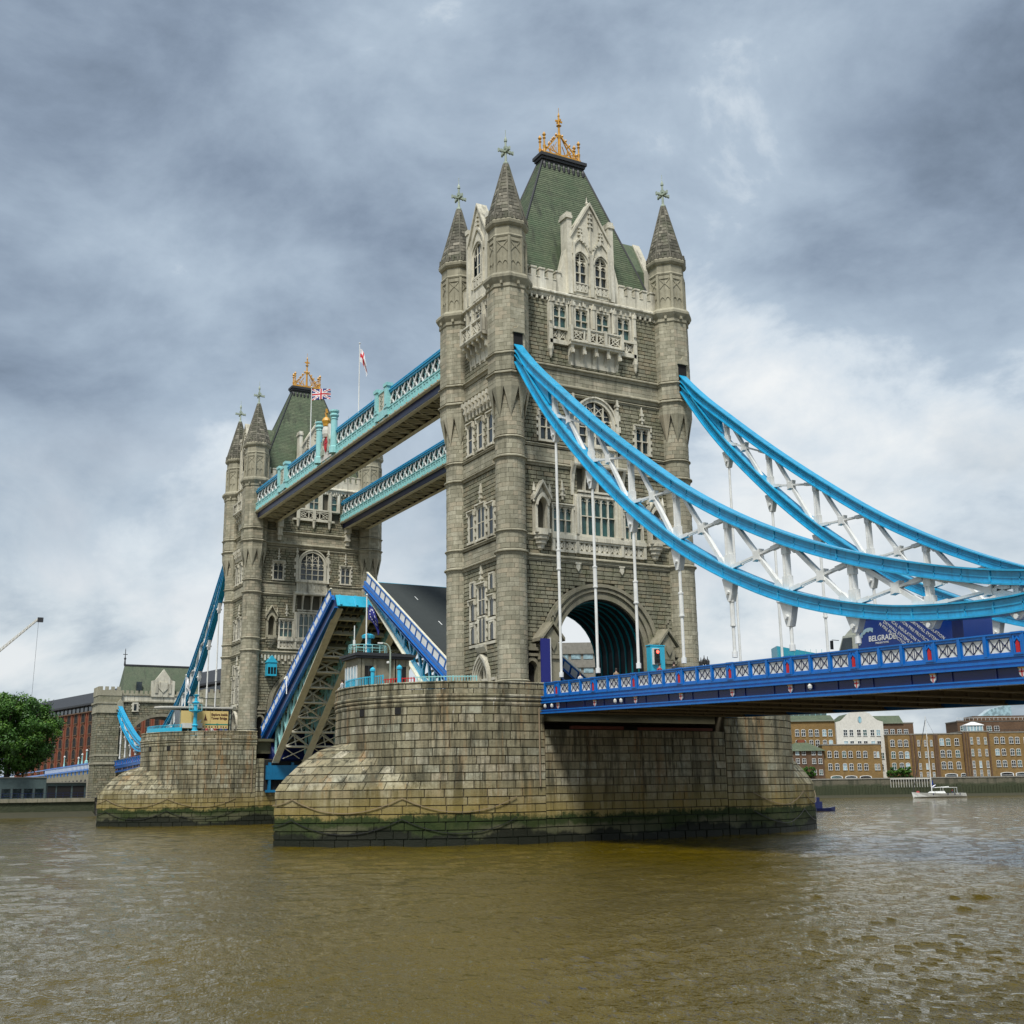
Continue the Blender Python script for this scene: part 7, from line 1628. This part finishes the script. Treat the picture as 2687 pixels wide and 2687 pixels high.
# crane
r = E('tower_crane', (-257, -18.5, 0), 'pale lattice crane jib rising from the left edge over the trees', 'crane')
b = MB(); a = np.array((-5.0, -8.9, 44.4)); c = np.array((0.0, 0.0, 53.25)); a = a+(a-c)*1.6
ax = (c-a)/np.linalg.norm(c-a); sd_ = np.cross(ax, (0, 0, 1)); sd_ /= np.linalg.norm(sd_); upv = np.cross(sd_, ax); n = 30
for o_ in (sd_*.55, -sd_*.55, upv*.8): b.bar(a+o_, c+o_*.5, .14)
for i in range(n):
    t0, t1 = i/n, (i+1)/n; q0, q1 = a+(c-a)*t0, a+(c-a)*t1; k0, k1 = (1-.5*t0)*.75, (1-.5*t1)*.75
    b.bar(q0+sd_*.7*k0, q1+upv*1.2*k1, .14); b.bar(q0-sd_*.7*k0, q1+upv*1.2*k1, .14); b.bar(q0+sd_*.7*k0, q1-sd_*.7*k1, .12)
P('jib', b, 'render_white', r); b = MB(); b.box(c[0]-.4, c[0]+.4, c[1]-.3, c[1]+1.2, c[2]-.8, c[2]+.5); P('jib_head', b, 'lead', r)
b = MB(); b.bar(c, (c[0], c[1]-.3, 24), .07); P('hoist_rope', b, 'lead', r); b = MB(); b.box(c[0]-.5, c[0]+.5, c[1]-.8, c[1]+.2, 23, 24); P('hook_block', b, 'black_paint', r)
b = MB(); b.bar(a, a+np.array((-.2, -1.2, -40)), 2.0); P('mast', b, 'render_white', r)
# ================================================================== trees
def leaf_cloud(b, c, rad, n, size, rr, squash=.8):
    """small leaf faces gathered in clumps through the volume of the crown"""
    cl = []
    m = max(6, int(n/240))
    for _ in range(m):
        v = np.array([rr.gauss(0, 1) for _ in range(3)]); v /= np.linalg.norm(v); q = rr.random()**.38; cl.append((np.array(c)+v*np.array((rad[0], rad[1], rad[2]))*q*.86, rr.uniform(.10, .22)*min(rad)*1.15, rr.random()))
    for i in range(n):
        cc, cr_, t = cl[rr.randrange(m)]; v = np.array([rr.gauss(0, 1) for _ in range(3)]); v /= np.linalg.norm(v); p = cc+v*cr_*rr.uniform(.55, 1.1)*np.array((1, 1, squash))
        a = np.array([rr.gauss(0, 1) for _ in range(3)]); a /= np.linalg.norm(a); d = np.cross(a, v); d /= np.linalg.norm(d)+1e-6; s = size*rr.uniform(.6, 1.3)
        b.add([p-a*s, p+d*s*.6, p+a*s, p-d*s*.6], [(0, 1, 2, 3)], min(1, max(0, t*.5+rr.random()*.35+.15*(v[2]+.5))))
def tree(name, x, y, z, h, rad, n, size, label, seed, cat='tree', group=None, trunk=.5):
    rr = random.Random(seed); r = E(name, (x, y, z), label, cat, group)
    b = MB(); th = h-rad[2]*1.2; b.tube((0, 0, -.2), (.1*rr.random(), 0, th), trunk, 8, trunk*.6); P('trunk', b, 'bark', r)
    for i in range(7):
        b = MB(); a = i*2.4+rr.random(); p = np.array((0, 0, th*.75)); q = p+np.array((math.cos(a)*rad[0]*.5, math.sin(a)*rad[1]*.5, rad[2]*(.4+.6*rr.random()))); b.tube(p, q, trunk*.35, 6, trunk*.12); q2 = q+np.array((math.cos(a+.5)*rad[0]*.3, math.sin(a+.5)*rad[1]*.3, rad[2]*.4)); b.tube(q, q2, trunk*.13, 5, trunk*.04); P('limb', b, 'bark', r)
    b = MB(); leaf_cloud(b, (0, 0, h-rad[2]), rad, n, size, rr); P('crown', b, 'leaf', r); return r
tree('plane_tree', -188, -30.6, 3.9, 24.0, (9.6, 12.2, 9.9), 60000, .26, 'big dense green plane tree filling the left edge above the river wall', 1, trunk=.75)
# ================================================================== right bank: quay, warehouses, yacht
BO = np.array((-216.74, 230.66, 0.0)); BUv = np.array((.4845, .8748, 0.0))
def bz(x, v): return 6.81-(v-1350)*.0437-(x-330)*.00064
def bu(x): return (x-330)*.0459
FB = frame(BO, BUv); BN = np.cross(BUv, (0, 0, 1))
b = MB(); b.fb(FB, -170, 260, -1.0, 6.1, -400, -1.0); tag(P('right_bank_ground', b, 'concrete'), kind='structure')
r = E('quay_wall', tuple(BO), 'dark weed-covered timber and stone river wall below the brick warehouses at right', 'river wall'); Fq = frame((0, 0, 0), BUv)
b = MB(); b.fb(Fq, -170, 260, -1.0, 6.1, -1.0, 0); P('wall', b, 'quay_wall', r)
rq = random.Random(8)
for i in range(120):
    u = -30+i*1.05; b = MB(); b.fb(Fq, u, u+.28, -.8, 3.6+rq.uniform(-.5, .7), 0, .35); P('timber_pile', b, 'quay_wall', r)
for i in range(40): b = MB(); u = -30+i*3.1; b.fb(Fq, u, u+3.06, 6.1, 6.5, -1.2, .2); P('coping_stone', b, 'concrete', r)
b = MB()
for i in range(16): u = 26+i*.9; b.fb(Fq, u, u+.12, 3.2, 6.0, .2, .45)
b.fb(Fq, 26, 40, 5.9, 6.2, .2, .5); P('jetty_frame', b, 'render_white', r)
b = MB(); b.add([tuple(Fq(-170, .9, .3)), tuple(Fq(260, .9, .3)), tuple(Fq(260, -.4, 9)), tuple(Fq(-170, -.4, 9))], [(0, 3, 2, 1)]); P('mud_bank', b, 'foreshore', r)
_fw = {}
def farwin(w, h, kind):
    k = (w, h, kind)
    if k in _fw: return _fw[k]
    g = MB(); fr = MB(); hw = w/2
    if kind in ('arch', 'low'):
        rise = .22*w if kind == 'arch' else .3*h; A = [(hw*math.cos(PI*j/6), h-rise+rise*math.sin(PI*j/6)) for j in range(7)]; g.ext(ID, [(-hw, 0), (hw, 0)]+A, .01, .05)
        B = [(hw*1.16*math.cos(PI*j/6), h-rise+rise*1.3*math.sin(PI*j/6)+.06) for j in range(7)]; fr.strip(ID, [(hw, 0)]+A+[(-hw, 0)], [(hw*1.12, 0)]+B+[(-hw*1.12, 0)], 0, .12)
    else:
        g.fb(ID, -hw, hw, 0, h, .01, .05); fr.fb(ID, -hw-.1, -hw, 0, h, 0, .12); fr.fb(ID, hw, hw+.1, 0, h, 0, .12); fr.fb(ID, -hw-.1, hw+.1, h, h+.12, 0, .14)
    fr.fb(ID, -hw-.15, hw+.15, -.14, 0, 0, .25)
    if kind != 'low': fr.fb(ID, -.05, .05, 0, h*.97, .05, .1); fr.fb(ID, -hw, hw, h*.52, h*.58, .05, .1)
    else: fr.fb(ID, -hw, hw, h*.35, h*.42, .05, .1)
    _fw[k] = (g.mesh('window', 'window_glass' if kind != 'bright' else 'bright_glass'), fr.mesh('frame', 'frame_white')); return _fw[k]
_gv = {}; rgv = random.Random(77)
def gvar(g):
    m = rgv.choice(['window_glass', 'window_glass', 'bright_glass', 'leaded_glass', 'dark_slot']); k = (g.name, m)
    if k not in _gv: c = g.copy(); c.materials[0] = MAT[m]; _gv[k] = c
    return _gv[k]
def block(name, xa, xb, vtop, vbot, depth, mat, wins, label, cat='building', back=12, roof=None, flatroof=True, off=0.0, sc=1.0, ztop=None):
    """depth: metres behind the quay line"""
    u0, u1 = bu(xa), bu(xb); z1 = bz((xa+xb)/2, vtop) if ztop is None else ztop; z0 = 6.1; o = BO+BUv*u0-BN*depth; root = E(name, (o[0], o[1], z0), label, cat, 'riverside buildings on the right bank')
    F = frame((0, 0, 0), BUv); w = u1-u0; h = z1-z0; b = MB(); b.fb(F, 0, w, 0, h, -back, 0); P('wall', b, mat, root)
    if flatroof: b = MB(); b.fb(F, -.15, w+.15, h, h+.35, -back, .15); P('parapet_coping', b, 'concrete', root)
    for (x, v, ww, hh, kind) in wins:
        g, f = farwin(ww, hh, kind); g = gvar(g); M = fmat(F(bu(x)-u0, bz(x, v)-z0, 0), BUv); o_ = O('window', g, root, mat=M); O('frame', f, o_)
    return root, F, w, h
W2 = lambda xs, vs, w, h, k: [(x, v, w, h, k) for v in vs for x in xs]
rt, F, w, h = block('brick_warehouse', 125, 565, 900, 1360, 9, 'ochre_brick', W2((158, 200, 270, 318, 375, 422, 480, 526), (1016, 1100), 1.25, 2.2, 'arch')+W2((158, 200), (1190,), 1.2, 2.0, 'arch'), 'ochre brick warehouse with grey slate roof left of the white gabled building', 'warehouse')
b = MB(); b.ext(lambda a, v, n: F(n, v, a), [(.5, h), (-5, h+2.4), (-12, h+.3)], -1, w); P('roof', b, 'slate_roof', rt)
rt, F, w, h = block('white_warehouse', 565, 930, 905, 1360, 7.5, 'render_white', W2((634, 680, 738, 785, 842, 888), (1014, 1104), 1.25, 2.0, 'sq')+W2((888, 905), (1196,), 1.1, 2.0, 'sq')[1:]+[(890, 1285, 1.6, 2.0, 'arch')], 'tall white rendered warehouse with a shaped gable and one oval window', 'warehouse', flatroof=False)
b = MB(); b.ext(F, [(0, h), (w, h), (w-1.8, h+.5), (w-2.6, h+1.1), (w-4.6, h+3.0), (w/2+1.6, h+3.7), (w/2-1.6, h+3.7), (4.6, h+3.0), (2.6, h+1.1), (1.8, h+.5)], -.6, 0); P('gable', b, 'render_white', rt)
b = MB(); b.lathe((0, 0), [(1, 0)], 3); b = MB(); o_ = F(bu(752)-bu(565), bz(752, 887)-6.1, 0); b.ext(lambda u, v, n: o_+BUv*u+np.array((0, 0, 1))*v+BN*n, [(.72*math.cos(2*PI*j/16), 1.15*math.sin(2*PI*j/16)) for j in range(16)], .02, .1); wo_ = P('oval_window', b, 'bright_glass', rt)
b = MB(); b.ext(lambda u, v, n: o_+BUv*u+np.array((0, 0, 1))*v+BN*n, [(-.06, -1.1), (.06, -1.1), (.06, 1.1), (-.06, 1.1)], .1, .16); P('glazing_bar', b, 'cyan_paint', wo_)
b = MB(); b.ext(F, [(.5, h), (w-.5, h), (w-4.6, h+2.9), (4.6, h+2.9)], -12, -.7); P('roof', b, 'slate_roof', rt)
rt, F, w, h = block('brick_house', 905, 1180, 915, 1100, 10, 'brown_brick', W2((965, 1015, 1070, 1120), (1000,), 1.3, 1.6, 'sq'), 'brown brick upper block with slate roof and roof terrace behind the yacht mast', 'building')
b = MB(); b.ext(lambda a, v, n: F(n, v, a), [(.5, h), (-4, h+3.0), (-12, h+.3)], -3, w-3.5); P('roof', b, 'slate_roof', rt)
rt, F, w, h = block('brick_warehouse', 425, 872, 1092, 1360, 3.5, 'ochre_brick', W2((476, 528, 588, 636, 698, 748), (1190, 1287), 1.25, 2.1, 'arch')+W2((518, 628, 738), (1362,), 3.6, 1.2, 'low')+W2((822, 845), (1190, 1287), .6, 1.9, 'sq'), 'low ochre brick warehouse with three wide dark arches at its foot, front left', 'warehouse')
rt, F, w, h = block('villa', 140, 428, 1140, 1360, 2.5, 'brown_brick', W2((178, 227, 276, 350, 398), (1170, 1238, 1325), 1.1, 1.6, 'sq'), 'small dark brick villa with hipped slate roof and white windows next to the near pier', 'house', flatroof=False)
b = MB(); b.hexa([F(-.6, h, .8), F(w+.6, h, .8), F(w+.6, h, -10.5), F(-.6, h, -10.5), F(4.5, h+3, -4), F(w-4.5, h+3, -4), F(w-4.5, h+3, -5.5), F(4.5, h+3, -5.5)]); ro = P('roof', b, 'slate_roof', rt); b = MB(); b.fb(F, w/2-1.2, w/2+1.2, h+1.5, h+4, -5.5, -4); P('chimney', b, 'red_brick', ro)
wl_ = W2((962, 1020, 1066), (1104, 1196, 1285), 1.3, 2.2, 'arch')+W2((1160, 1212, 1258), (1100, 1190, 1282, 1350), .6, 1.9, 'sq')+W2((1338, 1387, 1452), (1095, 1187, 1278), 1.35, 2.3, 'arch')+[(1388, 1345, 3.8, 1.2, 'low'), (1480, 1343, 1.6, 1.2, 'low')]
rt, F, w, h = block('brick_warehouse', 930, 1497, 1010, 1360, 3.5, 'ochre_brick', wl_, 'long ochre brick warehouse behind the yacht, with dark full-height piers', 'warehouse')
for x in (1098, 1125, 1275, 1292): b = MB(); b.fb(F, bu(x)-bu(930), bu(x)-bu(930)+.7, 0, h, 0, .5); P('brick_pier', b, 'brown_brick', rt)
rt, F, w, h = block('brick_warehouse', 1500, 1698, 990, 1360, 3.0, 'ochre_brick', W2((1562, 1614, 1668), (1085, 1178, 1270, 1340), .7, 2.2, 'sq'), 'narrow ochre brick bay crowned by a white glazed pavilion', 'warehouse')
for x in (1500, 1520, 1540, 1690): b = MB(); b.fb(F, bu(x)-bu(1500)-.2, bu(x)-bu(1500)+.3, 0, h, 0, .4); P('brick_pier', b, 'brown_brick', rt)
b = MB(); b.fb(F, 2.2, 8.0, h+.3, h+2.4, -5, -1.5); pv = P('pavilion', b, 'bright_glass', rt); b = MB()
for i in range(6): b.fb(F, 2.2+i*1.1, 2.4+i*1.1, h+.3, h+2.4, -1.5, -1.4)
b.fb(F, 1.9, 8.3, h+2.3, h+2.5, -5.2, -1.2); b.hexa([F(1.9, h+2.5, -1.2), F(8.3, h+2.5, -1.2), F(8.3, h+2.5, -5.2), F(1.9, h+2.5, -5.2), F(4.6, h+3.6, -3), F(5.6, h+3.6, -3), F(5.6, h+3.6, -3.4), F(4.6, h+3.6, -3.4)]); P('pavilion_frame', b, 'frame_white', pv)
rt, F, w, h = block('brick_warehouse', 1700, 2500, 992, 1360, 3.5, 'ochre_brick', W2((1755, 1803, 1868, 1915, 1980, 2030, 2090, 2150, 2210, 2270, 2330), (1080, 1172, 1262), 1.3, 2.1, 'arch')+W2((1810, 1925, 2040, 2150, 2260, 2380), (1338,), 4.0, 1.3, 'low'), 'ochre brick warehouse at the right edge of the photo', 'warehouse')
b = MB()
for i in range(14): b.fb(F, 1+i*2.6, 1.1+i*2.6, h, h+1.1, -1, -.9)
b.fb(F, 0, w, h+1.05, h+1.15, -1, -.9); P('roof_railing', b, 'lead', rt)
rt, F, w, h = block('brown_apartments', 1620, 2500, 900, 1100, 22, 'brown_brick', W2((1660, 1720, 1800, 1870, 1930), (960,), 1.6, 1.6, 'sq'), 'dark brown apartment block with roof terraces rising behind the right-hand warehouses', 'building', ztop=26.2)
b = MB(); b.fb(F, 7, w, h, h+2.2, -12, -3); b.fb(F, -.2, w, h+.2, h+.5, -.2, .2); u_ = MB(); P('upper_storey', b, 'brown_brick', rt); b = MB()
for i in range(20): b.fb(F, i*1.5, i*1.5+.08, h+.3, h+1.4, 0, .1)
b.fb(F, 0, 30, h+1.35, h+1.45, 0, .1); P('terrace_railing', b, 'frame_white', rt); b = MB(); b.ext(F, [(10.5, h+2.2), (22, h+2.2), (22, h+6.5), (14.5, h+4.8)], -9, -4); P('glass_roof', b, 'bright_glass', rt)
o = BO+BUv*bu(985)-BN*1.2
for i, (x, v, rad, lb) in enumerate(((930, 1270, 1.7, 'left of the three round bushes on the quay by the yacht bow'), (985, 1265, 2.3, 'middle, largest round bush on the quay by the yacht bow'), (1045, 1280, 1.9, 'right of the three round bushes on the quay by the yacht bow'), (265, 1240, 2.0, 'dark bush in front of the small villa at right'), (320, 1250, 1.5, 'smaller bush right of the dark one by the villa'))):
    o = BO+BUv*bu(x)-BN*(.6 if x < 900 else 1.4); tree('bush', o[0], o[1], 6.1, 4.4 if x > 400 else 5.0, (rad*1.35, rad*1.2, 2.3), 4200, .26, lb, 30+i, 'bush', 'bushes on the right quay', trunk=.08)
# yacht
yo = np.array((-175.2, 243.9, 0)); r = E('sailing_yacht', tuple(yo), 'white sailing yacht with one tall bare mast moored before the brick warehouses', 'yacht'); r.rotation_euler = (0, 0, math.atan2(BUv[1], BUv[0]))
b = MB(); st = [(-8.4, .05, 1.75), (-7, .9, 1.6), (-4, 1.8, 1.45), (0, 2.2, 1.3), (4, 2.1, 1.25), (7.6, 1.6, 1.3), (8.4, 1.4, 1.3)]
V = []
for x, hw, z in st: V += [(x, -hw, z), (x+.3, -hw*.75, .3), (x+.5, 0, -.4), (x+.3, hw*.75, .3), (x, hw, z)]
fs = [(i*5+j, i*5+j+1, (i+1)*5+j+1, (i+1)*5+j) for i in range(6) for j in range(4)]+[(30, 31, 32, 33, 34), tuple(range(4, -1, -1))]+[(i*5+4, i*5, (i+1)*5, (i+1)*5+4) for i in range(6)]
b.add(V, fs); P('hull', b, 'white_paint', r)
b = MB(); b.ext(frame((0, 1.0, 0), (1, 0, 0)), [(-3.2, 1.3), (2.2, 1.2), (1.8, 1.95), (-2.2, 1.9)], 0, 2.0); P('coachroof', b, 'white_paint', r)
for x in (-2.2, 2.4, 4.6, 6.2): b = MB(); b.lathe((x, -2.15), [(.02, .75), (.16, .8), (.16, 1.25), (.02, 1.3)], 6); P('fender', b, 'navy_paint', r)
b = MB(); b.tube((-1.9, 0, 1.5), (-1.9, 0, 25.6), .14, 8, .09); b.box(-1.95, -1.85, -1.1, 1.1, 12.5, 12.6); b.box(-1.95, -1.85, -.9, .9, 18.5, 18.6); P('mast', b, 'white_paint', r)
b = MB(); b.tube((-1.9, 0, 3.0), (3.6, 0, 3.3), .12, 6); P('boom', b, 'white_paint', r); b = MB(); b.tube((-1.6, 0, 3.2), (-.6, 0, 3.9), .3, 6, .15); b.tube((-1.5, 0, 3.9), (-1.4, 0, 5.4), .28, 6, .1); P('sail_cover', b, 'van_blue', r)
b = MB(); b.bar((-1.9, 0, 24.5), (-7.9, 0, 1.8), .16); P('furled_jib', b, 'lead', r)
b = MB(); b.bar((-1.9, 0, 25.4), (8.2, 0, 1.5), .05); b.bar((-1.9, 0, 18.5), (-1.6, -2.1, 1.4), .05); b.bar((-1.9, 0, 18.5), (-1.6, 2.1, 1.4), .05); P('rigging', b, 'lead', r)
b = MB(); b.box(1.2, 5.8, -1.2, 1.2, 3.0, 3.12)
for x in (1.3, 5.7):
    for y in (-1.1, 1.1): b.box(x-.04, x+.04, y-.04, y+.04, 1.2, 3.0)
P('bimini', b, 'frame_white', r)
b = MB(); b.tube((-6.4, -.3, 1.6), (-6.4, .3, 1.6), .5, 8); P('bow_gear', b, 'cloth_0', r)
pr = E('person', tuple(yo+BUv*4.6+np.array((0, 0, .9))), 'sailor in dark red sitting in the yacht cockpit under the awning', 'person', 'people on the bridge'); m_, h_ = body_mesh('stand', 'cloth_0', 'cloth_1'); O('body', m_, pr); O('hair', h_, pr); pr['group'] = 'sailors on the yacht'
# mooring boat behind the near pier
r = E('work_boat', (-58.1, 83.6, 0), 'small dark blue mooring boat just showing past the right end of the near pier', 'boat'); r.rotation_euler = (0, 0, math.atan2(BUv[1], BUv[0]))
b = MB(); V = []
for x, hw, z in ((-3, .9, .6), (0, 1.1, .5), (2.2, .9, .55), (3.2, .1, .75)): V += [(x, -hw, z), (x, -hw*.7, -.3), (x, hw*.7, -.3), (x, hw, z)]
b.add(V, [(i*4+j, i*4+j+1, (i+1)*4+j+1, (i+1)*4+j) for i in range(3) for j in range(3)]+[(i*4+3, i*4, (i+1)*4, (i+1)*4+3) for i in range(3)]+[(3, 2, 1, 0), (12, 13, 14, 15)]); P('hull', b, 'navy_paint', r)
b = MB(); b.box(-2.2, .9, -.8, .8, .5, 1.6); b.box(-1.6, .5, -.7, .7, 1.6, 2.3); b.tube((0, 0, 2.0), (0, 0, 2.3), .2, 8); P('wheelhouse', b, 'navy_paint', r)
# riverside hotel seen through the near arch and a scaffolded roof far right
r = E('concrete_hotel', (-124.5, 72, 3), 'grey concrete hotel with ribbon windows seen through the arch of the near tower', 'hotel'); r.rotation_euler = (0, 0, YAW-PI/2)
b = MB(); b.box(-4.5, 9.5, 0, 12, -3, 24); P('wall', b, 'concrete', r)
for j in range(9):
    z = 34.5-3-j*3.0
    b = MB(); b.box(-4.6, 9.6, -.35, 0, z-1.4, z+.25); P('balcony_band', b, 'concrete', r)
    for i in range(5): b = MB(); b.box(-4.2+i*2.7, -2.1+i*2.7, -.12, -.02, z-2.55, z-1.45); P('window', b, 'bright_glass', r)
b = MB(); b.box(-4.5, 9.5, 0, 12, 24, 32.6); P('upper_wall', b, 'concrete', r)
r = E('scaffolded_building', (-246, 249, 6), 'green netted scaffold roof rising just above the deck between hanger rods', 'building'); r.rotation_euler = (0, 0, YAW-PI/2)
b = MB(); b.box(-4, 13, 0, 10, 0, 46); P('wall', b, 'grey_green_cladding', r)
for i in range(9): b = MB(); b.box(-4+i*2.1, -3.85+i*2.1, -.3, -.1, 0, 49); P('scaffold_pole', b, 'teal_paint', r)
b = MB(); b.ext(frame((0, -.1, 0), (1, 0, 0)), [(-4.2, 46), (13.2, 46), (13.2, 47.0), (-4.2, 50.5)], -10, .2); P('net_roof', b, 'deep_teal_paint', r)
